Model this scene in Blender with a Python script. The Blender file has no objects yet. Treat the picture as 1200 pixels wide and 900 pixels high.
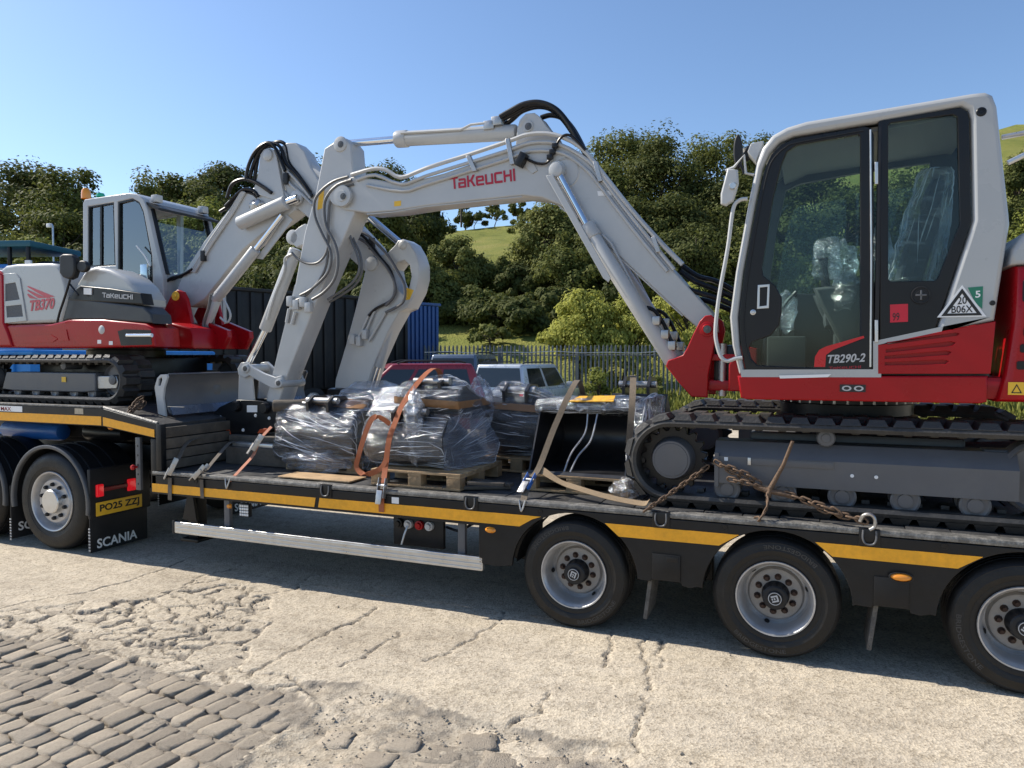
import bpy, bmesh, math, random
import numpy as np
from mathutils import Vector, Matrix, noise

random.seed(7)
rng = np.random.default_rng(7)
R = math.radians
SC = bpy.context.scene
COL = SC.collection

# ------------------------------------------------------------------ camera
F_PX = 849.3                       # focal length in pixels of a 1200 x 900 picture
YAW, PITCH = R(-22.4735), R(2.2063)
CAM = np.array([1.559, -4.905, 1.965])
cam_d = bpy.data.cameras.new('camera')
cam_d.sensor_fit = 'HORIZONTAL'; cam_d.sensor_width = 36.0
cam_d.lens = F_PX / 1200 * 36.0
cam_d.clip_start = 0.05; cam_d.clip_end = 3000
cam = bpy.data.objects.new('camera', cam_d); COL.objects.link(cam)
cam.location = CAM; cam.rotation_euler = (math.pi / 2 - PITCH, 0, -YAW)
SC.camera = cam

# ------------------------------------------------------------------ sky and sun
SUN_EL, SUN_SIDE = R(41), R(1.5)   # the sun stands to the left, almost in the plane of the trailer's side
sun_dir = Vector((-math.cos(SUN_EL) * math.cos(SUN_SIDE), -math.cos(SUN_EL) * math.sin(SUN_SIDE), math.sin(SUN_EL)))
world = bpy.data.worlds.new('World'); SC.world = world; world.use_nodes = True
wn = world.node_tree.nodes; wl = world.node_tree.links; wn.clear()
w_out = wn.new('ShaderNodeOutputWorld'); w_bg = wn.new('ShaderNodeBackground'); w_sky = wn.new('ShaderNodeTexSky')
w_sky.sky_type = 'NISHITA'; w_sky.sun_disc = False
w_sky.sun_elevation = SUN_EL; w_sky.sun_rotation = math.atan2(sun_dir.x, sun_dir.y)
w_sky.altitude = 150; w_sky.air_density = 1.0; w_sky.dust_density = 0.6; w_sky.ozone_density = 4.5
w_bg.inputs['Strength'].default_value = 0.128
wl.new(w_sky.outputs[0], w_bg.inputs[0]); wl.new(w_bg.outputs[0], w_out.inputs[0])
sun_d = bpy.data.lights.new('sun', 'SUN'); sun_d.energy = 5.0; sun_d.angle = R(0.53); sun_d.color = (1.0, 0.93, 0.82)
sun = bpy.data.objects.new('sun', sun_d); COL.objects.link(sun)
sun.rotation_euler = sun_dir.to_track_quat('Z', 'Y').to_euler()
SC.view_settings.view_transform = 'Standard'; SC.view_settings.look = 'None'
SC.view_settings.gamma = 1.0; SC.view_settings.exposure = 0.5; SC.view_settings.use_curve_mapping = False
SC.render.engine = 'CYCLES'
SC.cycles.use_denoising = True
SC.cycles.max_bounces = 10; SC.cycles.transparent_max_bounces = 24

# ------------------------------------------------------------------ where a sight line meets a plane of the place
_fw = np.array([math.sin(YAW) * math.cos(PITCH), math.cos(YAW) * math.cos(PITCH), -math.sin(PITCH)])
_rt = np.array([math.cos(YAW), -math.sin(YAW), 0.0]); _up = np.cross(_rt, _fw)
def ray(px, py): return _fw + _rt * (px - 600) / F_PX + _up * (450 - py) / F_PX
def WY(px, py, y): d = ray(px, py); return CAM + d * ((y - CAM[1]) / d[1])
def WZ(px, py, z): d = ray(px, py); return CAM + d * ((z - CAM[2]) / d[2])
def WX(px, py, x): d = ray(px, py); return CAM + d * ((x - CAM[0]) / d[0])
def WD(px, py, dep): return CAM + ray(px, py) * dep
def XZ(pts, y): return [(float(WY(a, b, y)[0]), float(WY(a, b, y)[2])) for a, b in pts]

# ------------------------------------------------------------------ materials (procedural)
MATS = {}
def mat(name, col, rough=0.5, metal=0.0, var=0.12, scale=6.0, bump=0.0, bscale=40.0, coat=0.0, spec=0.5, dust=0.0, dcol=(0.32, 0.28, 0.22), emit=None, rnd=0.0):
    if name in MATS: return MATS[name]
    m = bpy.data.materials.new(name); m.use_nodes = True
    n = m.node_tree.nodes; l = m.node_tree.links; b = n['Principled BSDF']
    tc = n.new('ShaderNodeTexCoord'); nz = n.new('ShaderNodeTexNoise'); nz.inputs['Scale'].default_value = scale; nz.inputs['Detail'].default_value = 8; nz.inputs['Roughness'].default_value = 0.65
    l.new(tc.outputs['Object'], nz.inputs['Vector'])
    mr = n.new('ShaderNodeMapRange'); mr.inputs[1].default_value = 0.25; mr.inputs[2].default_value = 0.75; mr.inputs[3].default_value = 1 - var; mr.inputs[4].default_value = 1 + var
    l.new(nz.outputs[0], mr.inputs[0])
    mx = n.new('ShaderNodeMix'); mx.data_type = 'RGBA'; mx.blend_type = 'MULTIPLY'; mx.inputs[0].default_value = 1
    mx.inputs[6].default_value = (*col, 1); l.new(mr.outputs[0], mx.inputs[7])
    out = mx.outputs[2]
    if rnd > 0:      # each piece has its own tone
        oi = n.new('ShaderNodeObjectInfo'); r1 = n.new('ShaderNodeMapRange'); r1.inputs[3].default_value = 1 - rnd; r1.inputs[4].default_value = 1 + rnd; l.new(oi.outputs['Random'], r1.inputs[0])
        m9 = n.new('ShaderNodeMix'); m9.data_type = 'RGBA'; m9.blend_type = 'MULTIPLY'; m9.inputs[0].default_value = 1; l.new(out, m9.inputs[6]); l.new(r1.outputs[0], m9.inputs[7]); out = m9.outputs[2]
    if dust > 0:
        n2 = n.new('ShaderNodeTexNoise'); n2.inputs['Scale'].default_value = scale * 0.7; n2.inputs['Detail'].default_value = 10; n2.inputs['Roughness'].default_value = 0.75
        l.new(tc.outputs['Object'], n2.inputs['Vector'])
        rp = n.new('ShaderNodeMapRange'); rp.inputs[1].default_value = 0.45; rp.inputs[2].default_value = 0.75; rp.inputs[3].default_value = dust * 0.25; rp.inputs[4].default_value = dust
        l.new(n2.outputs[0], rp.inputs[0])
        m2 = n.new('ShaderNodeMix'); m2.data_type = 'RGBA'; l.new(rp.outputs[0], m2.inputs[0]); l.new(out, m2.inputs[6]); m2.inputs[7].default_value = (*dcol, 1)
        out = m2.outputs[2]
    l.new(out, b.inputs['Base Color'])
    rr = n.new('ShaderNodeMapRange'); rr.inputs[1].default_value = 0.3; rr.inputs[2].default_value = 0.7; rr.inputs[3].default_value = max(0.02, rough - 0.09); rr.inputs[4].default_value = min(1, rough + 0.12)
    l.new(nz.outputs[0], rr.inputs[0]); l.new(rr.outputs[0], b.inputs['Roughness'])
    b.inputs['Metallic'].default_value = metal; b.inputs['Specular IOR Level'].default_value = spec
    if coat: b.inputs['Coat Weight'].default_value = coat; b.inputs['Coat Roughness'].default_value = 0.06
    if bump > 0:
        n3 = n.new('ShaderNodeTexNoise'); n3.inputs['Scale'].default_value = bscale; n3.inputs['Detail'].default_value = 6
        l.new(tc.outputs['Object'], n3.inputs['Vector'])
        bp = n.new('ShaderNodeBump'); bp.inputs['Strength'].default_value = bump; bp.inputs['Distance'].default_value = 0.01
        l.new(n3.outputs[0], bp.inputs['Height']); l.new(bp.outputs[0], b.inputs['Normal'])
    if emit: b.inputs['Emission Color'].default_value = (*emit[:3], 1); b.inputs['Emission Strength'].default_value = emit[3]
    MATS[name] = m
    return m

def glass(name, tint, refl=0.0, rough=0.0, ior=1.5):
    """a tinted pane: lets light through with a tint and mirrors by Fresnel"""
    if name in MATS: return MATS[name]
    m = bpy.data.materials.new(name); m.use_nodes = True
    n = m.node_tree.nodes; l = m.node_tree.links; n.clear()
    o = n.new('ShaderNodeOutputMaterial'); t = n.new('ShaderNodeBsdfTransparent'); g = n.new('ShaderNodeBsdfGlossy'); mx = n.new('ShaderNodeMixShader'); fr = n.new('ShaderNodeFresnel')
    t.inputs[0].default_value = (*tint, 1); g.inputs['Roughness'].default_value = rough; g.inputs[0].default_value = (1, 1, 1, 1); fr.inputs[0].default_value = ior
    ad = n.new('ShaderNodeMath'); ad.operation = 'ADD'; ad.inputs[1].default_value = refl; ad.use_clamp = True
    l.new(fr.outputs[0], ad.inputs[0]); l.new(ad.outputs[0], mx.inputs[0]); l.new(t.outputs[0], mx.inputs[1]); l.new(g.outputs[0], mx.inputs[2]); l.new(mx.outputs[0], o.inputs[0])
    MATS[name] = m
    return m

def film(name, white=0.25, tint=(0.93, 0.95, 0.97), gl=0.28, stretch=(3, 3, 26), strength=0.9, rot=0.3):
    """stretch wrap: see-through, shiny, pulled into fine folds"""
    if name in MATS: return MATS[name]
    m = bpy.data.materials.new(name); m.use_nodes = True
    n = m.node_tree.nodes; l = m.node_tree.links; n.clear()
    o = n.new('ShaderNodeOutputMaterial'); t = n.new('ShaderNodeBsdfTransparent'); t.inputs[0].default_value = (*tint, 1)
    g = n.new('ShaderNodeBsdfGlossy'); g.inputs['Roughness'].default_value = 0.10; g.inputs[0].default_value = (0.95, 0.97, 1, 1)
    d = n.new('ShaderNodeBsdfDiffuse'); d.inputs[0].default_value = (0.75, 0.77, 0.8, 1)
    tc = n.new('ShaderNodeTexCoord'); mp = n.new('ShaderNodeMapping'); mp.inputs['Scale'].default_value = stretch; mp.inputs['Rotation'].default_value = (0.25, rot, 0.15)
    nz = n.new('ShaderNodeTexNoise'); nz.inputs['Scale'].default_value = 2.2; nz.inputs['Detail'].default_value = 7; nz.inputs['Roughness'].default_value = 0.62; nz.inputs['Distortion'].default_value = 0.5
    l.new(tc.outputs['Object'], mp.inputs[0]); l.new(mp.outputs[0], nz.inputs[0])
    bp = n.new('ShaderNodeBump'); bp.inputs['Strength'].default_value = strength; bp.inputs['Distance'].default_value = 0.03; l.new(nz.outputs[0], bp.inputs['Height'])
    l.new(bp.outputs[0], g.inputs['Normal']); l.new(bp.outputs[0], d.inputs['Normal'])
    mr = n.new('ShaderNodeMapRange'); mr.inputs[1].default_value = 0.52; mr.inputs[2].default_value = 0.66; mr.inputs[3].default_value = white * 0.12; mr.inputs[4].default_value = white * 4.0; l.new(nz.outputs[0], mr.inputs[0])  # whiter streaks put the glint of the folds into the colour
    m1 = n.new('ShaderNodeMixShader'); l.new(mr.outputs[0], m1.inputs[0]); l.new(t.outputs[0], m1.inputs[1]); l.new(d.outputs[0], m1.inputs[2])
    fr = n.new('ShaderNodeLayerWeight'); fr.inputs[0].default_value = 0.35; l.new(bp.outputs[0], fr.inputs['Normal'])
    ml = n.new('ShaderNodeMath'); ml.operation = 'MULTIPLY_ADD'; ml.inputs[1].default_value = 0.6; ml.inputs[2].default_value = gl * 0.35; ml.use_clamp = True; l.new(fr.outputs[0], ml.inputs[0])
    m2 = n.new('ShaderNodeMixShader'); l.new(ml.outputs[0], m2.inputs[0]); l.new(m1.outputs[0], m2.inputs[1]); l.new(g.outputs[0], m2.inputs[2])
    l.new(m2.outputs[0], o.inputs[0])
    MATS[name] = m
    return m

# ------------------------------------------------------------------ objects
def tag(o, label, cat, group=None, kind=None):
    o['label'] = label
    if cat: o['category'] = cat
    if group: o['group'] = group
    if kind: o['kind'] = kind
    return o
def thing(name, label, cat, loc=(0, 0, 0), group=None):
    o = bpy.data.objects.new(name, None); COL.objects.link(o); o.location = loc
    o.empty_display_size = 0.2
    return tag(o, label, cat, group)
def link(name, me, m=None, parent=None, smooth=35):
    if m is not None and len(me.materials) == 0: me.materials.append(m)
    if smooth:
        me.shade_smooth()
        try: me.set_sharp_from_angle(angle=R(smooth))
        except Exception: pass
    o = bpy.data.objects.new(name, me); COL.objects.link(o)
    if parent is not None: attach(o, parent)
    return o
def world_loc(o):
    v = Vector(o.location)
    while o.parent is not None: o = o.parent; v = v + Vector(o.location)
    return v
def attach(o, parent):          # shapes are written in world coordinates
    o.parent = parent
    o.location = Vector(o.location) - world_loc(parent)
def pyd(name, verts, faces, m, parent=None, smooth=35):
    me = bpy.data.meshes.new(name); me.from_pydata([tuple(v) for v in verts], [], faces); me.update()
    return link(name, me, m, parent, smooth)
def bm_link(name, bm, m, parent=None, smooth=35):
    me = bpy.data.meshes.new(name); bm.to_mesh(me); bm.free()
    return link(name, me, m, parent, smooth)
def add_box(bm, x0, x1, y0, y1, z0, z1, bev=0.0, mtx=None):
    b = bmesh.new(); bmesh.ops.create_cube(b, size=1)
    for v in b.verts: v.co = Vector(((x0 + x1) / 2 + v.co.x * (x1 - x0), (y0 + y1) / 2 + v.co.y * (y1 - y0), (z0 + z1) / 2 + v.co.z * (z1 - z0)))
    if bev > 0: bmesh.ops.bevel(b, geom=b.edges[:], offset=bev, segments=2, profile=0.6, affect='EDGES', clamp_overlap=True)
    if mtx is not None: b.transform(mtx)
    join(bm, b)
def join(bm, b):
    me = bpy.data.meshes.new('tmp'); b.to_mesh(me); b.free(); bm.from_mesh(me); bpy.data.meshes.remove(me)
def box(name, x0, x1, y0, y1, z0, z1, m, parent=None, bev=0.008, mtx=None):
    bm = bmesh.new(); add_box(bm, x0, x1, y0, y1, z0, z1, bev, mtx)
    return bm_link(name, bm, m, parent)
def boxes(name, lst, m, parent=None, bev=0.006):
    bm = bmesh.new()
    for b in lst: add_box(bm, *b, bev)
    return bm_link(name, bm, m, parent)
def curve_mesh(loops, depth, bevel=0.0, res=2):
    cu = bpy.data.curves.new('tmp', 'CURVE'); cu.dimensions = '2D'; cu.fill_mode = 'BOTH'
    cu.extrude = max(depth / 2 - bevel, 0.0002); cu.bevel_depth = bevel; cu.bevel_resolution = res; cu.offset = -bevel
    for lp in loops:
        s = cu.splines.new('POLY'); s.points.add(len(lp) - 1)
        for p, q in zip(s.points, lp): p.co = (q[0], q[1], 0, 1)
        s.use_cyclic_u = True
    ob = bpy.data.objects.new('tmp', cu); me = bpy.data.meshes.new_from_object(ob)
    bpy.data.objects.remove(ob); bpy.data.curves.remove(cu)
    return me
def plate(name, loops, y0, y1, m, parent=None, bevel=0.006, px=None, smooth=35, mesh_only=False):
    """flat outline(s) in x, z (or in sight-line pixels met with the plane y = px) with real thickness from y0 to y1; inner loops are holes"""
    if not isinstance(loops[0][0], (tuple, list)): loops = [loops]
    if px is not None: loops = [XZ(lp, px) for lp in loops]
    me = curve_mesh(loops, abs(y1 - y0), bevel)
    me.transform(Matrix(((1, 0, 0, 0), (0, 0, -1, (y0 + y1) / 2), (0, 1, 0, 0), (0, 0, 0, 1))))
    if mesh_only: return me
    return link(name, me, m, parent, smooth)
def spline(pts, n=8, closed=False):
    P = [Vector(p) for p in pts]; out = []
    if len(P) < 3: return P
    for i in range(len(P) - 1):
        p0 = P[max(i - 1, 0)]; p1 = P[i]; p2 = P[i + 1]; p3 = P[min(i + 2, len(P) - 1)]
        for k in range(n):
            t = k / n
            out.append(0.5 * ((2 * p1) + (-p0 + p2) * t + (2 * p0 - 5 * p1 + 4 * p2 - p3) * t * t + (-p0 + 3 * p1 - 3 * p2 + p3) * t ** 3))
    out.append(P[-1])
    return out
def tube_data(pts, r, seg=10, caps=True):
    P = [Vector(p) for p in pts]; n = len(P); rs = r if isinstance(r, (list, tuple)) else [r] * n
    T = []
    for i in range(n):
        d = P[min(i + 1, n - 1)] - P[max(i - 1, 0)]
        T.append(d.normalized() if d.length > 1e-9 else Vector((0, 0, 1)))
    a = Vector((0, 0, 1)) if abs(T[0].z) < 0.9 else Vector((1, 0, 0))
    u = (a - T[0] * a.dot(T[0])).normalized(); V = []; Fc = []
    for i in range(n):
        u = (u - T[i] * u.dot(T[i])).normalized(); w = T[i].cross(u)
        for k in range(seg):
            t = 2 * math.pi * k / seg; V.append(P[i] + (u * math.cos(t) + w * math.sin(t)) * rs[i])
    for i in range(n - 1):
        for k in range(seg):
            k2 = (k + 1) % seg
            Fc.append((i * seg + k, i * seg + k2, (i + 1) * seg + k2, (i + 1) * seg + k))
    if caps: Fc.append(tuple(range(seg - 1, -1, -1))); Fc.append(tuple((n - 1) * seg + k for k in range(seg)))
    return V, Fc
def tube(name, pts, r, m, parent=None, seg=10, smooth_n=0):
    if smooth_n: pts = spline(pts, smooth_n)
    V, Fc = tube_data(pts, r, seg)
    return pyd(name, V, Fc, m, parent, 45)
def tubes(name, lst, m, parent=None, seg=8, smooth_n=0):
    V = []; Fc = []
    for pts, r in lst:
        if smooth_n: pts = spline(pts, smooth_n)
        v, f = tube_data(pts, r, seg); k = len(V); V += v; Fc += [tuple(i + k for i in q) for q in f]
    return pyd(name, V, Fc, m, parent, 45)
def cyl(name, p0, p1, r, m, parent=None, seg=20, bev=0.0):
    p0 = Vector(p0); p1 = Vector(p1); L = (p1 - p0).length
    b = min(bev, L * 0.4, r * 0.5); d = (p1 - p0) / L
    if b > 0: V, Fc = tube_data([p0, p0 + d * b * 0.3, p0 + d * b, p1 - d * b, p1 - d * b * 0.3, p1], [r - b, r - b * 0.3, r, r, r - b * 0.3, r - b], seg)
    else: V, Fc = tube_data([p0, p1], r, seg)
    return pyd(name, V, Fc, m, parent, 40)
def lathe(name, prof, c, axis, m, parent=None, seg=32, smooth=35):
    """prof: (radius, distance along the axis) pairs round centre c"""
    c = Vector(c); ax = Vector(axis).normalized(); a = Vector((0, 0, 1)) if abs(ax.z) < 0.9 else Vector((1, 0, 0))
    u = (a - ax * a.dot(ax)).normalized(); w = ax.cross(u); V = []; Fc = []; n = len(prof)
    for r, h in prof:
        for k in range(seg):
            t = 2 * math.pi * k / seg; V.append(c + ax * h + (u * math.cos(t) + w * math.sin(t)) * r)
    for i in range(n - 1):
        for k in range(seg):
            k2 = (k + 1) % seg; Fc.append((i * seg + k, i * seg + k2, (i + 1) * seg + k2, (i + 1) * seg + k))
    o = pyd(name, V, Fc, m, parent, smooth)
    bm = bmesh.new(); bm.from_mesh(o.data); bmesh.ops.remove_doubles(bm, verts=bm.verts[:], dist=1e-5); bmesh.ops.recalc_face_normals(bm, faces=bm.faces[:]); bm.to_mesh(o.data); bm.free()
    return o
def ribbon(name, pts, width, side, m, parent=None, th=0.003, smooth_n=0):
    """a flat webbing strap along pts, width across 'side' (vector or one per point)"""
    if smooth_n: pts = spline(pts, smooth_n)
    P = [Vector(p) for p in pts]; V = []; Fc = []; n = len(P)
    for i in range(n):
        s = Vector(side[i]) if isinstance(side, list) else Vector(side)
        t = (P[min(i + 1, n - 1)] - P[max(i - 1, 0)]).normalized(); s = (s - t * s.dot(t)).normalized(); nn = t.cross(s)
        for a, b in ((-1, -1), (1, -1), (1, 1), (-1, 1)): V.append(P[i] + s * width / 2 * a + nn * th / 2 * b)
    for i in range(n - 1):
        for k in range(4): k2 = (k + 1) % 4; Fc.append((i * 4 + k, i * 4 + k2, i * 4 + 4 + k2, i * 4 + 4 + k))
    Fc += [(3, 2, 1, 0), tuple((n - 1) * 4 + k for k in range(4))]
    return pyd(name, V, Fc, m, parent, 30)
def place_flat(me, o, right, up, depth):
    """lay a flat mesh whose outline fills x 0..1, y 0..1 onto the parallelogram o, right, up"""
    o, right, up = Vector(o), Vector(right), Vector(up); nn = right.cross(up).normalized() * depth
    me.transform(Matrix(((right.x, up.x, nn.x, o.x), (right.y, up.y, nn.y, o.y), (right.z, up.z, nn.z, o.z), (0, 0, 0, 1))))
def norm_flat(me):
    n = len(me.vertices); co = np.zeros(n * 3, 'f'); me.vertices.foreach_get('co', co); co = co.reshape(-1, 3)
    lo, hi = co.min(0), co.max(0); s = np.where(hi - lo < 1e-6, 1, hi - lo); co = (co - lo) / s; co[:, 2] -= 0.0
    me.vertices.foreach_set('co', co.ravel()); me.update()
def text(name, s, o, right, up, m, parent=None, depth=0.002, bold=0.0, shear=0.0):
    cu = bpy.data.curves.new('tmp', 'FONT'); cu.body = s; cu.size = 1; cu.extrude = 0.05; cu.offset = bold; cu.shear = shear; cu.resolution_u = 3
    ob = bpy.data.objects.new('tmp', cu); me = bpy.data.meshes.new_from_object(ob); bpy.data.objects.remove(ob); bpy.data.curves.remove(cu)
    norm_flat(me); place_flat(me, o, right, up, depth)
    return link(name, me, m, parent, 0)
def arc_text(name, s, c, r0, h, a_mid, span, m, parent=None, depth=0.002):
    """letters bent round an axle along y, standing out toward -y"""
    cu = bpy.data.curves.new('tmp', 'FONT'); cu.body = s; cu.size = 1; cu.extrude = 0.05; cu.resolution_u = 2; cu.offset = 0.015
    ob = bpy.data.objects.new('tmp', cu); me = bpy.data.meshes.new_from_object(ob); bpy.data.objects.remove(ob); bpy.data.curves.remove(cu); norm_flat(me)
    for v in me.vertices:
        a = a_mid + span * (v.co.x - 0.5); r = r0 + (1 - v.co.y) * h; v.co = Vector((c[0] + r * math.cos(a), c[1] - v.co.z * depth, c[2] + r * math.sin(a)))
    return link(name, me, m, parent, 0)
def squash(o, c, sx, sz):
    c = Vector(c); o.data.transform(Matrix.Translation(c) @ Matrix.Diagonal((sx, 1, sz, 1)) @ Matrix.Translation(-c)); return o
def outline(name, loops, o, right, up, m, parent=None, depth=0.002):
    """loops drawn in a unit square, laid on a parallelogram"""
    me = curve_mesh(loops, 1.0); co = np.zeros(len(me.vertices) * 3, 'f'); me.vertices.foreach_get('co', co); co = co.reshape(-1, 3); co[:, 2] += 0.5
    me.vertices.foreach_set('co', co.ravel()); place_flat(me, o, right, up, depth)
    return link(name, me, m, parent, 0)
def copy_tree(o, parent=None):
    c = o.copy(); COL.objects.link(c)
    if parent is not None: c.parent = parent
    for ch in list(o.children): copy_tree(ch, c)
    return c
def circle(cx, cy, r, n=20, ry=None): return [(cx + r * math.cos(2 * math.pi * k / n), cy + (ry or r) * math.sin(2 * math.pi * k / n)) for k in range(n)]
def rrect(x0, x1, z0, z1, r, n=4):
    o = []
    for cx, cz, a in ((x1 - r, z1 - r, 0), (x0 + r, z1 - r, 90), (x0 + r, z0 + r, 180), (x1 - r, z0 + r, 270)):
        for k in range(n + 1): t = R(a + 90 * k / n); o.append((cx + r * math.cos(t), cz + r * math.sin(t)))
    return o
# ================================================================== the setting: ground, cobbles, hillside
def vnoise(x, y, f, seed=0):
    """value noise on a lattice, numpy"""
    g = np.random.default_rng(seed).random((256, 256)); X = x * f; Y = y * f
    xi = np.floor(X).astype(int); yi = np.floor(Y).astype(int); tx = X - xi; ty = Y - yi
    tx = tx * tx * (3 - 2 * tx); ty = ty * ty * (3 - 2 * ty)
    a = g[xi % 256, yi % 256]; b = g[(xi + 1) % 256, yi % 256]; c = g[xi % 256, (yi + 1) % 256]; d = g[(xi + 1) % 256, (yi + 1) % 256]
    return (a * (1 - tx) + b * tx) * (1 - ty) + (c * (1 - tx) + d * tx) * ty - 0.5
def fbm(x, y, f, o=4, seed=0, gain=0.5):
    s = np.zeros_like(x); a = 1.0
    for k in range(o): s += a * vnoise(x, y, f * 2 ** k, seed + k); a *= gain
    return s
def inside(x, y, poly):
    r = np.zeros(x.shape, bool); n = len(poly)
    for i in range(n):
        x0, y0 = poly[i]; x1, y1 = poly[(i + 1) % n]
        c = ((y0 > y) != (y1 > y)) & (x < (x1 - x0) * (y - y0) / (y1 - y0 + 1e-12) + x0); r ^= c
    return r
def dist_poly(x, y, poly, closed=True):
    d = np.full(x.shape, 1e9); n = len(poly)
    for i in range(n if closed else n - 1):
        x0, y0 = poly[i]; x1, y1 = poly[(i + 1) % n]; dx, dy = x1 - x0, y1 - y0
        t = np.clip(((x - x0) * dx + (y - y0) * dy) / (dx * dx + dy * dy + 1e-12), 0, 1)
        d = np.minimum(d, np.hypot(x - x0 - t * dx, y - y0 - t * dy))
    return d
def G2(pts): return [tuple(float(v) for v in WZ(a, b, 0)[:2]) for a, b in pts]

def ground_material():
    m = bpy.data.materials.new('worn_concrete'); m.use_nodes = True
    n = m.node_tree.nodes; l = m.node_tree.links; b = n['Principled BSDF']
    tc = n.new('ShaderNodeTexCoord')
    def nz(s, d=8, r=0.6):
        t = n.new('ShaderNodeTexNoise'); t.inputs['Scale'].default_value = s; t.inputs['Detail'].default_value = d; t.inputs['Roughness'].default_value = r; l.new(tc.outputs['Object'], t.inputs['Vector']); return t.outputs[0]
    def ramp(src, stops):
        r = n.new('ShaderNodeValToRGB'); e = r.color_ramp.elements
        while len(e) < len(stops): e.new(0.5)
        for k, (p, c) in zip(e, stops): k.position = p; k.color = (*c, 1)
        l.new(src, r.inputs[0]); return r.outputs[0]
    def mix(a, bb, fac, typ='MIX'):
        x = n.new('ShaderNodeMix'); x.data_type = 'RGBA'; x.blend_type = typ
        if isinstance(fac, float): x.inputs[0].default_value = fac
        else: l.new(fac, x.inputs[0])
        l.new(a, x.inputs[6]); l.new(bb, x.inputs[7]); return x.outputs[2]
    big = ramp(nz(0.55, 6), [(0.3, (0.385, 0.335, 0.264)), (0.7, (0.505, 0.445, 0.356))])
    mid = ramp(nz(7.0, 10, 0.7), [(0.28, (0.68, 0.66, 0.63)), (0.5, (1, 1, 1)), (0.75, (1.1, 1.08, 1.05))])
    c = mix(big, mid, 1.0, 'MULTIPLY')
    vo = n.new('ShaderNodeTexVoronoi'); vo.inputs['Scale'].default_value = 78; l.new(tc.outputs['Object'], vo.inputs['Vector'])
    bw = n.new('ShaderNodeRGBToBW'); l.new(vo.outputs['Color'], bw.inputs[0])
    agg = ramp(bw.outputs[0], [(0.1, (0.42, 0.38, 0.33)), (0.42, (0.95, 0.94, 0.92)), (0.9, (1.35, 1.33, 1.28))])
    c = mix(c, agg, 0.6, 'MULTIPLY')
    dk = ramp(nz(46, 4), [(0.29, (0.42, 0.39, 0.35)), (0.37, (1, 1, 1))]); c = mix(c, dk, 1.0, 'MULTIPLY')
    st_ = n.new('ShaderNodeMapping'); st_.inputs['Scale'].default_value = (0.35, 2.6, 1); l.new(tc.outputs['Object'], st_.inputs[0]); tn = n.new('ShaderNodeTexNoise'); tn.inputs['Scale'].default_value = 1.1; tn.inputs['Detail'].default_value = 7; l.new(st_.outputs[0], tn.inputs['Vector'])
    c = mix(c, ramp(tn.outputs[0], [(0.33, (0.84, 0.83, 0.82)), (0.48, (1, 1, 1)), (0.7, (1.06, 1.05, 1.02))]), 1.0, 'MULTIPLY')
    c = mix(c, ramp(nz(2.3, 9, 0.72), [(0.24, (0.66, 0.64, 0.62)), (0.34, (1, 1, 1))]), 1.0, 'MULTIPLY')
    # grit colour where the slab has broken away
    at = n.new('ShaderNodeAttribute'); at.attribute_name = 'broken'
    grit = ramp(nz(22, 8, 0.7), [(0.3, (0.10, 0.086, 0.07)), (0.7, (0.27, 0.237, 0.195))])
    c = mix(c, grit, at.outputs['Fac'])
    l.new(c, b.inputs['Base Color']); b.inputs['Roughness'].default_value = 0.93; b.inputs['Specular IOR Level'].default_value = 0.25
    b1 = n.new('ShaderNodeBump'); b1.inputs['Strength'].default_value = 0.55; b1.inputs['Distance'].default_value = 0.005; l.new(nz(120, 6, 0.75), b1.inputs['Height'])
    b2 = n.new('ShaderNodeBump'); b2.inputs['Strength'].default_value = 0.45; b2.inputs['Distance'].default_value = 0.006; l.new(vo.outputs['Distance'], b2.inputs['Height']); l.new(b1.outputs[0], b2.inputs['Normal'])
    b3 = n.new('ShaderNodeBump'); b3.inputs['Strength'].default_value = 0.25; b3.inputs['Distance'].default_value = 0.02; l.new(nz(14, 5, 0.6), b3.inputs['Height']); l.new(b2.outputs[0], b3.inputs['Normal'])
    l.new(b3.outputs[0], b.inputs['Normal'])
    return m

COB = G2([(-60, 738), (0, 745), (60, 748), (100, 757), (145, 772), (190, 790), (240, 795), (290, 801), (345, 815), (366, 826), (345, 845), (318, 862), (290, 882), (262, 905), (230, 940), (-60, 940)])
BRK = G2([(-60, 722), (0, 716), (70, 709), (130, 702), (190, 694), (255, 683), (300, 688), (322, 703), (318, 730), (292, 752), (286, 776), (330, 796), (372, 806), (366, 830), (290, 812), (190, 800), (100, 765), (0, 752), (-60, 745)])
LOW = G2([(345, 800), (385, 801), (425, 798), (455, 808), (500, 822), (540, 836), (590, 846), (640, 858), (690, 868), (735, 878), (760, 905), (800, 960), (250, 960), (262, 905), (318, 862), (366, 826)])
CRACKS = [G2(p) for p in (
    [(-10, 716), (40, 703), (95, 694), (140, 683), (196, 664), (235, 652)],
    [(218, 686), (248, 671), (300, 655), (340, 640)], [(190, 694), (262, 676), (284, 675)],
    [(296, 786), (330, 772), (352, 757), (404, 735), (440, 712)], [(500, 775), (540, 752), (575, 737), (600, 716)],
    [(757, 748), (753, 775), (757, 802), (754, 850), (738, 878)], [(716, 741), (717, 760), (716, 784)], [(400, 780), (430, 765), (470, 742)],
    [(775, 752), (774, 785)], [(300, 700), (345, 690), (372, 672)], [(600, 850), (625, 835), (640, 815)])]
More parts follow.
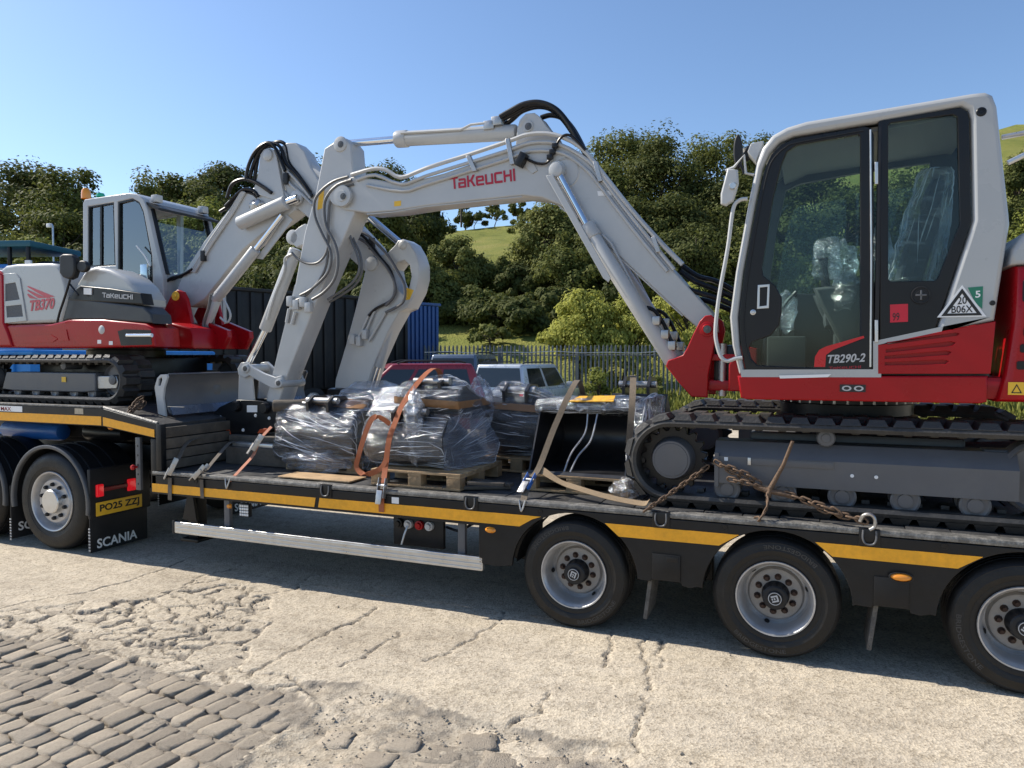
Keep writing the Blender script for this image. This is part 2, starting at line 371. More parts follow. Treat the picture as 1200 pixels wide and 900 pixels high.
def build_ground():
    st = 0.0145; xs = np.arange(-7.4, 4.3, st); ys = np.arange(-3.3, 0.5, st)
    X, Y = np.meshgrid(xs, ys, indexing='ij')
    wx = X + 0.09 * fbm(X, Y, 5, 4, 3) + 0.02 * fbm(X, Y, 40, 2, 13); wy = Y + 0.09 * fbm(X, Y, 5, 4, 9) + 0.02 * fbm(X, Y, 40, 2, 19)
    z = 0.012 * fbm(X, Y, 0.5, 3, 21) + 0.007 * fbm(X, Y, 3.0, 4, 31) + 0.0035 * fbm(X, Y, 24, 3, 41)
    brk = np.zeros_like(X)
    for k, c in enumerate(CRACKS):
        d = dist_poly(wx, wy, c, False); wdt = 0.007 + 0.012 * np.clip(fbm(X, Y, 6, 3, 50 + k) + 0.25, 0, 1)
        t = np.clip(1.3 - 1.3 * d / wdt, 0, 1); z -= 0.026 * t; brk = np.maximum(brk, t)
    # loosened slab fragments
    inb = inside(wx, wy, BRK) & ~inside(wx, wy, COB); db = dist_poly(wx, wy, BRK)
    sx = rng.uniform(-4.6, -0.8, 520); sy = rng.uniform(-1.9, 0.2, 520); hz = rng.uniform(-0.013, 0.003, 520); ta = rng.uniform(-0.045, 0.045, 520); tb = rng.uniform(-0.045, 0.045, 520)
    keep = rng.random(520) < np.where(np.abs(sy + 0.95 + 0.42 * (sx + 2.6)) < 0.22, 0.2, 0.6); sx, sy, hz, ta, tb = sx[keep], sy[keep], hz[keep], ta[keep], tb[keep]
    idx = np.argwhere(inb); px_ = wx[inb] ; py_ = wy[inb]
    zz = np.zeros(len(px_)); bb = np.zeros(len(px_))
    for s in range(0, len(px_), 20000):
        e = slice(s, s + 20000)
        ax = px_[e][:, None] - sx; ay = (py_[e][:, None] - sy) * 1.5; d = np.hypot(ax, ay); o = np.argpartition(d, 1, axis=1)[:, :2]
        d0 = np.take_along_axis(d, o, 1); sw = d0[:, 0] > d0[:, 1]; i0 = np.where(sw, o[:, 1], o[:, 0]); gap = np.abs(d0[:, 1] - d0[:, 0]); r = np.arange(len(i0))
        top = hz[i0] + ta[i0] * ax[r, i0] + tb[i0] * ay[r, i0]; j = np.clip((0.024 - gap) / 0.014, 0, 1)
        zz[e] = np.maximum(top - 0.026 * j, -0.04); bb[e] = np.clip(j * 1.2 + (top < -0.015) * 0.4, 0, 1)
    z[inb] = z[inb] * 1.2 + zz + 0.006 * fbm(X, Y, 30, 3, 71)[inb]; brk[inb] = bb
    # bed of the cobbles and the worn strip to the right of it
    inc = inside(wx, wy, COB); z[inc] = -0.014 + 0.016 * fbm(X, Y, 9, 3, 81)[inc] + 0.008 * fbm(X, Y, 40, 2, 83)[inc]; brk[inc] = 0.75
    inl = inside(wx, wy, LOW) & ~inc; dl = dist_poly(wx, wy, LOW); lw = np.clip(dl / 0.05, 0, 1)
    zl = -0.02 + 0.026 * fbm(X, Y, 4, 4, 91) + 0.013 * fbm(X, Y, 17, 3, 95); z[inl] = (z * (1 - lw) + zl * lw)[inl]
    brk[inl] = np.clip(0.25 + 1.3 * fbm(X, Y, 5, 4, 97) + 0.5 * (1 - lw), 0, 0.8)[inl]
    # settle to level at the rim of this sheet
    e = np.minimum(np.minimum(X - xs[0], xs[-1] - X), np.minimum(Y - ys[0], ys[-1] - Y)); z *= np.clip(e / 0.3, 0, 1)
    nx, ny = X.shape; V = np.stack([X, Y, z], -1).reshape(-1, 3)
    ii = (np.arange(nx - 1)[:, None] * ny + np.arange(ny - 1)).ravel(); Q = np.stack([ii, ii + ny, ii + ny + 1, ii + 1], 1)
    # the rest of the yard round it
    k = len(V); x0, x1, y0, y1 = xs[0], xs[-1], ys[0], ys[-1]
    gx = [-260, -120, -60, x0, x1, 60, 120, 260]; gy = [-260, -60, y0, y1, 20, 60, 260]
    V2 = [(a, b_, 0) for a in gx for b_ in gy]; Q2 = []
    for i in range(len(gx) - 1):
        for j in range(len(gy) - 1):
            if (i, j) == (3, 2): continue
            a = k + i * len(gy) + j; Q2.append((a, a + len(gy), a + len(gy) + 1, a + 1))
    V = np.vstack([V, np.array(V2)]); Q = np.vstack([Q, np.array(Q2)])
    me = bpy.data.meshes.new('ground'); me.vertices.add(len(V)); me.vertices.foreach_set('co', V.astype('f').ravel())
    me.loops.add(len(Q) * 4); me.loops.foreach_set('vertex_index', Q.astype('i').ravel()); me.polygons.add(len(Q)); me.polygons.foreach_set('loop_start', np.arange(len(Q), dtype='i') * 4)
    me.update(calc_edges=True); me.validate()
    a = me.attributes.new('broken', 'FLOAT', 'POINT'); a.data.foreach_set('value', np.concatenate([brk.ravel(), np.zeros(len(V2))]).astype('f'))
    o = link('ground', me, ground_material(), None, 0); me.shade_smooth(); o['kind'] = 'structure'
    return o
GROUND = build_ground()

M_SETT = [mat('sett_%s' % 'abc'[i], c, 0.9, var=0.3, scale=14, bump=1.0, bscale=28, spec=0.25, dust=0.55, dcol=(0.40, 0.35, 0.28), rnd=0.2) for i, c in enumerate([(0.34, 0.287, 0.222), (0.285, 0.242, 0.19), (0.39, 0.33, 0.255)])]
def sett_mesh(k):
    bm = bmesh.new(); bmesh.ops.create_cube(bm, size=1)
    bmesh.ops.subdivide_edges(bm, edges=bm.edges[:], cuts=3, use_grid_fill=True)
    for v in bm.verts:
        c = v.co * 2; p = 9.0; nrm = (abs(c.x) ** p + abs(c.y) ** p + abs(c.z) ** p) ** (1 / p)
        c = c / nrm if nrm > 1e-6 else c
        v.co = c / 2 + Vector((0, 0, 0)); q = v.co * 3 + Vector((k * 7.1, 0, 0))
        v.co += Vector((noise.noise(q), noise.noise(q + Vector((5, 0, 0))), 0.7 * noise.noise(q * 1.4 + Vector((9, 0, 0))))) * 0.17
        if v.co.z > 0.36: v.co.z = 0.36 + (v.co.z - 0.36) * 0.25
    for f in bm.faces: f.smooth = True
    me = bpy.data.meshes.new('cobblestone'); bm.to_mesh(me); bm.free(); me.materials.append(M_SETT[k % 3]); return me
SETTS = [sett_mesh(k) for k in range(9)]
def on_picture(p, pad=40):
    d = np.array(p) - CAM; dep = d @ _fw
    if dep < 0.5: return False
    u = 600 + F_PX * (d @ _rt) / dep; v = 450 - F_PX * (d @ _up) / dep
    return -pad < u < 1200 + pad and -pad < v < 900 + pad
def put_sett(x, y, lx, ly, ang, zt):
    o = bpy.data.objects.new('cobblestone', SETTS[random.randrange(9)]); COL.objects.link(o); o.parent = GROUND
    o.scale = (lx, ly, 0.13); o.location = (x, y, zt - 0.047); o.rotation_euler = (random.gauss(0, 0.045), random.gauss(0, 0.045), ang + random.gauss(0, 0.04) + (math.pi if random.random() < 0.5 else 0))
ang = R(-6); row = -1.45; cnt = 0
while row > -3.3:
    ly = random.uniform(0.145, 0.195); x = -4.7 + random.uniform(0, 0.1)
    while x < -0.7:
        lx = random.uniform(0.10, 0.155); cx, cy = x + lx / 2, row - ly / 2 + 0.008 * math.sin(x * 5)
        gx = cx * math.cos(ang) - (cy + 1.6) * math.sin(ang); gy = cx * math.sin(ang) + (cy + 1.6) * math.cos(ang) - 1.85
        pin = inside(np.array([gx]), np.array([gy]), COB)[0]
        edge = dist_poly(np.array([gx]), np.array([gy]), COB)[0]
        if pin and edge > 0.045 and on_picture((gx, gy, 0), 30):
            zt = -0.006 + random.gauss(0, 0.006) - 0.02 * float(vnoise(np.array([gx]), np.array([gy]), 1.7, 5)[0]) - 0.012 * max(0, 1 - edge / 0.15)
            put_sett(gx, gy, lx * 0.97, ly * 0.985, ang, zt)
        x += lx + random.uniform(-0.004, 0.008)
    row -= ly + random.uniform(-0.003, 0.008)
for a, b, lx, ly, g in [(520, 880, 0.22, 0.19, 0.1), (560, 866, 0.2, 0.17, 0.4), (585, 893, 0.2, 0.22, 0.15), (500, 900, 0.2, 0.2, -0.1), (640, 894, 0.22, 0.18, 0.3), (470, 868, 0.2, 0.15, 0.2), (440, 886, 0.19, 0.17, 0.0), (410, 905, 0.2, 0.17, 0.1), (395, 862, 0.17, 0.16, 0.2)]:
    p = WZ(a, b, 0); put_sett(p[0], p[1], lx, ly, g, -0.018)
# loose chippings in the broken strip: nobody could count them
def chippings():
    V = []; Fc = []
    pts = []
    while len(pts) < 1500:
        x, y = random.uniform(-4.6, 1.3), random.uniform(-2.6, 0)
        a, b = np.array([x]), np.array([y])
        w = 0.45 if inside(a, b, BRK)[0] else 0.5 if inside(a, b, LOW)[0] else 0.25 if inside(a, b, COB)[0] else 0.012
        if random.random() < w: pts.append((x, y, -0.018 if w > 0.2 else 0.0))
    for x, y, z in pts:
        r = random.uniform(0.003, 0.011) * (1.5 if random.random() < 0.12 else 1); k = len(V)
        for dx, dy, dz in ((1, 0, 0), (-0.5, 0.87, 0), (-0.5, -0.87, 0), (0, 0, 1.1), (0, 0, -0.8)): V.append((x + r * dx * random.uniform(0.7, 1.3), y + r * dy * random.uniform(0.7, 1.3), z + 0.004 + r * dz * 0.7))
        Fc += [(k, k + 1, k + 3), (k + 1, k + 2, k + 3), (k + 2, k, k + 3), (k + 1, k, k + 4), (k + 2, k + 1, k + 4), (k, k + 2, k + 4)]
    o = pyd('gravel', V, Fc, M_SETT[0], None, 0); tag(o, 'loose grey chippings scattered over the broken yard surface', 'gravel', kind='stuff')
chippings()

# ------------------------------------------------------------------ the hillside behind the yard
def ridge_ang(p):
    return np.interp(p, [-600, 0, 130, 300, 540, 620, 800, 1000, 1180, 1400, 1900], [0.12, 0.14, 0.165, 0.17, 0.178, 0.185, 0.215, 0.27, 0.312, 0.33, 0.33])
def hill_z(p, d):
    """height of the hillside seen in direction p (picture x) at distance d"""
    p = np.asarray(p, float); d = np.asarray(d, float)
    rd = np.interp(p, [-600, 600, 900, 1200, 1900], [95, 95, 110, 140, 150]); top = ridge_ang(p) * rd + 1.965
    t = np.clip((d - 27.5) / (rd - 27.5), 0, 1.0); s = 0.75 * t + 0.25 * t * t
    bank = 1.3 * np.clip((d - 27.5) / 5, 0, 1) ** 1.5
    return np.where(d < 27.5, -0.35 + 0 * d, -0.02 + (top - 1.3) * s + bank + np.where(d > rd, -(d - rd) * 0.02, 0))
def grass_material(name, stops, sc=0.5):
    m = bpy.data.materials.new(name); m.use_nodes = True; n = m.node_tree.nodes; l = m.node_tree.links; b = n['Principled BSDF']
    tc = n.new('ShaderNodeTexCoord'); t = n.new('ShaderNodeTexNoise'); t.inputs['Scale'].default_value = sc; t.inputs['Detail'].default_value = 12; t.inputs['Roughness'].default_value = 0.7
    l.new(tc.outputs['Object'], t.inputs['Vector']); r = n.new('ShaderNodeValToRGB'); e = r.color_ramp.elements
    while len(e) < len(stops): e.new(0.5)
    for k, (p, c) in zip(e, stops): k.position = p; k.color = (*c, 1)
    l.new(t.outputs[0], r.inputs[0]); l.new(r.outputs[0], b.inputs['Base Color']); b.inputs['Roughness'].default_value = 0.9; b.inputs['Specular IOR Level'].default_value = 0.2
    t2 = n.new('ShaderNodeTexNoise'); t2.inputs['Scale'].default_value = 9; t2.inputs['Detail'].default_value = 6; l.new(tc.outputs['Object'], t2.inputs['Vector'])
    bp = n.new('ShaderNodeBump'); bp.inputs['Strength'].default_value = 0.9; bp.inputs['Distance'].default_value = 0.25; l.new(t2.outputs[0], bp.inputs['Height']); l.new(bp.outputs[0], b.inputs['Normal'])
    return m
M_HILL = grass_material('hill_grass', [(0.3, (0.11, 0.13, 0.028)), (0.45, (0.19, 0.205, 0.042)), (0.56, (0.24, 0.235, 0.055)), (0.7, (0.29, 0.25, 0.085))], 0.22)
def build_hill():
    P = np.linspace(-900, 2300, 150); D = np.concatenate([[27.4], 27.5 + np.linspace(0, 1, 70) ** 1.7 * 190])
    PP, DD = np.meshgrid(P, D, indexing='ij'); ZZ = hill_z(PP, DD)
    x = CAM[0] + DD * (_fw[0] / math.cos(PITCH) + _rt[0] * (PP - 600) / F_PX); y = CAM[1] + DD * (_fw[1] / math.cos(PITCH) + _rt[1] * (PP - 600) / F_PX)
    ZZ = ZZ + np.clip((DD - 29) / 20, 0, 1) * (0.9 * fbm(x, y, 0.05, 3, 201) + 0.5 * fbm(x, y, 0.3, 3, 211))
    V = np.stack([x, y, ZZ], -1).reshape(-1, 3); nx, ny = PP.shape; F4 = [(i * ny + j, (i + 1) * ny + j, (i + 1) * ny + j + 1, i * ny + j + 1) for i in range(nx - 1) for j in range(ny - 1)]
    o = pyd('hillside', V, F4, M_HILL, None, 0); o.data.shade_smooth(); o['kind'] = 'structure'
build_hill()
def at_hill(p, d, dz=0.0):
    q = CAM + d * (_fw / math.cos(PITCH) + _rt * (p - 600) / F_PX)
    return Vector((q[0], q[1], float(hill_z(p, d)) + dz))
# ================================================================== trees and undergrowth
def leaf_material(name, dark, light, trans=0.35):
    m = bpy.data.materials.new(name); m.use_nodes = True; n = m.node_tree.nodes; l = m.node_tree.links; n.clear()
    o = n.new('ShaderNodeOutputMaterial'); d = n.new('ShaderNodeBsdfPrincipled'); t = n.new('ShaderNodeBsdfTranslucent'); mx = n.new('ShaderNodeMixShader')
    a = n.new('ShaderNodeAttribute'); a.attribute_name = 'leaf_tone'
    r = n.new('ShaderNodeValToRGB'); r.color_ramp.elements[0].color = (*dark, 1); r.color_ramp.elements[1].color = (*light, 1)
    l.new(a.outputs['Fac'], r.inputs[0]); l.new(r.outputs[0], d.inputs['Base Color']); l.new(r.outputs[0], t.inputs[0])
    d.inputs['Roughness'].default_value = 0.7; d.inputs['Specular IOR Level'].default_value = 0.14
    mx.inputs[0].default_value = trans; l.new(d.outputs[0], mx.inputs[1]); l.new(t.outputs[0], mx.inputs[2]); l.new(mx.outputs[0], o.inputs[0])
    return m
L_OAK = leaf_material('oak_leaves', (0.055, 0.072, 0.017), (0.18, 0.192, 0.048))
L_DARK = leaf_material('dark_leaves', (0.04, 0.054, 0.015), (0.13, 0.142, 0.038))
L_OLIVE = leaf_material('olive_leaves', (0.08, 0.098, 0.026), (0.235, 0.245, 0.07))
L_WILLOW = leaf_material('willow_leaves', (0.27, 0.29, 0.055), (0.5, 0.5, 0.13), 0.5)
L_FRESH = leaf_material('fresh_leaves', (0.13, 0.155, 0.03), (0.28, 0.3, 0.07))
M_BARK = mat('bark', (0.075, 0.06, 0.045), 0.9, var=0.4, scale=5, bump=0.8, bscale=18)
def leaf_mesh(name, pos, nrm, size, tone, m, aspect=0.6, along=None):
    N = len(pos); a = rng.normal(size=(N, 3)) if along is None else along + rng.normal(size=(N, 3)) * 0.25
    a -= nrm * (a * nrm).sum(1, keepdims=True); a /= np.linalg.norm(a, axis=1, keepdims=True) + 1e-9; b = np.cross(nrm, a)
    s = size[:, None]; w = s * aspect
    fold = nrm * s * 0.16
    V = np.stack([pos - a * s * 0.5, pos + b * w * 0.5 - fold * 0.6 + a * s * 0.06, pos + a * s * 0.5, pos - b * w * 0.5 - fold * 0.6 + a * s * 0.06], 1).reshape(-1, 3)
    me = bpy.data.meshes.new(name); me.vertices.add(len(V)); me.vertices.foreach_set('co', V.astype('f').ravel())
    k = np.arange(N)[:, None] * 4; T = np.concatenate([k + [0, 1, 2], k + [0, 2, 3]], 1).reshape(-1).astype('i')
    me.loops.add(len(T)); me.loops.foreach_set('vertex_index', T); me.polygons.add(N * 2); me.polygons.foreach_set('loop_start', np.arange(N * 2, dtype='i') * 3)
    me.update(calc_edges=True)
    at = me.attributes.new('leaf_tone', 'FLOAT', 'POINT'); at.data.foreach_set('value', np.repeat(tone, 4).astype('f'))
    me.materials.append(m); return me
def limb(V, Fc, pts, r0, r1, seg=6):
    n = len(pts); v, f = tube_data(pts, [r0 + (r1 - r0) * i / (n - 1) for i in range(n)], seg); k = len(V); V += v; Fc += [tuple(i + k for i in q) for q in f]
def tree(name, label, cat, base, H, rx, lm, n=8000, leaf=0.3, low=0.25, clumps=60, group=None, shape=1.0, ry=None, upright=False, dens=1.0):
    """tapered trunk with limbs; a crown of leaf clumps filling an uneven volume"""
    base = Vector(base); ry = ry or rx; t = thing(name, label, cat, base, group)
    cz = H * (low + (1 - low) * 0.5); hz = H * (1 - low) * 0.5
    C = []
    while len(C) < clumps:
        u = rng.normal(size=3); u /= np.linalg.norm(u); r = rng.uniform(0.35, 1.0) ** 0.6
        if u[2] < -0.55 and rng.random() < 0.5: continue
        w = 1 - 0.35 * max(u[2], 0) * shape
        lump = 1 + 0.22 * noise.noise(Vector(u * 1.7) + base * 0.37)
        C.append([u[0] * r * rx * w * lump * 0.86, u[1] * r * ry * w * lump * 0.86, cz + u[2] * r * hz * lump * 0.9])
    C = np.array(C); rc = rng.uniform(0.16, 0.34, clumps) * (rx + hz) * 0.5
    ci = rng.integers(0, clumps, n); dirs = rng.normal(size=(n, 3)); dirs /= np.linalg.norm(dirs, axis=1, keepdims=True)
    rr = rng.random(n) ** 0.42; stray = rng.random(n) < 0.05; rr = np.where(stray, rr * rng.uniform(1.0, 1.4, n), rr)
    pos = C[ci] + dirs * (rr * rc[ci])[:, None] * np.array([1, 1, 0.78])
    outw = pos - np.array([0, 0, cz]); outw /= np.linalg.norm(outw, axis=1, keepdims=True) + 1e-6
    nr = dirs * 0.55 + outw * 0.35 + rng.normal(size=(n, 3)) * 0.32 + np.array([0, 0, 0.3]); nr /= np.linalg.norm(nr, axis=1, keepdims=True)
    ct = rng.random(clumps); tone = np.clip(0.5 * ct[ci] + 0.5 * rng.random(n), 0, 1)
    me = leaf_mesh('crown', pos, nr, leaf * rng.uniform(0.55, 1.35, n), tone, lm, 0.62, np.tile(np.array([[0, 0, 1.0]]), (n, 1)) if upright else None)
    me.transform(Matrix.Translation(base)); link('crown', me, None, t, 0)
    V = []; Fc = []; k = len(C)
    lean = rx * 0.12; top = Vector((random.uniform(-lean, lean), random.uniform(-lean, lean), H * 0.82)); r0 = max(0.05, H * 0.022)
    mid = top * 0.5 + Vector((random.uniform(-lean, lean), random.uniform(-lean, lean), 0))
    limb(V, Fc, [base + Vector((0, 0, -0.3)), base + Vector((0, 0, H * 0.06)), base + mid * 0.6, base + mid, base + top], r0 * 1.3, r0 * 0.25, 7)
    for j in rng.choice(k, min(k, 14), replace=False):
        c = Vector(C[j]); s = max(H * low * 0.8, min(c.z * 0.62, H * 0.7)); f = s / (H * 0.82); st = mid * (f * 2) if f < 0.5 else mid.lerp(top, f * 2 - 1)
        m_ = st.lerp(c, 0.55) + Vector((0, 0, -0.05 * H * random.random()))
        limb(V, Fc, [base + st, base + m_, base + c], r0 * 0.42, r0 * 0.1, 5)
    pyd('trunk', V, Fc, M_BARK, t, 40)
    return t
def T(px, d, ytop, wpx, lm, label, n=8000, leaf=0.32, low=0.2, name='tree', cat='tree', group='trees on the hillside', clumps=60, **kw):
    b = at_hill(px, d); top = 1.965 + (417 - ytop) * d / F_PX
    return tree(name, label, cat, b, top - b.z, wpx * 0.66 * d / F_PX, lm, int(n * 1.35), leaf * 0.8, low, clumps, group, **kw)
# left of the near cab's sky gap
T(30, 62, 190, 150, L_DARK, 'broad dark tree at the far left edge above the blue skip lorry', 11000, 0.42, 0.02, clumps=80)
T(86, 58, 192, 90, L_OAK, 'rounded tree standing against the sky just behind the orange beacon', 8000, 0.4, 0.02)
T(-45, 60, 200, 120, L_DARK, 'dark tree cut off by the left edge of the picture', 6000, 0.42, 0.02)
T(10, 46, 268, 110, L_OLIVE, 'low sunlit hedge bush above the blue skip lorry roof', 4500, 0.3, 0.0, 'bush', 'bush', 'bushes at the yard edge', 30)
T(52, 44, 271, 60, L_FRESH, 'low yellow green bush beside the lamp post', 3500, 0.28, 0.0, 'bush', 'bush', 'bushes at the yard edge', 26)
T(195, 66, 195, 86, L_OAK, 'rounded tree on the skyline above the small cab roof', 8500, 0.4, 0.05)
T(262, 70, 184, 92, L_DARK, 'dark tree on the skyline left of the raised small boom', 9000, 0.42, 0.05)
T(232, 52, 226, 110, L_FRESH, 'pale green sunlit tree just above the small cab front visor', 6500, 0.36, 0.0, ry=2.0)
T(318, 72, 186, 80, L_DARK, 'dark skyline tree behind the hose loops of the small boom', 7000, 0.42, 0.05)
T(372, 72, 187, 80, L_OAK, 'skyline tree behind the bucket arm of the big digger', 7000, 0.42, 0.05)
T(448, 70, 192, 96, L_DARK, 'dark tree below the thin rod of the arm ram', 9000, 0.4, 0.02)
T(285, 44, 262, 130, L_OLIVE, 'leafy tree low behind the small boom', 8000, 0.3, 0.0)
T(395, 43, 255, 120, L_OLIVE, 'leafy tree seen between the two bucket arms', 8500, 0.28, 0.0)
T(340, 38, 300, 120, L_DARK, 'dark bushy tree above the dark tipper trailer', 7000, 0.28, 0.0)
T(494, 66, 230, 62, L_DARK, 'dark tree under the long part of the big boom', 8500, 0.38, 0.02)
T(432, 50, 215, 100, L_OAK, 'green tree behind the chrome rod of the rear boom', 8000, 0.3, 0.0)
# skyline dots over the field
T(546, 98, 234, 16, L_DARK, 'slim dark tree standing alone on the field skyline', 1400, 0.42, 0.1, clumps=18)
T(556, 96, 251, 40, L_DARK, 'low dark clump on the field skyline beside the slim tree', 1500, 0.5, 0.0, clumps=18)
T(580, 97, 240, 32, L_OAK, 'thin open tree in the middle of the field skyline', 700, 0.45, 0.15, clumps=22)
T(608, 92, 236, 26, L_OAK, 'small round topped tree at the end of the field', 1500, 0.45, 0.3, clumps=16)
T(618, 82, 250, 44, L_OLIVE, 'pale bush below the small round topped tree', 2000, 0.42, 0.0, clumps=20)
# the wooded bank in the middle
T(535, 45, 276, 66, L_OLIVE, 'olive tree below the bright field, over the blue trailer', 10000, 0.27, 0.05, clumps=75)
T(498, 40, 300, 70, L_OLIVE, 'leafy tree right above the blue trailer end', 6000, 0.26, 0.0)
T(645, 47, 229, 76, L_OLIVE, 'tall leafy tree under the bend of the big boom', 12000, 0.27, 0.0, clumps=85)
T(668, 42, 290, 100, L_OAK, 'dark leafy tree behind the boom ram', 8000, 0.27, 0.0)
T(588, 38, 352, 110, L_DARK, 'low dark bush on the shaded bank under the field', 5500, 0.26, 0.0, 'bush', 'bush', 'bushes on the bank')
T(575, 33, 378, 46, L_OLIVE, 'small scrubby bush just above the fence tops', 1200, 0.22, 0.0, 'bush', 'bush', 'bushes on the bank', 20)
T(728, 56, 140, 120, L_OAK, 'tallest dark oak beside the bend of the big boom', 15000, 0.32, 0.0, clumps=100)
T(775, 52, 150, 100, L_DARK, 'dark oak behind the right slope of the big boom', 13000, 0.3, 0.0, clumps=90)
T(838, 54, 142, 110, L_OAK, 'tall oak with sky gaps left of the big cab roof', 11000, 0.3, 0.05, clumps=90)
T(890, 56, 150, 90, L_OAK, 'oak rising behind the round mirror of the big cab', 9000, 0.3, 0.03, clumps=80)
T(815, 40, 255, 130, L_DARK, 'dark tree behind the grab rail of the big cab', 9000, 0.26, 0.0, clumps=70)
T(705, 44, 255, 80, L_DARK, 'dark tree in shade between the boom and its ram', 7000, 0.28, 0.0)
T(950, 50, 190, 130, L_DARK, 'dark tree seen through the door glass of the big cab', 8000, 0.3, 0.0)
T(1060, 48, 190, 140, L_DARK, 'dark tree seen through the rear window of the big cab', 8000, 0.3, 0.0)
T(1192, 60, 178, 60, L_DARK, 'dark tree under the hilltop at the right edge', 7000, 0.34, 0.0)
T(1196, 34, 232, 50, L_FRESH, 'bright green bush beside the big cab rear corner', 3500, 0.2, 0.0, 'bush', 'bush', 'bushes at the yard edge', 30)
T(1260, 50, 190, 90, L_DARK, 'dark tree cut off by the right edge', 5000, 0.34, 0.0)
# undergrowth that closes the slope between the larger trees
FILL = [(250, 60, 205, 90, 1), (300, 56, 225, 90, 0), (350, 55, 215, 90, 1), (410, 58, 205, 90, 0), (470, 56, 222, 90, 1), (560, 40, 338, 80, 0), (612, 43, 306, 56, 1), (588, 46, 303, 44, 0), (535, 39, 352, 70, 1), (610, 36, 352, 80, 1), (655, 39, 335, 90, 1), (700, 50, 190, 90, 0), (745, 46, 215, 100, 1), (790, 46, 230, 110, 1), (760, 38, 300, 110, 1), (860, 48, 205, 110, 1), (880, 40, 260, 100, 0), (920, 44, 235, 110, 1), (1000, 46, 215, 130, 1), (1110, 48, 205, 130, 1), (1150, 40, 260, 110, 0), (1000, 38, 290, 140, 1), (1080, 38, 290, 140, 0), (1215, 44, 250, 90, 1), (-20, 50, 225, 120, 1), (70, 52, 232, 110, 0), (130, 48, 268, 80, 1), (170, 54, 238, 90, 1), (215, 44, 280, 110, 1), (250, 40, 305, 100, 0), (460, 40, 285, 90, 0), (430, 38, 320, 100, 1)]
WORDS = ['beneath the dark skyline tree', 'left of the raised small boom', 'under the hose loops', 'behind the pale arm ram', 'under the long rod', 'just over the fence tops', 'under the field edge', 'at the bottom of the bright field', 'right of the blue trailer end', 'low in the middle of the bank', 'over the low fence bush', 'beside the tall oak trunk', 'below the boom bend', 'between boom and cab rail', 'behind the lift ram', 'under the mirror side oak', 'low behind the grab rail', 'behind the cab front pillar', 'behind the door glass', 'behind the rear window', 'low behind the rear pillar', 'low through the door glass', 'low through the rear window', 'at the right edge', 'at the left edge', 'behind the beacon', 'in the sky gap', 'behind the small cab roof', 'behind the small cab screen', 'under the small boom', 'beside the curved arm horn', 'between the bucket arms']
for (a_, d_, y_, w_, k_), wd in zip(FILL, WORDS):
    T(a_, d_, y_, w_, (L_OAK, L_DARK)[k_], ('mid green', 'deep green')[k_] + ' bushy tree ' + wd, 7000, 0.3 if d_ < 48 else 0.36, 0.0, clumps=55)
# the bright willow scrub behind the fence
T(678, 29.5, 330, 70, L_WILLOW, 'bright yellow green willow bush behind the fence, leftmost of the row', 13000, 0.17, 0.0, 'willow_bush', 'bush', 'willow scrub behind the fence', 60, upright=True)
T(730, 29.0, 330, 74, L_WILLOW, 'bright willow bush behind the fence beside the boom ram', 13000, 0.17, 0.0, 'willow_bush', 'bush', 'willow scrub behind the fence', 60, upright=True)
T(800, 30, 325, 80, L_WILLOW, 'bright willow bush seen under the big boom foot', 8000, 0.17, 0.0, 'willow_bush', 'bush', 'willow scrub behind the fence', 55, upright=True)
T(848, 31, 350, 60, L_FRESH, 'green bush behind the red swing bracket', 5000, 0.18, 0.0, 'willow_bush', 'bush', 'willow scrub behind the fence', 40)
T(700, 24.6, 427, 26, L_FRESH, 'leafy weeds in front of the fence above the yellow label', 1500, 0.13, 0.0, 'weed_clump', 'weeds', 'weeds along the fence', 16)
T(655, 24.8, 436, 22, L_FRESH, 'small weed clump in front of the fence beside the pickup', 900, 0.12, 0.0, 'weed_clump', 'weeds', 'weeds along the fence', 12)
T(770, 24.2, 440, 30, L_OLIVE, 'dark weed clump in front of the fence by the boom ram foot', 1500, 0.12, 0.0, 'weed_clump', 'weeds', 'weeds along the fence', 16)
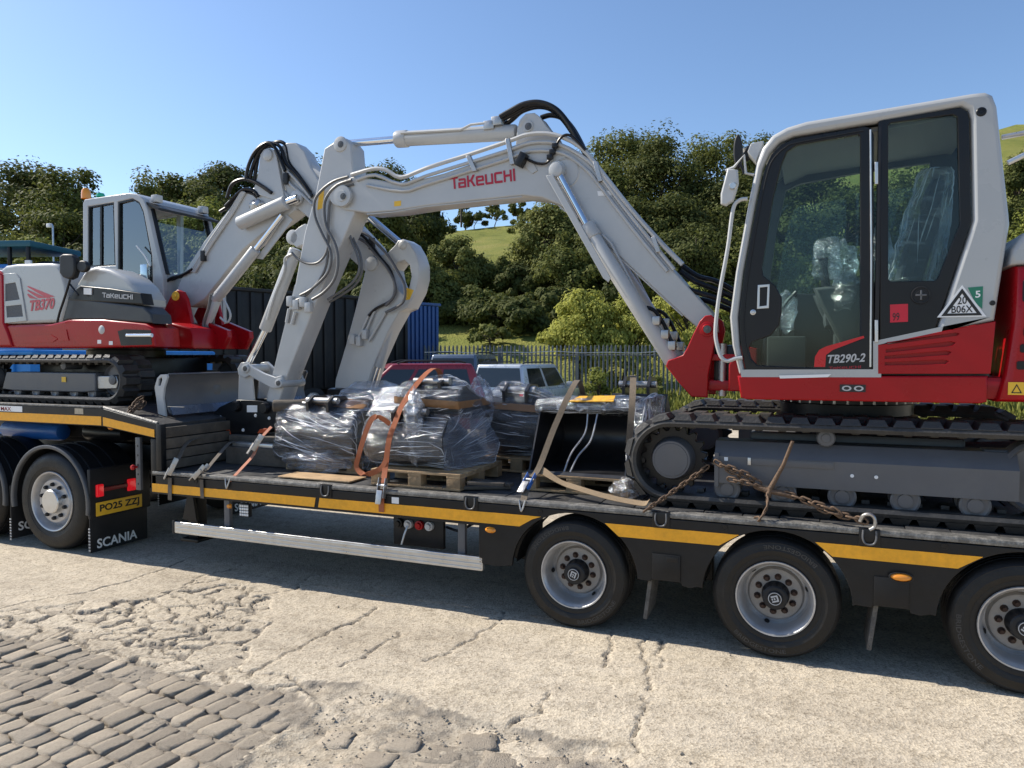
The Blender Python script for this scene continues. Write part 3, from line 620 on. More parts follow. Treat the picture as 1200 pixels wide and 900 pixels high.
# rough grass and weeds along the foot of the fence
def verge():
    N = 16000; p = rng.uniform(480, 1330, N); d = rng.uniform(20.8, 27.4, N)
    q = CAM[None, :2] + d[:, None] * (_fw[:2] / math.cos(PITCH) + _rt[:2] * ((p - 600) / F_PX)[:, None])
    hump = np.clip((d - 20.8) / 2.5, 0, 1) * 0.35; cl = np.clip(vnoise(q[:, 0], q[:, 1], 0.8, 301) + 0.6, 0.15, 1)
    h = rng.uniform(0.25, 0.7, N) * cl; pos = np.stack([q[:, 0], q[:, 1], hump + h * 0.45], 1)
    nr = rng.normal(size=(N, 3)) * np.array([1, 1, 0.25]); nr /= np.linalg.norm(nr, axis=1, keepdims=True)
    me = leaf_mesh('verge_grass', pos, nr, h, rng.random(N), leaf_material('verge_leaves', (0.12, 0.14, 0.03), (0.3, 0.3, 0.075)), 0.22, np.tile(np.array([[0, 0, 1.0]]), (N, 1)))
    tag(link('grass', me, None, None, 0), 'rough sunlit grass and weeds along the foot of the fence', 'grass', kind='stuff')
    P = np.linspace(440, 1500, 60); D = np.linspace(20.6, 28.5, 9); V = []
    for a in P:
        for e in D:
            s = CAM[:2] + e * (_fw[:2] / math.cos(PITCH) + _rt[:2] * (a - 600) / F_PX)
            V.append((s[0], s[1], -0.05 + 0.4 * min(1, max(0, (e - 20.6) / 2.5)) + 0.06 * noise.noise(Vector((s[0], s[1], 0)))))
    F4 = [(i * 9 + j, (i + 1) * 9 + j, (i + 1) * 9 + j + 1, i * 9 + j + 1) for i in range(59) for j in range(8)]
    o = pyd('verge', V, F4, grass_material('verge_earth', [(0.3, (0.1, 0.085, 0.05)), (0.6, (0.16, 0.16, 0.05))], 1.2), None, 0); o.data.shade_smooth(); o['kind'] = 'structure'
verge()
# ================================================================== paints and metals
P_WHITE = mat('digger_light_grey', (0.45, 0.455, 0.45), 0.34, var=0.07, scale=3, dust=0.06, coat=0.3, bump=0.04, bscale=6)
P_CABW = mat('cab_pearl_grey', (0.40, 0.405, 0.40), 0.3, var=0.05, scale=3, coat=0.35)
P_RED = mat('digger_red', (0.34, 0.003, 0.007), 0.3, var=0.08, scale=3, coat=0.12, spec=0.25)
P_BLACK = mat('satin_black', (0.008, 0.008, 0.009), 0.34, var=0.2, spec=0.35)
P_DKGREY = mat('track_frame_grey', (0.085, 0.088, 0.097), 0.42, var=0.1, scale=4, dust=0.12, coat=0.1)
P_PLASTIC = mat('dark_plastic', (0.014, 0.0145, 0.016), 0.48, var=0.2, spec=0.35)
P_RUBBER = mat('tyre_rubber', (0.008, 0.0078, 0.0076), 0.5, var=0.35, scale=9, bump=0.25, bscale=60, spec=0.35, dust=0.1, dcol=(0.10, 0.088, 0.075))
P_TRACK = mat('track_rubber', (0.015, 0.0146, 0.0142), 0.55, var=0.25, scale=7, bump=0.3, bscale=50, dust=0.3, dcol=(0.2, 0.18, 0.155))
P_CHROME = mat('chrome_rod', (0.75, 0.77, 0.8), 0.08, 1.0, var=0.03)
P_STEEL = mat('bare_steel', (0.42, 0.41, 0.4), 0.38, 0.9, var=0.2, scale=12, bump=0.15, bscale=60)
P_ALU = mat('brushed_aluminium', (0.6, 0.6, 0.59), 0.33, 0.85, var=0.1, scale=10)
P_RIM = mat('wheel_silver', (0.46, 0.46, 0.465), 0.36, 0.55, var=0.16, scale=9, dust=0.25, dcol=(0.2, 0.18, 0.155))
P_DISC = mat('wheel_disc_grey', (0.33, 0.305, 0.275), 0.6, 0.1, var=0.2, scale=12, dust=0.3, dcol=(0.25, 0.21, 0.17))
P_RUST = mat('rusty_steel', (0.115, 0.07, 0.043), 0.7, 0.3, var=0.4, scale=25, bump=0.5, bscale=90, dust=0.3, dcol=(0.26, 0.19, 0.13))
P_TRL = mat('trailer_charcoal', (0.0075, 0.0077, 0.0085), 0.42, var=0.3, scale=6, bump=0.12, bscale=50, spec=0.3, dust=0.09, dcol=(0.10, 0.092, 0.083))
P_SCUFF = mat('scuffed_edge', (0.03, 0.03, 0.03), 0.5, 0.1, var=0.5, scale=22, bump=0.5, bscale=70, dust=0.72, dcol=(0.46, 0.44, 0.4))
P_DECK = mat('deck_plate', (0.03, 0.031, 0.034), 0.55, 0.1, var=0.4, scale=8, bump=0.6, bscale=35, rnd=0.2, dust=0.3, dcol=(0.15, 0.135, 0.115))
P_YEL = mat('yellow_reflective_tape', (0.85, 0.385, 0.01), 0.45, var=0.15, scale=24, dust=0.14, dcol=(0.25, 0.16, 0.06))
P_WOOD = mat('pallet_wood', (0.34, 0.225, 0.12), 0.8, var=0.35, scale=9, bump=0.5, bscale=45, rnd=0.25)
P_OLDWOOD = mat('weathered_timber', (0.10, 0.082, 0.063), 0.85, var=0.45, scale=8, bump=0.6, bscale=40, rnd=0.3)
P_AMBER = mat('amber_lens', (0.75, 0.27, 0.02), 0.2, var=0.1, coat=0.6)
P_REDL = mat('red_lens', (0.62, 0.01, 0.02), 0.15, var=0.05, coat=0.8, emit=(1.0, 0.02, 0.03, 0.25))
P_PLATE = mat('number_plate_yellow', (0.8, 0.47, 0.03), 0.4, var=0.06, scale=10)
P_INK = mat('black_ink', (0.012, 0.012, 0.012), 0.5)
P_WHT = mat('white_print', (0.78, 0.78, 0.77), 0.45, var=0.04)
P_GREYPR = mat('silver_print', (0.46, 0.46, 0.46), 0.4, var=0.05)
P_BLUEP = mat('blue_paint', (0.02, 0.12, 0.42), 0.4, var=0.12, coat=0.2)
G_CAB = glass('cab_glass', (0.81, 0.89, 0.875), 0.0, 0.0, 1.32)
G_DARK = glass('dark_glass', (0.34, 0.42, 0.42), 0.02)

def arc(cx, cz, r, a0, a1, n=24, rz=None): return [(cx + r * math.cos(R(a0 + (a1 - a0) * k / n)), cz + (rz or r) * math.sin(R(a0 + (a1 - a0) * k / n))) for k in range(n + 1)]

# ================================================================== low-loader trailer
TRL = thing('low_loader_trailer', 'black low loader trailer with yellow reflective side tape carrying both diggers', 'trailer', (1.0, 1.27, 0))
AX = [0.0, 1.36, 2.72, 4.08]; DZ = 0.90; YF = 2.55
def side_panel(y0, y1, name):
    lp = [(-4.09, 0.862), (-4.09, 0.69), (-0.74, 0.69), (-0.74, 0.405), (-0.60, 0.395)]
    for i, x in enumerate(AX):
        lp += arc(x, 0.40, 0.455 if i else 0.47, 178, 2, 26, 0.445)
        if i < len(AX) - 1: lp += [(x + 0.47, 0.425), (x + 0.56, 0.42), (x + 0.565, 0.435), (x + 0.765, 0.435), (x + 0.77, 0.415), (x + 0.82, 0.405), (x + 0.875, 0.42)]
    lp += [(5.2, 0.42), (5.2, 0.862)]
    return plate(name, [lp], y0, y1, P_TRL, TRL, 0.004)
side_panel(0.0, 0.035, 'side_panel'); side_panel(YF - 0.035, YF, 'side_panel')
for y0, y1 in ((-0.004, 0.11), (YF - 0.11, YF + 0.004)):
    box('edge_rail', -4.09, 5.2, y0, y1, 0.866, DZ + 0.004, P_SCUFF, TRL, 0.016)
# raised guard boxes between the wheels, each with its latch slot
for i in range(3):
    x = AX[i] + 0.57
    g = box('guard_box', x, x + 0.19, -0.014, -0.001, 0.44, 0.62, P_TRL, TRL, 0.006)
    if i == 0: box('latch_slot', x + 0.1, x + 0.175, -0.02, -0.015, 0.575, 0.61, P_BLACK, g, 0.002)
    else:
        lc = (x + 0.145, -0.015, 0.632 if i == 1 else 0.6); squash(lathe('marker_lamp', [(0, 0.016), (0.02, 0.014), (0.036, 0.006), (0.04, 0.0)], lc, (0, -1, 0), P_AMBER, g, 24), lc, 1.45, 0.6); squash(lathe('lamp_bezel', [(0.047, 0.0), (0.047, 0.008), (0.041, 0.009), (0.04, 0.0)], lc, (0, -1, 0), P_PLASTIC, g, 24), lc, 1.45, 0.66)
squash(lathe('marker_lamp', [(0, 0.022), (0.02, 0.02), (0.03, 0.008), (0.034, 0.0)], (-0.645, -0.001, 0.665), (0, -1, 0), P_AMBER, TRL, 20), (-0.645, 0, 0.665), 1.3, 0.7)
lathe('marker_lamp', [(0, 0.022), (0.016, 0.02), (0.024, 0.008), (0.026, 0.0)], (-3.219, 0.06, 0.63), (0, -1, 0), P_AMBER, TRL, 20)
# yellow tape, cut where the wheel arches reach it
for lp in ([(-4.085, 0.708), (-2.25, 0.711), (-2.235, 0.788), (-4.085, 0.784)], [(-2.21, 0.711), (-0.41, 0.714), (-0.31, 0.775), (-0.24, 0.80), (-2.195, 0.79)],
           [(0.235, 0.795), (0.335, 0.71), (1.01, 0.715), (1.135, 0.797)], [(1.595, 0.795), (1.695, 0.715), (2.37, 0.715), (2.495, 0.797)], [(2.955, 0.795), (3.055, 0.715), (3.73, 0.715), (3.855, 0.797)]):
    plate('reflective_tape', [lp], -0.004, -0.001, P_YEL, TRL, 0.0)
# deck of cross boards, so that their joints show
x = -4.0; dk = 0
while x < 5.15:
    w = 0.235 + 0.01 * ((dk * 7) % 3); box('deck_board', x, min(x + w - 0.006, 5.18), 0.112, YF - 0.112, 0.845, DZ - 0.004 + 0.003 * ((dk * 5) % 3 - 1), P_DECK, TRL, 0.004); x += w; dk += 1
for y in (0.78, 1.62): box('chassis_beam', -4.0, 5.1, y, y + 0.15, 0.69, 0.84, P_TRL, TRL, 0.01)
for x in (-3.4, -2.4, -1.4, -0.6, 0.68, 2.04, 3.4): box('cross_member', x, x + 0.07, 0.04, YF - 0.04, 0.70, 0.84, P_TRL, TRL, 0.005)
# lashing pockets: black plates paint the shade inside them, with steel rings
for x in (-2.131, -0.805, 0.628, 1.90):
    pk = box('pocket_shade_plate', x - 0.06, x + 0.06, -0.008, 0.03, 0.80, 0.905, P_BLACK, TRL, 0.006)
    tube('ring', [(x - 0.035, -0.012, 0.90), (x - 0.037, -0.018, 0.85), (x - 0.02, -0.02, 0.818), (x + 0.02, -0.02, 0.818), (x + 0.037, -0.018, 0.85), (x + 0.035, -0.012, 0.90)], 0.0062, P_DKGREY, pk, 8, 4)
for x in (1.045, 2.30, -0.25, -3.55): lathe('bolt_hole', [(0, 0.001), (0.013, 0.001), (0.014, 0.004), (0.019, 0.004), (0.02, 0.0)], (x, -0.001, 0.838), (0, -1, 0), P_BLACK, TRL, 16)
# side guard
sg = plate('side_guard', rrect(-3.82, -0.71, 0.345, 0.45, 0.012), 0.0, 0.04, P_ALU, TRL, 0.004)
boxes('rib', [(-3.80, -0.72, -0.006, 0.0, 0.36, 0.368), (-3.80, -0.72, -0.006, 0.0, 0.392, 0.40), (-3.80, -0.72, -0.006, 0.0, 0.424, 0.432)], P_ALU, sg, 0.002)
box('end_cap', -3.845, -3.815, -0.004, 0.045, 0.335, 0.46, P_PLASTIC, sg, 0.01)
for x in (-3.27, -0.94): box('guard_post', x, x + 0.06, 0.045, 0.085, 0.345, 0.70, P_DKGREY, TRL, 0.004)
# valve panel under the deck
vp = box('valve_panel', -1.58, -1.12, 0.15, 0.19, 0.43, 0.68, P_TRL, TRL, 0.005)
for x, m in ((-1.43, P_GREYPR), (-1.33, P_RED), (-1.24, P_GREYPR), (-1.52, P_BLACK)): lathe('coupling', [(0, 0.05), (0.022, 0.05), (0.026, 0.03), (0.036, 0.028), (0.038, 0.0)], (x, 0.15, 0.61), (0, -1, 0), m, vp, 16)
tube('lever', [(-1.42, 0.1, 0.6), (-1.43, 0.07, 0.54), (-1.45, 0.06, 0.46)], 0.008, P_STEEL, vp, 8)
tube('air_hose', [(-1.12, 0.2, 0.6), (-1.0, 0.2, 0.58), (-0.9, 0.2, 0.64), (-0.78, 0.2, 0.68)], 0.011, P_BLACK, TRL, 8, 5)
wk = box('work_lamp', -3.11, -3.0, 0.06, 0.10, 0.545, 0.665, P_PLASTIC, TRL, 0.008)
boxes('led_cell', [(-3.10 + 0.025 * i, -3.08 + 0.025 * i, 0.052, 0.06, 0.555 + 0.026 * j, 0.575 + 0.026 * j) for i in range(4) for j in range(4)], P_WHT, wk, 0.003)
lg = box('landing_leg', -3.97, -3.85, 0.30, 0.42, 0.22, 0.86, P_TRL, TRL, 0.01); box('foot', -4.02, -3.80, 0.25, 0.47, 0.19, 0.22, P_TRL, lg, 0.008)
plate('gusset', [(-4.0, 0.40), (-3.82, 0.40), (-3.86, 0.62), (-3.93, 0.66)], 0.26, 0.29, P_TRL, lg, 0.003)
box('white_label', -1.50, -1.435, -0.003, -0.001, 0.80, 0.85, P_WHT, TRL, 0.0)
P_FLAP = mat('frayed_rubber', (0.05, 0.048, 0.045), 0.8, var=0.5, scale=35, bump=0.9, bscale=120, dust=0.6, dcol=(0.3, 0.28, 0.25))
# mud flaps behind the wheels
for x in (0.545, 1.95, 3.31):
    f = plate('mud_flap', [(0.06, 0.43), (0.36, 0.43), (0.36, 0.14), (0.06, 0.13)], -0.014, 0.014, P_FLAP, TRL, 0.004)
    f.data.transform(Matrix.Translation((x, 0, 0)) @ Matrix.Translation((0, 0, 0.43)) @ Matrix.Rotation(R(7), 4, 'Y') @ Matrix.Translation((0, 0, -0.43)) @ Matrix.Rotation(R(90), 4, 'Z') @ Matrix.Identity(4))
# gooseneck over the tractor
def neck_side(y0, y1): return plate('neck_beam', [(-8.2, 1.29), (-4.72, 1.29), (-4.03, 1.205), (-4.03, 1.335), (-4.72, 1.462), (-8.2, 1.462)], y0, y1, P_TRL, TRL, 0.005)
neck_side(0.0, 0.05); neck_side(YF - 0.05, YF)
for lp in ([(-8.2, 1.30), (-4.735, 1.30), (-4.735, 1.385), (-8.2, 1.385)], [(-4.71, 1.30), (-4.045, 1.215), (-4.045, 1.285), (-4.71, 1.38)]): plate('reflective_tape', [lp], -0.004, -0.001, P_YEL, TRL, 0.0)
x = -8.2
while x < -4.75: box('neck_board', x, x + 0.224, 0.052, YF - 0.052, 1.42, 1.458, P_DECK, TRL, 0.004); x += 0.23
for k in range(3):
    a, b = -4.72 + 0.23 * k, -4.72 + 0.23 * (k + 1) - 0.008; za, zb = 1.455 - (a + 4.72) * 0.184, 1.455 - (b + 4.72) * 0.184
    pyd('neck_board', [(a, 0.052, za), (b, 0.052, zb), (b, YF - 0.052, zb), (a, YF - 0.052, za), (a, 0.052, za - 0.04), (b, 0.052, zb - 0.04), (b, YF - 0.052, zb - 0.04), (a, YF - 0.052, za - 0.04)],
        [(0, 1, 2, 3), (7, 6, 5, 4), (0, 4, 5, 1), (1, 5, 6, 2), (2, 6, 7, 3), (3, 7, 4, 0)], P_DECK, TRL, 30)
box('neck_edge', -8.2, -4.73, -0.003, 0.05, 1.464, 1.482, P_SCUFF, TRL, 0.006)
tube('neck_edge', [(-4.73, 0.024, 1.468), (-4.03, 0.024, 1.342)], 0.017, P_SCUFF, TRL, 8)
box('neck_frame', -8.0, -4.15, 0.75, 1.8, 1.05, 1.285, P_TRL, TRL, 0.02)
box('neck_upright', -4.10, -4.03, 0.0, YF, 0.70, 1.20, P_TRL, TRL, 0.01)
# timber faced step at the front of the bed
for z0, z1 in ((1.205, 1.30), (1.10, 1.195), (1.0, 1.09), (0.905, 0.99)): box('step_plank', -4.028, -3.985, 0.07, 2.48, z0, z1, P_OLDWOOD, TRL, 0.006)
box('corner_post', -4.03, -3.965, -0.002, 0.06, 0.906, 1.335, P_TRL, TRL, 0.008)
np_ = box('perforated_post', -4.33, -4.27, 0.03, 0.06, 0.70, 1.20, P_DKGREY, TRL, 0.005)
for k in range(5): lathe('slot', [(0, 0.001), (0.008, 0.001), (0.011, 0.0)], (-4.30, 0.03, 0.76 + 0.09 * k), (0, -1, 0), P_INK, np_, 10)
kb = lathe('red_knob', [(0, 0.06), (0.02, 0.055), (0.026, 0.04), (0.018, 0.02), (0.01, 0.018), (0.01, 0.0)], (-4.31, 0.03, 0.92), (-0.3, -1, 0), P_RED, TRL, 14)
mp = box('maker_plate', -6.22, -5.87, -0.004, -0.001, 1.395, 1.452, P_WHT, TRL, 0.0)
text('lettering', 'MAX', (-6.20, -0.0045, 1.402), (0.16, 0, 0), (0, 0, 0.04), mat('dark_red_print', (0.2, 0.01, 0.015), 0.5), mp, 0.001, 0.02)
box('bare_patch', -5.10, -4.98, -0.003, -0.001, 1.40, 1.455, mat('worn_cream', (0.42, 0.36, 0.26), 0.6, var=0.3, scale=20), TRL, 0.0)
box('white_label', -3.90, -3.70, 0.02, 0.03, 1.5, 1.505, P_STEEL, TRL, 0.0)

def hub_bits(w, n, rr, h, rn, m, hh=0.02):
    for k in range(n):
        t = 2 * math.pi * (k + 0.5) / n
        lathe('wheel_nut', [(0, hh), (rn * 0.8, hh), (rn, hh * 0.6), (rn, 0)], (rr * math.cos(t), -h, rr * math.sin(t)), (0, -1, 0), m, w, 8)
P_NUT = mat('rusty_nut', (0.055, 0.03, 0.02), 0.7, 0.3, var=0.3, scale=40)
P_SIDEW = mat('worn_sidewall', (0.03, 0.029, 0.028), 0.6, var=0.4, scale=20, dust=0.3, dcol=(0.12, 0.11, 0.1))
def trailer_wheel():
    gr = []
    for h in (-0.07, -0.12, -0.17, -0.22): gr += [(0.397, h + 0.012), (0.387, h + 0.010), (0.387, h + 0.001), (0.397, h - 0.001)]
    prof = [(0.236, -0.03), (0.243, -0.004), (0.262, 0.004), (0.28, 0.003), (0.284, 0.006), (0.30, 0.010), (0.315, 0.014), (0.319, 0.012), (0.345, 0.012), (0.362, 0.006), (0.366, 0.007), (0.378, -0.004), (0.39, -0.022), (0.396, -0.044)] + gr + [(0.396, -0.245), (0.385, -0.268), (0.35, -0.285), (0.28, -0.285), (0.24, -0.26)]
    w = lathe('wheel', prof, (0, 0, 0), (0, -1, 0), P_RUBBER, None, 64, 28)
    lathe('rim', [(0.243, -0.26), (0.236, -0.03), (0.238, -0.006), (0.246, 0.004), (0.243, 0.012), (0.235, 0.011), (0.228, -0.001), (0.217, -0.012), (0.212, -0.03), (0.208, -0.05), (0.204, -0.13), (0.192, -0.142), (0.178, -0.138)], (0, 0, 0), (0, -1, 0), P_RIM, w, 56, 30)
    lathe('wheel_disc', [(0.18, -0.142), (0.172, -0.128), (0.165, -0.112), (0.15, -0.106), (0.06, -0.106)], (0, 0, 0), (0, -1, 0), P_DISC, w, 48, 30)
    for k in range(10):
        t = 2 * math.pi * (k + 0.3) / 10; lathe('wheel_nut', [(0, 0.030), (0.012, 0.030), (0.015, 0.022), (0.017, 0.005), (0.022, 0.004), (0.0225, 0)], (0.116 * math.cos(t), 0.106, 0.116 * math.sin(t)), (0, -1, 0), P_NUT, w, 10)
    for k in range(3):
        t = 2 * math.pi * (k + 0.72) / 3; lathe('hand_hole', [(0, 0.002), (0.017, 0.002), (0.0175, 0)], (0.197 * math.cos(t), 0.118, 0.197 * math.sin(t)), (-math.cos(t) * 0.9, -0.5, -math.sin(t) * 0.9), P_INK, w, 12)
    lathe('hub', [(0.088, -0.106), (0.086, -0.075), (0.08, -0.06), (0.078, -0.02), (0.07, -0.012), (0.05, -0.010), (0.046, 0.0), (0.04, 0.004), (0.0, 0.005)], (0, 0, 0), (0, -1, 0), P_PLASTIC, w, 32, 30)
    arc_text('sidewall_lettering', 'BRIDGESTONE', (0, -0.011, 0), 0.325, 0.028, R(-35), R(58), P_SIDEW, w); arc_text('sidewall_lettering', 'BRIDGESTONE', (0, -0.011, 0), 0.325, 0.028, R(145), R(58), P_SIDEW, w)
    lathe('hub_badge', [(0.041, 0.0045), (0.041, 0.007), (0.037, 0.007), (0.037, 0.0045)], (0, 0, 0), (0, -1, 0), P_GREYPR, w, 28)
    outline('hub_emblem', [[(0.1, 0.1), (0.28, 0.1), (0.28, 0.75), (0.72, 0.75), (0.72, 0.1), (0.9, 0.1), (0.9, 0.92), (0.1, 0.92)], [(0.38, 0.12), (0.62, 0.12), (0.62, 0.28), (0.38, 0.28)], [(0.38, 0.4), (0.62, 0.4), (0.62, 0.56), (0.38, 0.56)]], (-0.026, -0.0055, -0.026), (0.052, 0, 0), (0, 0, 0.052), P_GREYPR, w, 0.0015)
    return w
tw = trailer_wheel()
def set_wheel(w, parent, x, y, z, flip=False, rot=0.0):
    w.parent = parent; w.location = Vector((x, y, z)) - world_loc(parent); w.rotation_euler = (0, rot, math.pi if flip else 0)
first = True
for i, x in enumerate(AX):
    w = tw if first else copy_tree(tw); first = False
    set_wheel(w, TRL, x, 0.018, 0.398, False, 0.35 + 0.9 * i)
    w = copy_tree(tw); set_wheel(w, TRL, x, YF - 0.018, 0.398, True, 1.1 * i)
    cyl('axle', (x, 0.25, 0.398), (x, YF - 0.25, 0.398), 0.065, P_TRL, TRL, 16)
    ar = arc(x, 0.40, 0.452, 175, 5, 24)
    pyd('wheel_arch', [(p[0], 0.036, p[1] - 0.006) for p in ar] + [(p[0], 0.36, p[1] - 0.006) for p in ar], [(k, k + 1, k + 26, k + 25) for k in range(24)], P_TRL, TRL, 60)
# striped plates and tanks hanging under the bed
for x in AX: box('spring_hanger', x - 0.75, x - 0.45, 0.5, 0.62, 0.32, 0.7, P_TRL, TRL, 0.01)

# ================================================================== the tractor unit that pulls it
TRK = thing('tractor_truck', 'black tractor truck rear end with yellow number plate under the trailer neck', 'truck', (-6.0, 1.27, 0))
def truck_wheel():
    gr = []
    for h in (-0.08, -0.14, -0.2, -0.25): gr += [(0.499, h + 0.015), (0.486, h + 0.012), (0.486, h + 0.001), (0.499, h - 0.002)]
    w = lathe('wheel', [(0.296, -0.04), (0.302, -0.004), (0.325, 0.006), (0.35, 0.01), (0.353, 0.013), (0.40, 0.016), (0.44, 0.01), (0.468, -0.004), (0.49, -0.03), (0.498, -0.055)] + gr + [(0.498, -0.29), (0.485, -0.315), (0.42, -0.335), (0.32, -0.33)], (0, 0, 0), (0, -1, 0), P_RUBBER, None, 64, 28)
    lathe('rim', [(0.30, -0.3), (0.296, -0.03), (0.305, 0.006), (0.30, 0.014), (0.288, 0.01), (0.275, -0.012), (0.268, -0.05), (0.258, -0.075), (0.24, -0.06), (0.225, -0.028), (0.215, -0.02), (0.09, -0.02)], (0, 0, 0), (0, -1, 0), P_RIM, w, 56, 28)
    for k in range(10):
        t = 2 * math.pi * (k + 0.2) / 10
        lathe('wheel_nut', [(0, 0.03), (0.014, 0.03), (0.019, 0.02), (0.021, 0)], (0.17 * math.cos(t), 0.02, 0.17 * math.sin(t)), (0, -1, 0), P_PLASTIC, w, 10)
    lathe('hub', [(0.122, -0.02), (0.12, 0.02), (0.112, 0.03), (0.0, 0.034)], (0, 0, 0), (0, -1, 0), P_ALU, w, 32, 30)
    return w
kw = truck_wheel(); set_wheel(kw, TRK, -5.50, 0.03, 0.50, False, 0.4)
for x, y, f in ((-6.74, 0.03, False), (-5.50, YF - 0.03, True), (-6.74, YF - 0.03, True)): set_wheel(copy_tree(kw), TRK, x, y, 0.50, f, 1.0)
def fender(x, y0, y1, a0=190, a1=-10):
    o_ = arc(x, 0.50, 0.575, a0, a1, 30); i_ = arc(x, 0.50, 0.535, a1, a0, 30)
    f = plate('fender', [o_ + i_], y0, y0 + 0.05, mat('fender_plastic', (0.075, 0.078, 0.083), 0.4, var=0.1), TRK, 0.012)
    a = arc(x, 0.50, 0.56, a0, a1, 30)
    pyd('fender_skin', [(p[0], y0 + 0.05, p[1]) for p in a] + [(p[0], y1, p[1]) for p in a] + [(x + (p[0] - x) * 0.985, y0 + 0.05, 0.5 + (p[1] - 0.5) * 0.985) for p in a] + [(x + (p[0] - x) * 0.985, y1, 0.5 + (p[1] - 0.5) * 0.985) for p in a],
        [(k, k + 1, k + 32, k + 31) for k in range(30)] + [(k + 62, k + 93, k + 94, k + 63) for k in range(30)], P_PLASTIC, f, 60)
    for j in range(3):
        yy = y0 + 0.12 + 0.14 * j; tube('fender_ridge', [(x + 0.567 * math.cos(R(t)), yy, 0.5 + 0.567 * math.sin(R(t))) for t in range(-15, 186, 8)], 0.008, P_PLASTIC, f, 6)
for x in (-5.52, -6.76):
    fender(x, 0.0, 0.62); fender(x, YF - 0.62, YF)
for x0, c in ((-4.95, True), (-6.12, False)):
    for ya, yb in ((0.02, 0.68), (1.87, 2.53)):
        fl = box('mud_flap', x0 - 0.015, x0, ya, yb, 0.03 if c else 0.06, 0.62, P_PLASTIC, TRK, 0.005)
        boxes('flap_edge', [(x0 - 0.02, x0 + 0.002, ya - 0.006, ya - 0.001, 0.05 + 0.03 * k, 0.066 + 0.03 * k) for k in range(8)], P_GREYPR, fl, 0.001)
        if c or ya < 1: text('lettering', 'SCANIA', (x0 + 0.001, ya + 0.07, 0.06 if c else 0.13), (0, 0.46, 0), (0, 0, 0.095), P_WHT, fl, 0.002, 0.02)
rw = box('rear_wing', -4.985, -4.94, 0.02, 0.72, 0.36, 0.86, P_PLASTIC, TRK, 0.02)
pl = box('number_plate', -4.938, -4.926, 0.075, 0.60, 0.385, 0.52, P_PLATE, TRK, 0.004)
text('lettering', 'PO25 ZZJ', (-4.9255, 0.11, 0.405), (0, 0.455, 0), (0, 0, 0.09), P_INK, pl, 0.001, 0.03)
for y0, y1 in ((0.075, 0.15), (0.43, 0.52)): box('tail_lamp', -4.94, -4.91, y0, y1, 0.575, 0.70, P_REDL, TRK, 0.012)
box('lamp_bar', -4.94, -4.92, 0.15, 0.43, 0.62, 0.66, mat('dim_red_bar', (0.2, 0.02, 0.02), 0.3), TRK, 0.006)
for y in (0.85, 1.55): box('frame_rail', -8.2, -4.75, y, y + 0.14, 0.72, 1.0, P_BLACK, TRK, 0.01)
box('frame_end', -4.78, -4.72, 0.8, 1.75, 0.6, 1.0, P_BLACK, TRK, 0.01)
box('fifth_wheel_plate', -6.6, -5.6, 0.8, 1.74, 1.0, 1.06, P_BLACK, TRK, 0.02)
cyl('neck_cylinder', (-7.1, 0.62, 1.12), (-6.12, 0.62, 1.12), 0.10, P_BLUEP, TRK, 24, 0.05)  # cylinder in blue, standing for a blue shape under the neck
cyl('neck_cylinder', (-5.75, 0.62, 1.14), (-5.15, 0.62, 1.14), 0.09, P_BLACK, TRK, 24, 0.05)
lathe('work_lamp', [(0, 0.03), (0.02, 0.028), (0.03, 0.01), (0.032, 0.0)], (-5.05, 0.35, 1.24), (0.5, -1, 0), P_AMBER, TRK, 14)
# ================================================================== the big digger at the rear of the trailer
def P3(pts, y): return [tuple(float(v) for v in WY(a, b, y)) for a, b in pts]
def stadium(xa, xb, zc, r, n=20):
    return [(xb + r * math.cos(R(90 - 180 * k / n)), zc + r * math.sin(R(90 - 180 * k / n))) for k in range(n + 1)] + [(xa + r * math.cos(R(270 - 180 * k / n)), zc + r * math.sin(R(270 - 180 * k / n))) for k in range(n + 1)]
def lug_mesh(w, base, top, h):
    V = []; b, t = base / 2, top / 2
    for y in (0.0, w): V += [(-b, y, 0), (b, y, 0), (t, y + (0.02 if y == 0 else -0.02), h), (-t, y + (0.02 if y == 0 else -0.02), h)]
    me = bpy.data.meshes.new('tread_lug'); me.from_pydata(V, [], [(0, 1, 2, 3), (7, 6, 5, 4), (3, 2, 6, 7), (1, 5, 6, 2), (4, 0, 3, 7)]); me.materials.append(P_TRACK); return me
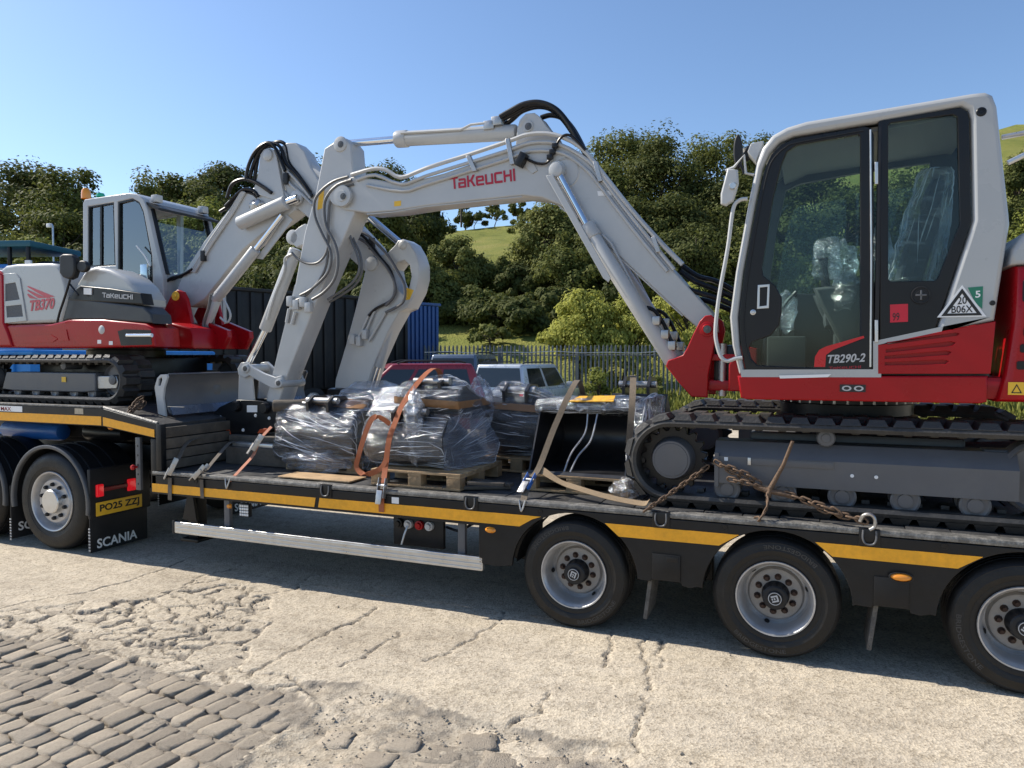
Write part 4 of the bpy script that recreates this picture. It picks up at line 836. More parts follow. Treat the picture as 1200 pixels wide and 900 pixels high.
def crawler(parent, xa, xb, zc, r, y0, y1, lug_h=0.042, pitch=0.152, sprocket_left=True, teeth=17, near=True):
    """rubber belt with raised lugs, sprocket, idler"""
    path = stadium(xa, xb, zc, r); inn = stadium(xa, xb, zc, r - 0.048)
    n = len(path); V = []; Fc = []
    prof = [(0.0, 0), (0.035, 0), (0.045, 1), (0, 1)]
    for k in range(n):
        o, i = path[k], inn[k]; m_ = ((o[0] + i[0]) / 2, (o[1] + i[1]) / 2)
        V += [(o[0], y0 + 0.012, o[1]), (m_[0], y0, m_[1]), (i[0], y0 + 0.01, i[1]), (i[0], y1 - 0.01, i[1]), (m_[0], y1, m_[1]), (o[0], y1 - 0.012, o[1])]
    for k in range(n):
        a, b = k * 6, ((k + 1) % n) * 6
        for j in range(6): j2 = (j + 1) % 6; Fc.append((a + j, a + j2, b + j2, b + j))
    t = pyd('track', V, Fc, P_TRACK, parent, 30)
    L = [0.0]
    for k in range(n): q = path[(k + 1) % n]; p = path[k]; L.append(L[-1] + math.hypot(q[0] - p[0], q[1] - p[1]))
    w = (y1 - y0) * 0.52; lm = lug_mesh(w, pitch * 0.84, pitch * 0.56, lug_h); cnt = int(L[-1] / pitch); pit = L[-1] / cnt
    def at_len(s):
        s %= L[-1]
        for k in range(n):
            if L[k + 1] >= s:
                p, q = path[k], path[(k + 1) % n]; f = (s - L[k]) / max(L[k + 1] - L[k], 1e-9); return p[0] + (q[0] - p[0]) * f, p[1] + (q[1] - p[1]) * f, math.atan2(q[1] - p[1], q[0] - p[0])
    tl = world_loc(t)
    for k in range(cnt):
        for half in (0, 1):
            x, z, a = at_len((k + 0.5 * half) * pit)
            o = bpy.data.objects.new('tread_lug', lm); COL.objects.link(o); o.parent = t
            o.location = Vector((x, y0 + 0.004 if half == 0 else y1 - w - 0.004, z)) - tl; o.rotation_euler = (0, -a, 0)
    # inner drive blocks
    bl = bmesh.new()
    for k in range(cnt):
        x, z, a = at_len((k + 0.25) * pit); nx, nz = math.sin(a), -math.cos(a)
        add_box(bl, -0.025, 0.025, (y0 + y1) / 2 - 0.05, (y0 + y1) / 2 + 0.05, -0.04, 0.0, 0.006, Matrix.Translation((x + nx * 0.033, 0, z + nz * 0.033)) @ Matrix.Rotation(-a, 4, 'Y'))
    o = bm_link('drive_lugs', bl, P_TRACK, t); o['kind'] = 'stuff'
    sx, ix = (xa, xb) if sprocket_left else (xb, xa); ym = y0 + 0.1; rs = r - 0.05
    lp = []
    for k in range(teeth * 4): aa = 2 * math.pi * k / (teeth * 4); rr = rs - (0.0 if k % 4 in (1, 2) else 0.035); lp.append((sx + rr * math.cos(aa), zc + rr * math.sin(aa)))
    plate('sprocket', [lp], ym + 0.06, ym + 0.12, P_BLACK, t, 0.004)
    lathe('final_drive', [(rs * 0.66, -0.1), (rs * 0.66, 0.0), (rs * 0.6, 0.04), (rs * 0.58, 0.085), (rs * 0.555, 0.095), (rs * 0.5, 0.095), (rs * 0.49, 0.1), (0, 0.1)], (sx, ym + 0.05, zc), (0, -1, 0), P_DKGREY, t, 36)
    lathe('idler', [(rs * 0.99, -0.16), (rs, -0.1), (rs * 0.98, -0.02), (rs * 0.9, 0.0), (rs * 0.82, -0.03), (rs * 0.3, -0.03), (rs * 0.28, 0.03), (0, 0.04)], (ix, ym, zc), (0, -1, 0), P_DKGREY, t, 36)
    return t
D1 = thing('tracked_excavator', 'large red and pale grey tracked excavator with its boom stretched over the trailer', 'excavator', (1.75, 1.275, DZ))
Z1 = DZ + 0.042
tn = crawler(D1, 0.645, 2.86, Z1 + 0.2875, 0.2875, 0.2, 0.65); tf = crawler(D1, 0.645, 2.86, Z1 + 0.2875, 0.2875, 1.9, 2.35)
def track_frame(t, y0, s):
    """box beam with a sloping shoulder"""
    yy = [(0.05, 1.09), (0.05, 1.275), (0.13, 1.375), (0.33, 1.375), (0.33, 1.09)]
    pr = [(y0 + (a if s > 0 else 0.45 - a), z) for a, z in yy]; V = []; 
    for x in (0.945, 2.72): V += [(x, p[0], p[1]) for p in pr]
    pyd('track_frame', V, [(0, 1, 2, 3, 4), (9, 8, 7, 6, 5)] + [(k, k + 5, (k + 1) % 5 + 5, (k + 1) % 5) for k in range(5)], P_DKGREY, t, 20)
    for x in (1.03, 1.39, 1.754, 2.12, 2.50):
        ro = lathe('track_roller', [(0.085, -0.24), (0.085, -0.17), (0.062, -0.16), (0.062, -0.09), (0.085, -0.08), (0.087, 0.0), (0.075, 0.006), (0.06, 0.0), (0.045, 0.002), (0.043, 0.014), (0, 0.016)], (x, y0 + 0.075, 1.045), (0, -1, 0), P_DKGREY, t, 24)
    lathe('carrier_roller', [(0.058, -0.2), (0.058, -0.01), (0.05, 0.0), (0.03, 0.002), (0.028, 0.008), (0, 0.01)], (1.652, y0 + 0.07, 1.425), (0, -1, 0), P_DKGREY, t, 24)
track_frame(tn, 0.2, 1); track_frame(tf, 1.9, -1)
plate('frame_end_plate', [(0.945, 1.06), (0.975, 1.06), (0.975, 1.30), (0.945, 1.30)], 0.242, 0.26, P_DKGREY, tn, 0.003)
boxes('step_pad', [(1.165, 1.70, 0.243, 0.249, 1.225, 1.27)], P_DKGREY, tn, 0.002)
box('white_sticker', 1.01, 1.035, 0.246, 0.2485, 1.245, 1.27, P_WHT, tn, 0); box('silver_sticker', 1.165, 1.185, 0.238, 0.242, 1.225, 1.275, P_ALU, tn, 0.001)
for x in (1.81, 1.95): lathe('frame_bolt', [(0, 0.006), (0.011, 0.006), (0.012, 0)], (x, 0.249, 1.19), (0, -1, 0), P_WHT, tn, 10)
box('car_body', 1.15, 2.5, 0.6, 1.95, 1.12, 1.42, P_DKGREY, D1, 0.03)
sb = lathe('swing_bearing', [(0.50, 0), (0.50, 0.1), (0.47, 0.11), (0.47, 0.19), (0.5, 0.2), (0.5, 0.26)], (1.80, 1.275, 1.42), (0, 0, 1), P_BLACK, D1, 48)
bb = bmesh.new()
for k in range(36): a = 2 * math.pi * k / 36; bmesh.ops.create_cone(bb, segments=6, radius1=0.014, radius2=0.014, depth=0.05, cap_ends=True, matrix=Matrix.Translation((1.80 + 0.49 * math.cos(a), 1.275 + 0.49 * math.sin(a), 1.645)))
o = bm_link('bearing_bolts', bb, P_STEEL, sb); o['kind'] = 'stuff'
tube('blade_arm', [(2.4, 0.85, 1.3), (2.8, 0.8, 1.33), (3.5, 0.8, 1.25)], 0.07, P_DKGREY, D1, 8)
plate('bracket_arm', [(2.52, 1.33), (2.56, 1.385), (3.3, 1.40), (3.3, 1.31), (2.6, 1.31)], 0.36, 0.5, P_DKGREY, D1, 0.01)
# revolving frame and skirts
box('revolving_frame', 1.12, 3.35, 0.26, 2.29, 1.70, 1.84, P_RED, D1, 0.03)
plate('skirt', [(864, 440.5), (1158, 440.5), (1157, 471), (1148, 473), (875, 468), (868, 466)], 0.2, 0.27, P_RED, D1, 0.012, px=0.2)
pn = plate('side_panel', [[(1029, 404), (1100, 389), (1167, 376.5), (1161, 438), (1029, 438)],
    [(1039, 401), (1120, 389), (1126, 390.5), (1122, 394), (1039, 404.5)], [(1038, 409.5), (1114, 400), (1120, 401.5), (1116, 405), (1038, 413)], [(1037, 417), (1109, 411), (1115, 412.5), (1111, 416), (1037, 420.5)], [(1037, 424.5), (1106, 421.5), (1112, 423), (1108, 426.5), (1037, 428)]], 0.198, 0.235, P_RED, D1, 0.003, px=0.198)
plate('louvre_back', [(1034, 404), (1100, 391), (1135, 385), (1130, 436), (1034, 436)], 0.222, 0.24, P_RED, pn, 0.0, px=0.222)
cw = plate('counterweight', [(2.585, 1.69), (2.62, 1.84), (2.66, 2.19), (2.665, 2.50), (3.36, 2.50), (3.42, 2.2), (3.38, 1.75), (3.3, 1.69)], 0.21, 2.31, P_RED, D1, 0.045)
for z0, z1, x0 in ((2.08, 2.13, 2.71), (1.985, 2.035, 2.695), (1.885, 1.935, 2.68)):
    s_ = plate('vent_slot', rrect(x0, 3.1, z0, z1, 0.012), 0.203, 0.212, P_BLACK, cw, 0.002)
plate('vent_slot', rrect(2.70, 3.1, 2.28, 2.42, 0.02), 0.203, 0.212, P_BLACK, cw, 0.002)
st = box('warning_sticker', 2.585 + 0.055, 2.90, 0.204, 0.2095, 1.735, 1.81, P_PLATE, cw, 0.0)
outline('warning_triangle', [[(0, 0), (1, 0), (0.5, 1)], [(0.16, 0.1), (0.84, 0.1), (0.5, 0.8)]], (2.655, 0.2035, 1.745), (0.055, 0, 0), (0, 0, 0.055), P_INK, st, 0.001)
plate('engine_cover', [(2.63, 2.503), (2.645, 2.60), (2.70, 2.69), (2.85, 2.73), (3.2, 2.73), (3.32, 2.65), (3.36, 2.503)], 0.23, 2.29, P_CABW, D1, 0.03)
# ---------------------------------------------------------------- cab
CAB_O = [(866, 438), (858, 405), (855, 372), (862, 318), (877, 238), (886, 192), (893, 173), (905, 158), (922, 148.5), (945, 141.5), (1140, 108.5), (1155, 107), (1164, 111), (1169, 124), (1173, 160), (1183, 250), (1184, 262), (1166, 376), (1100, 389), (1029, 404), (1029, 438)]
CAB_I = [(873, 437), (867, 405), (865, 372), (871, 320), (885, 242), (894, 197), (902, 179), (914, 166), (930, 159), (1025, 143), (1127, 124), (1135, 128), (1138, 140), (1140, 258), (1135, 275), (1098, 386), (1029, 400), (1027, 437)]
CB = plate('cab_frame', [CAB_O, CAB_I], 0.2, 0.285, P_CABW, D1, 0.028, px=0.2)
FARO = XZ(CAB_O, 0.2); FARI = XZ([(890, 330), (902, 240), (915, 185), (935, 175), (1020, 158), (1120, 142), (1125, 262), (1110, 330)], 0.2)
P_LINER = mat('cab_liner', (0.30, 0.29, 0.265), 0.75, var=0.08)
P_CABIN = mat('cab_inside_grey', (0.06, 0.064, 0.065), 0.6, var=0.12)
plate('far_wall', [FARO, FARI], 1.20, 1.26, P_CABIN, D1, 0.006)
plate('far_pane', FARI, 1.225, 1.231, G_CAB, D1, 0.0)
door_o = [(874, 436), (868, 405), (866, 372), (872, 320), (886, 243), (896, 198), (904, 181), (916, 169), (932, 162), (1014, 148), (1021, 150), (1024, 158), (1024, 428), (1018, 436)]
door_g = [(893, 314), (906, 232), (916, 192), (922, 178), (934, 170), (1006, 157.5), (1008, 160), (1008, 398), (968, 410), (959, 418), (955, 431), (887, 428), (880, 420), (877, 408), (881, 401), (903, 393), (913, 381), (916, 365), (916, 348), (909, 335), (895, 323)]
DR = plate('door', [door_o, door_g], 0.204, 0.245, P_BLACK, D1, 0.006, px=0.204)
plate('door_pane', [(a, b) for a, b in door_g], 0.228, 0.233, G_CAB, DR, 0.0, px=0.204)
tube('door_trim', P3([(1020, 152), (1021, 300), (1020, 430)], 0.198), 0.006, P_ALU, DR, 8)
tube('door_seal', P3([(880, 425), (874, 405), (872, 372), (877, 322), (890, 246), (900, 200), (908, 184), (920, 173), (935, 167), (1012, 153)], 0.2), 0.004, P_PLASTIC, DR, 6, 3)
plate('handle_frame', [XZ([(888, 334), (902, 333), (901, 361), (887, 362)], 0.2), XZ([(890.5, 337), (899.5, 336), (898.5, 358), (890, 359)], 0.2)], 0.198, 0.212, P_ALU, DR, 0.002)
lathe('door_lock', [(0, 0.012), (0.008, 0.012), (0.011, 0.008), (0.018, 0.006), (0.019, 0)], WY(882.5, 366, 0.204), (0, -1, 0), P_ALU, DR, 18)
for y_ in (190, 375): plate('hinge', XZ([(1025, y_), (1029, y_), (1029, y_ + 26), (1025, y_ + 26)], 0.2), 0.19, 0.204, P_ALU, DR, 0.003)
quart_o = [(1033, 141), (1126, 126), (1133, 130), (1136, 140), (1138, 258), (1133, 275), (1096, 385), (1031, 399)]
quart_g = [(1041, 147), (1044, 144), (1117, 134), (1122, 137), (1125, 262), (1099, 326), (1095, 329), (1044, 330), (1041, 327)]
QW = plate('quarter_window', [quart_o, quart_g], 0.204, 0.24, P_BLACK, D1, 0.004, px=0.204)
plate('quarter_pane', quart_g, 0.222, 0.227, G_CAB, QW, 0.0, px=0.204)
box('door_pillar', float(WY(1026.5, 300, 0.2)[0]), float(WY(1032, 300, 0.2)[0]), 0.206, 0.27, 1.84, 3.43, P_PLASTIC, D1, 0.006)
cap_c = WY(1079, 346, 0.203); lathe('filler_cap', [(0, 0.014), (0.028, 0.014), (0.03, 0.008), (0.042, 0.008), (0.046, 0.012), (0.052, 0.012), (0.055, 0)], cap_c, (0, -1, 0), P_PLASTIC, QW, 28)
boxes('cap_grip', [(cap_c[0] - 0.03, cap_c[0] + 0.03, 0.183, 0.19, cap_c[2] - 0.005, cap_c[2] + 0.005), (cap_c[0] - 0.005, cap_c[0] + 0.005, 0.183, 0.19, cap_c[2] - 0.03, cap_c[2] + 0.03)], P_DKGREY, QW, 0.002)
def quad_on(name, px4, y, m, parent, th=0.002): return plate(name, XZ(px4, y), y - th, y, m, parent, 0.0)
rs_ = quad_on('red_sticker', [(1043, 357), (1064, 356), (1064, 377), (1043, 378)], 0.2025, mat('sticker_red', (0.55, 0.01, 0.03), 0.4), QW)
def text_px(name, s, p0, p1, h, y, m, parent, **k):
    a = Vector(WY(*p0, y)); b = Vector(WY(*p1, y)); u = Vector(WY(p0[0], p0[1] - h, y)) - a
    return text(name, s, a, b - a, u, m, parent, **k)
text_px('lettering', '99', (1046, 376), (1054, 375.5), 9, 0.2, P_INK, rs_, depth=0.001)
# decals on the rear pillar and door
sg_ = quad_on('white_triangle_sticker', [(1098, 372), (1127.5, 334), (1156, 371)], 0.1985, P_WHT, CB)
plate('triangle_border', [XZ([(1103, 370.5), (1127.5, 338), (1151, 369.5)], 0.196), XZ([(1110, 367.5), (1127.5, 344), (1144.5, 366.8)], 0.196)], 0.195, 0.196, P_INK, sg_, 0.0)
text_px('lettering', '20', (1122, 357), (1133, 356), 9, 0.1955, P_INK, sg_, depth=0.001, bold=0.01)
text_px('lettering', 'B06X', (1115, 367), (1140, 366), 8.5, 0.1955, P_INK, sg_, depth=0.001, bold=0.01)
gs = quad_on('green_sticker', [(1134, 337), (1152, 335.5), (1151, 362), (1143, 355)], 0.199, mat('sticker_green', (0.015, 0.17, 0.1), 0.4), CB)
text_px('lettering', '5', (1143, 349), (1149, 348.5), 8, 0.1965, P_WHT, gs, depth=0.001, bold=0.02)
text_px('lettering', 'TB290-2', (970, 426), (1014, 424), 10, 0.202, P_GREYPR, DR, depth=0.003, bold=0.02, shear=0.25)
quad_on('red_swoosh', [(954, 430), (955, 418), (960, 410), (968, 406), (1012, 393.5), (1013, 396), (976, 410), (968, 416), (967, 430)], 0.203, mat('swoosh_red', (0.55, 0.008, 0.012), 0.35), DR)
def takeuchi(o, right, up, m, parent, depth=0.002):
    """eight square-cut letters"""
    t = 0.17; L = []
    T_ = [[(0, .82), (0, 1), (1, 1), (1, .82), (.66, .82), (.66, 0), (.44, 0), (.44, .82)]]
    A_ = [[(0, 0), (0, .62), (.12, .72), (.72, .72), (.72, .82 - .27), (.22, .55), (.22, .45), (.72, .45), (.72, .17), (.22, .17), (.22, 0)], [(.72, 0), (.72, .72), (.95, .72), (.95, 0)]]
    A_ = [[(0, 0), (.95, 0), (.95, .66), (.83, .78), (.08, .78), (.08, .6), (.73, .6), (.73, .48), (0, .48)], [(.22, .16), (.73, .16), (.73, .33), (.22, .33)]]
    K_ = [[(0, 0), (.22, 0), (.22, .42), (.4, .42), (.74, 0), (1, 0), (.62, .5), (.98, .95), (.72, .95), (.4, .58), (.22, .58), (.22, .95), (0, .95)]]
    E_ = [[(.1, 0), (.95, 0), (.95, .17), (.22, .17), (.22, .33), (.95, .33), (.95, .7), (.85, .8), (.1, .8), (0, .7), (0, .1)], [(.22, .49), (.22, .63), (.73, .63), (.73, .49)]]
    U_ = [[(.1, 0), (.95, 0), (.95, .85), (.73, .85), (.73, .17), (.22, .17), (.22, .85), (0, .85), (0, .1)]]
    C_ = [[(.1, 0), (.95, 0), (.95, .18), (.22, .18), (.22, .72), (.95, .72), (.95, .9), (.1, .9), (0, .8), (0, .1)]]
    H_ = [[(0, 0), (.22, 0), (.22, .42), (.73, .42), (.73, 0), (.95, 0), (.95, .95), (.73, .95), (.73, .6), (.22, .6), (.22, .95), (0, .95)]]
    I_ = [[(0, 0), (.22, 0), (.22, 1), (0, 1)]]
    x = 0.0; adv = [1.02, 1.1, 1.08, 1.1, 1.1, 1.1, 1.12, 0.25]; tot = sum(adv) + 0.0
    for g, a in zip((T_, A_, K_, E_, U_, C_, H_, I_), adv):
        outline('letter', [[((x + p[0]) / tot, p[1]) for p in lp] for lp in g], o, right, up, m, parent, depth); x += a
a = Vector(WY(971, 433, 0.202)); takeuchi(a, Vector(WY(1009, 431.5, 0.202)) - a, (0, 0, 0.018), mat('dim_red_print', (0.3, 0.005, 0.02), 0.4), DR, 0.001)
a = WY(985, 460, 0.198); bd = plate('side_badge', [(a[0] - 0.005, a[2] + 0.005), (a[0] + 0.145, a[2] + 0.005), (a[0] + 0.145, a[2] + 0.052), (a[0] - 0.005, a[2] + 0.052)], 0.194, 0.199, P_INK, D1, 0.001)
outline('badge_print', [circle(0.25, 0.5, 0.2, 16, 0.42), circle(0.25, 0.5, 0.12, 16, 0.25), circle(0.75, 0.5, 0.2, 16, 0.42), circle(0.75, 0.5, 0.12, 16, 0.25)], (a[0], 0.1935, a[2] + 0.008), (0.14, 0, 0), (0, 0, 0.04), P_GREYPR, bd, 0.001)
quad_on('film_strip', [(913, 440), (974, 438.5), (970, 442), (914, 443.5)], 0.194, P_WHT, D1)
cp = WY(1095, 134, 0.2); hs = WY(1150, 131, 0.2); lathe('speaker_hole', [(0, 0.002), (0.014, 0.002), (0.016, 0.006), (0.024, 0.005), (0.028, 0)], hs, (0, -1, 0), P_BLACK, CB, 18)
lathe('grommet', [(0, 0.006), (0.013, 0.006), (0.016, 0)], WY(1163, 355, 0.2), (0, -1, 0), P_PLASTIC, CB, 14)
# roof, screens, rear and floor
top = XZ([(893, 173), (905, 158), (922, 148.5), (945, 141.5), (1140, 108.5), (1155, 107), (1166, 114), (1168, 124), (1152, 119), (1140, 120), (945, 153), (922, 161), (905, 175)], 0.2)
plate('roof', top, 0.28, 1.21, P_CABW, D1, 0.0)
lin = XZ([(912, 172), (945, 158), (1140, 125), (1150, 126), (1150, 131), (1140, 130), (945, 163), (914, 178)], 0.2); plate('roof_liner', lin, 0.286, 1.2, P_LINER, D1, 0.0)
scr = XZ([(866, 405), (864, 372), (870, 320), (884, 242), (893, 200), (903, 178)], 0.2)
pyd('windscreen', [(x, y, z) for y in (0.285, 1.2) for x, z in scr], [(k, k + 1, k + 7, k + 6) for k in range(5)], G_CAB, D1, 60)
rb = XZ([(1150, 200), (1164, 262), (1148, 372), (1160, 372), (1182, 262), (1170, 150), (1160, 120), (1150, 125)], 0.2)
rr_ = XZ([(1178, 262), (1158, 376), (1166, 376), (1184, 262)], 0.2); plate('rear_wall', rr_, 0.28, 1.21, P_CABW, D1, 0.0)
rq = XZ([(1163, 118), (1176, 255)], 0.2); pyd('rear_screen', [(rq[0][0], 0.285, rq[0][1]), (rq[1][0], 0.285, rq[1][1]), (rq[1][0], 1.2, rq[1][1]), (rq[0][0], 1.2, rq[0][1])], [(0, 1, 2, 3)], G_CAB, D1, 0)
box('cab_floor', 1.13, 2.55, 0.25, 1.2, 1.845, 1.88, P_CABIN, D1, 0.0)
P_SEAT = mat('seat_fabric', (0.06, 0.064, 0.07), 0.85, var=0.2, scale=20, bump=0.3, bscale=120)
SEAT = box('seat', 1.93, 2.38, 0.52, 0.98, 2.16, 2.30, P_SEAT, D1, 0.05)
box('backrest', -0.07, 0.07, 0.50, 1.0, 0.0, 0.66, P_SEAT, SEAT, 0.06, Matrix.Translation((2.40, 0, 2.25)) @ Matrix.Rotation(R(14), 4, 'Y'))
box('headrest', -0.05, 0.05, 0.62, 0.88, 0.70, 0.92, P_SEAT, SEAT, 0.05, Matrix.Translation((2.40, 0, 2.25)) @ Matrix.Rotation(R(14), 4, 'Y'))
box('seat_base', 2.0, 2.35, 0.55, 0.95, 1.88, 2.16, P_CABIN, SEAT, 0.02)
for y0, y1 in ((0.34, 0.48), (1.02, 1.16)):
    cs = plate('side_console', [(1.86, 2.42), (2.42, 2.46), (2.46, 2.36), (2.4, 1.9), (2.1, 1.9), (1.9, 2.32)], y0, y1, P_CABIN, SEAT, 0.02)
    tube('joystick', [(1.95, (y0 + y1) / 2, 2.42), (1.93, (y0 + y1) / 2, 2.55), (1.92, (y0 + y1) / 2, 2.62)], [0.02, 0.02, 0.032], P_PLASTIC, SEAT, 10)
plate('front_console', [(1.2, 1.88), (1.48, 1.88), (1.44, 2.16), (1.36, 2.19), (1.22, 2.14)], 0.85, 1.15, P_CABIN, D1, 0.02)
box('document_box', 1.27, 1.52, 0.4, 0.6, 1.88, 2.10, mat('grey_box', (0.045, 0.05, 0.05), 0.6), D1, 0.015)
for x, y in ((1.36, 0.62), (1.36, 0.82)): tube('travel_lever', [(x, y, 1.88), (x - 0.02, y, 2.25), (x + 0.09, y, 2.42)], 0.013, P_BLACK, D1, 8, 4)
bm = bmesh.new()
F_BAG = film('bag_film', 0.12, (0.86, 0.92, 0.94), 0.3, (7, 7, 12), 1.0)
def bag(c, r, sx, sy, sz, parent, seed, m=None, name='plastic_bag'):
    b = bmesh.new(); bmesh.ops.create_icosphere(b, subdivisions=3, radius=1)
    for v in b.verts:
        q = v.co * 2.3 + Vector((seed * 3.1, seed, 0)); k = 1 + 0.35 * noise.noise(q) + 0.22 * noise.noise(q * 2.7)
        v.co = Vector((v.co.x * sx * k, v.co.y * sy * k, v.co.z * sz * k)) * r + Vector(c)
    return bm_link(name, b, m or F_BAG, parent, 60)
bag((1.94, 0.41, 2.63), 0.1, 0.9, 0.6, 1.6, D1, 1); bag((1.38, 0.62, 2.28), 0.08, 1, 0.8, 1.8, D1, 3); bag((1.74, 0.4, 2.58), 0.075, 1.1, 0.7, 1.9, D1, 4); bag((1.76, 0.38, 2.36), 0.09, 1.1, 0.7, 1.7, D1, 5)
# grab rail, mirrors, front lamps
tube('grab_rail', P3([(876, 233), (866, 235), (859, 246), (853, 290), (843, 345), (838.5, 385), (840, 403), (845, 418), (852, 423), (862, 420), (870, 419)], 0.19), 0.013, P_WHITE, D1, 10, 5)
mb = tube('mirror_bracket', P3([(884, 205), (874, 203), (872, 182), (860, 196), (850, 200)], 0.22), 0.010, P_WHITE, D1, 8)
mi = plate('door_mirror', XZ([(853, 198), (865, 200), (866, 216), (860, 236), (851, 242), (845, 240), (845, 228)], 0.2), 0.17, 0.215, P_WHITE, D1, 0.012)
lathe('mirror_clamp', [(0, 0.02), (0.02, 0.02), (0.028, 0.0)], WY(859, 218, 0.17), (0, -1, 0), P_ALU, mi, 14)
rm = plate('round_mirror', [XZ(circle(865, 178, 5.5, 20, 20), 0.5)][0], 0.48, 0.53, P_PLASTIC, D1, 0.01); tube('mirror_stalk', P3([(868, 196), (866, 186), (872, 204)], 0.4), 0.008, P_PLASTIC, rm, 6)
hl = bag((1.12, 0.75, 3.46), 0.06, 1, 1, 0.9, D1, 9, P_PLASTIC, 'roof_lamp')
plate('lamp_bracket', XZ([(880, 168), (894, 165), (886, 190), (876, 178)], 0.35), 0.35, 0.5, P_WHITE, D1, 0.004)
# ---------------------------------------------------------------- swing bracket, boom, arm
BR_N = [(780, 429), (783, 422), (790, 420), (800, 416), (805, 408), (812, 392), (820, 376), (826, 370), (833, 369), (838, 373), (841, 385), (836, 410), (830, 440), (829, 466), (810, 465), (795, 448)]
for y0, y1 in ((0.76, 0.81), (1.26, 1.31)): plate('swing_bracket', XZ(BR_N, 0.76), y0, y1, P_RED, D1, 0.008)
for z0, z1 in ((1.70, 1.78), (1.93, 1.98)): box('bracket_web', 0.70, 1.16, 0.80, 1.27, z0, z1, P_RED, D1, 0.01)
box('swing_post', 0.86, 1.14, 0.85, 1.22, 1.70, 2.05, P_BLACK, D1, 0.02)
plate('frame_nose', [(0.98, 1.70), (1.18, 1.70), (1.18, 2.02), (1.06, 2.05), (0.98, 1.9)], 0.76, 1.31, P_RED, D1, 0.01)
PIN1 = WY(829, 386, 0.76); lathe('pivot_pin', [(0, 0.02), (0.035, 0.02), (0.04, 0.012), (0.055, 0.01), (0.058, 0)], PIN1, (0, -1, 0), P_RED, D1, 24)
cyl('swing_pin', (0.93, 0.83, 1.66), (0.93, 0.83, 2.06), 0.03, P_STEEL, D1, 14)
YB0, YB1 = 0.90, 1.17
BOOM = [(402, 213), (412, 207), (440, 210), (470, 216), (520, 203), (560, 189), (600, 171), (620, 164), (648, 164), (680, 179), (705, 209), (740, 259), (780, 307), (812, 342), (836, 368), (838, 388), (826, 392), (800, 369), (738, 312), (700, 277), (672, 251), (655, 239.5), (635, 231.5), (612, 229), (550, 235.5), (500, 241), (462, 247), (430, 249.5), (404, 246), (394, 238), (391, 227), (394, 218)]
BM1 = plate('boom', XZ(BOOM, YB0), YB0, YB1, P_WHITE, D1, 0.012)
plate('boom_lug', XZ([(604, 170), (606, 150), (609, 140), (616, 133), (626, 132), (633, 137), (640, 147), (650, 158), (655, 168)], YB0 + 0.05), YB0 + 0.05, YB0 + 0.085, P_WHITE, BM1, 0.008); plate('boom_lug', XZ([(604, 170), (606, 150), (609, 140), (616, 133), (626, 132), (633, 137), (640, 147), (650, 158), (655, 168)], YB0 + 0.05), YB1 - 0.085, YB1 - 0.05, P_WHITE, BM1, 0.008)
lathe('pin_boss', [(0, 0.015), (0.045, 0.015), (0.05, 0)], WY(619, 148, YB0 + 0.05), (0, -1, 0), P_WHITE, BM1, 22)
lathe('pin_boss', [(0, 0.03), (0.05, 0.03), (0.055, 0.022), (0.095, 0.02), (0.10, 0)], WY(402, 230, YB0 - 0.031), (0, -1, 0), P_WHITE, BM1, 28)
lathe('pin_boss', [(0, 0.05), (0.04, 0.05), (0.045, 0.03), (0.075, 0.025), (0.08, 0)], WY(653, 200, YB0), (0, -1, 0), P_WHITE, BM1, 28)
for r_, pp in ((0.026, [(412, 205), (436, 198), (452, 199), (470, 208), (500, 197), (550, 181), (595, 166), (620, 157.5), (650, 158), (680, 172), (706, 203), (740, 246), (775, 285), (800, 310)]), (0.022, [(418, 211), (440, 205), (470, 216), (500, 206), (590, 178), (622, 167.5), (655, 169), (690, 189), (704, 207), (740, 254), (790, 316)]), (0.02, [(430, 217), (472, 224), (500, 216), (590, 188), (622, 177), (660, 180), (686, 198), (700, 214), (738, 264), (782, 318)])):
    tube('hydraulic_pipe', spline(P3(pp, YB0 - 0.012), 3), r_ * 0.75, P_WHITE, BM1, 8)
for a_ in ((548, 183, 556, 200), (594, 163, 600, 192), (697, 190, 703, 212), (765, 278, 771, 295)): plate('pipe_clamp', XZ([(a_[0] - 2, a_[1]), (a_[0] + 3, a_[1] - 1), (a_[2] + 3, a_[3]), (a_[2] - 2, a_[3] + 1)], YB0 - 0.03), YB0 - 0.038, YB0 - 0.001, P_STEEL, BM1, 0.003)
a = Vector(WY(528, 222, YB0)); P_REDP = mat('red_lettering', (0.42, 0.006, 0.03), 0.4, var=0.05)
takeuchi(a - Vector((0, 0.0025, 0)), Vector(WY(604.5, 212, YB0)) - a, Vector(WY(527, 208, YB0)) - a, P_REDP, BM1)
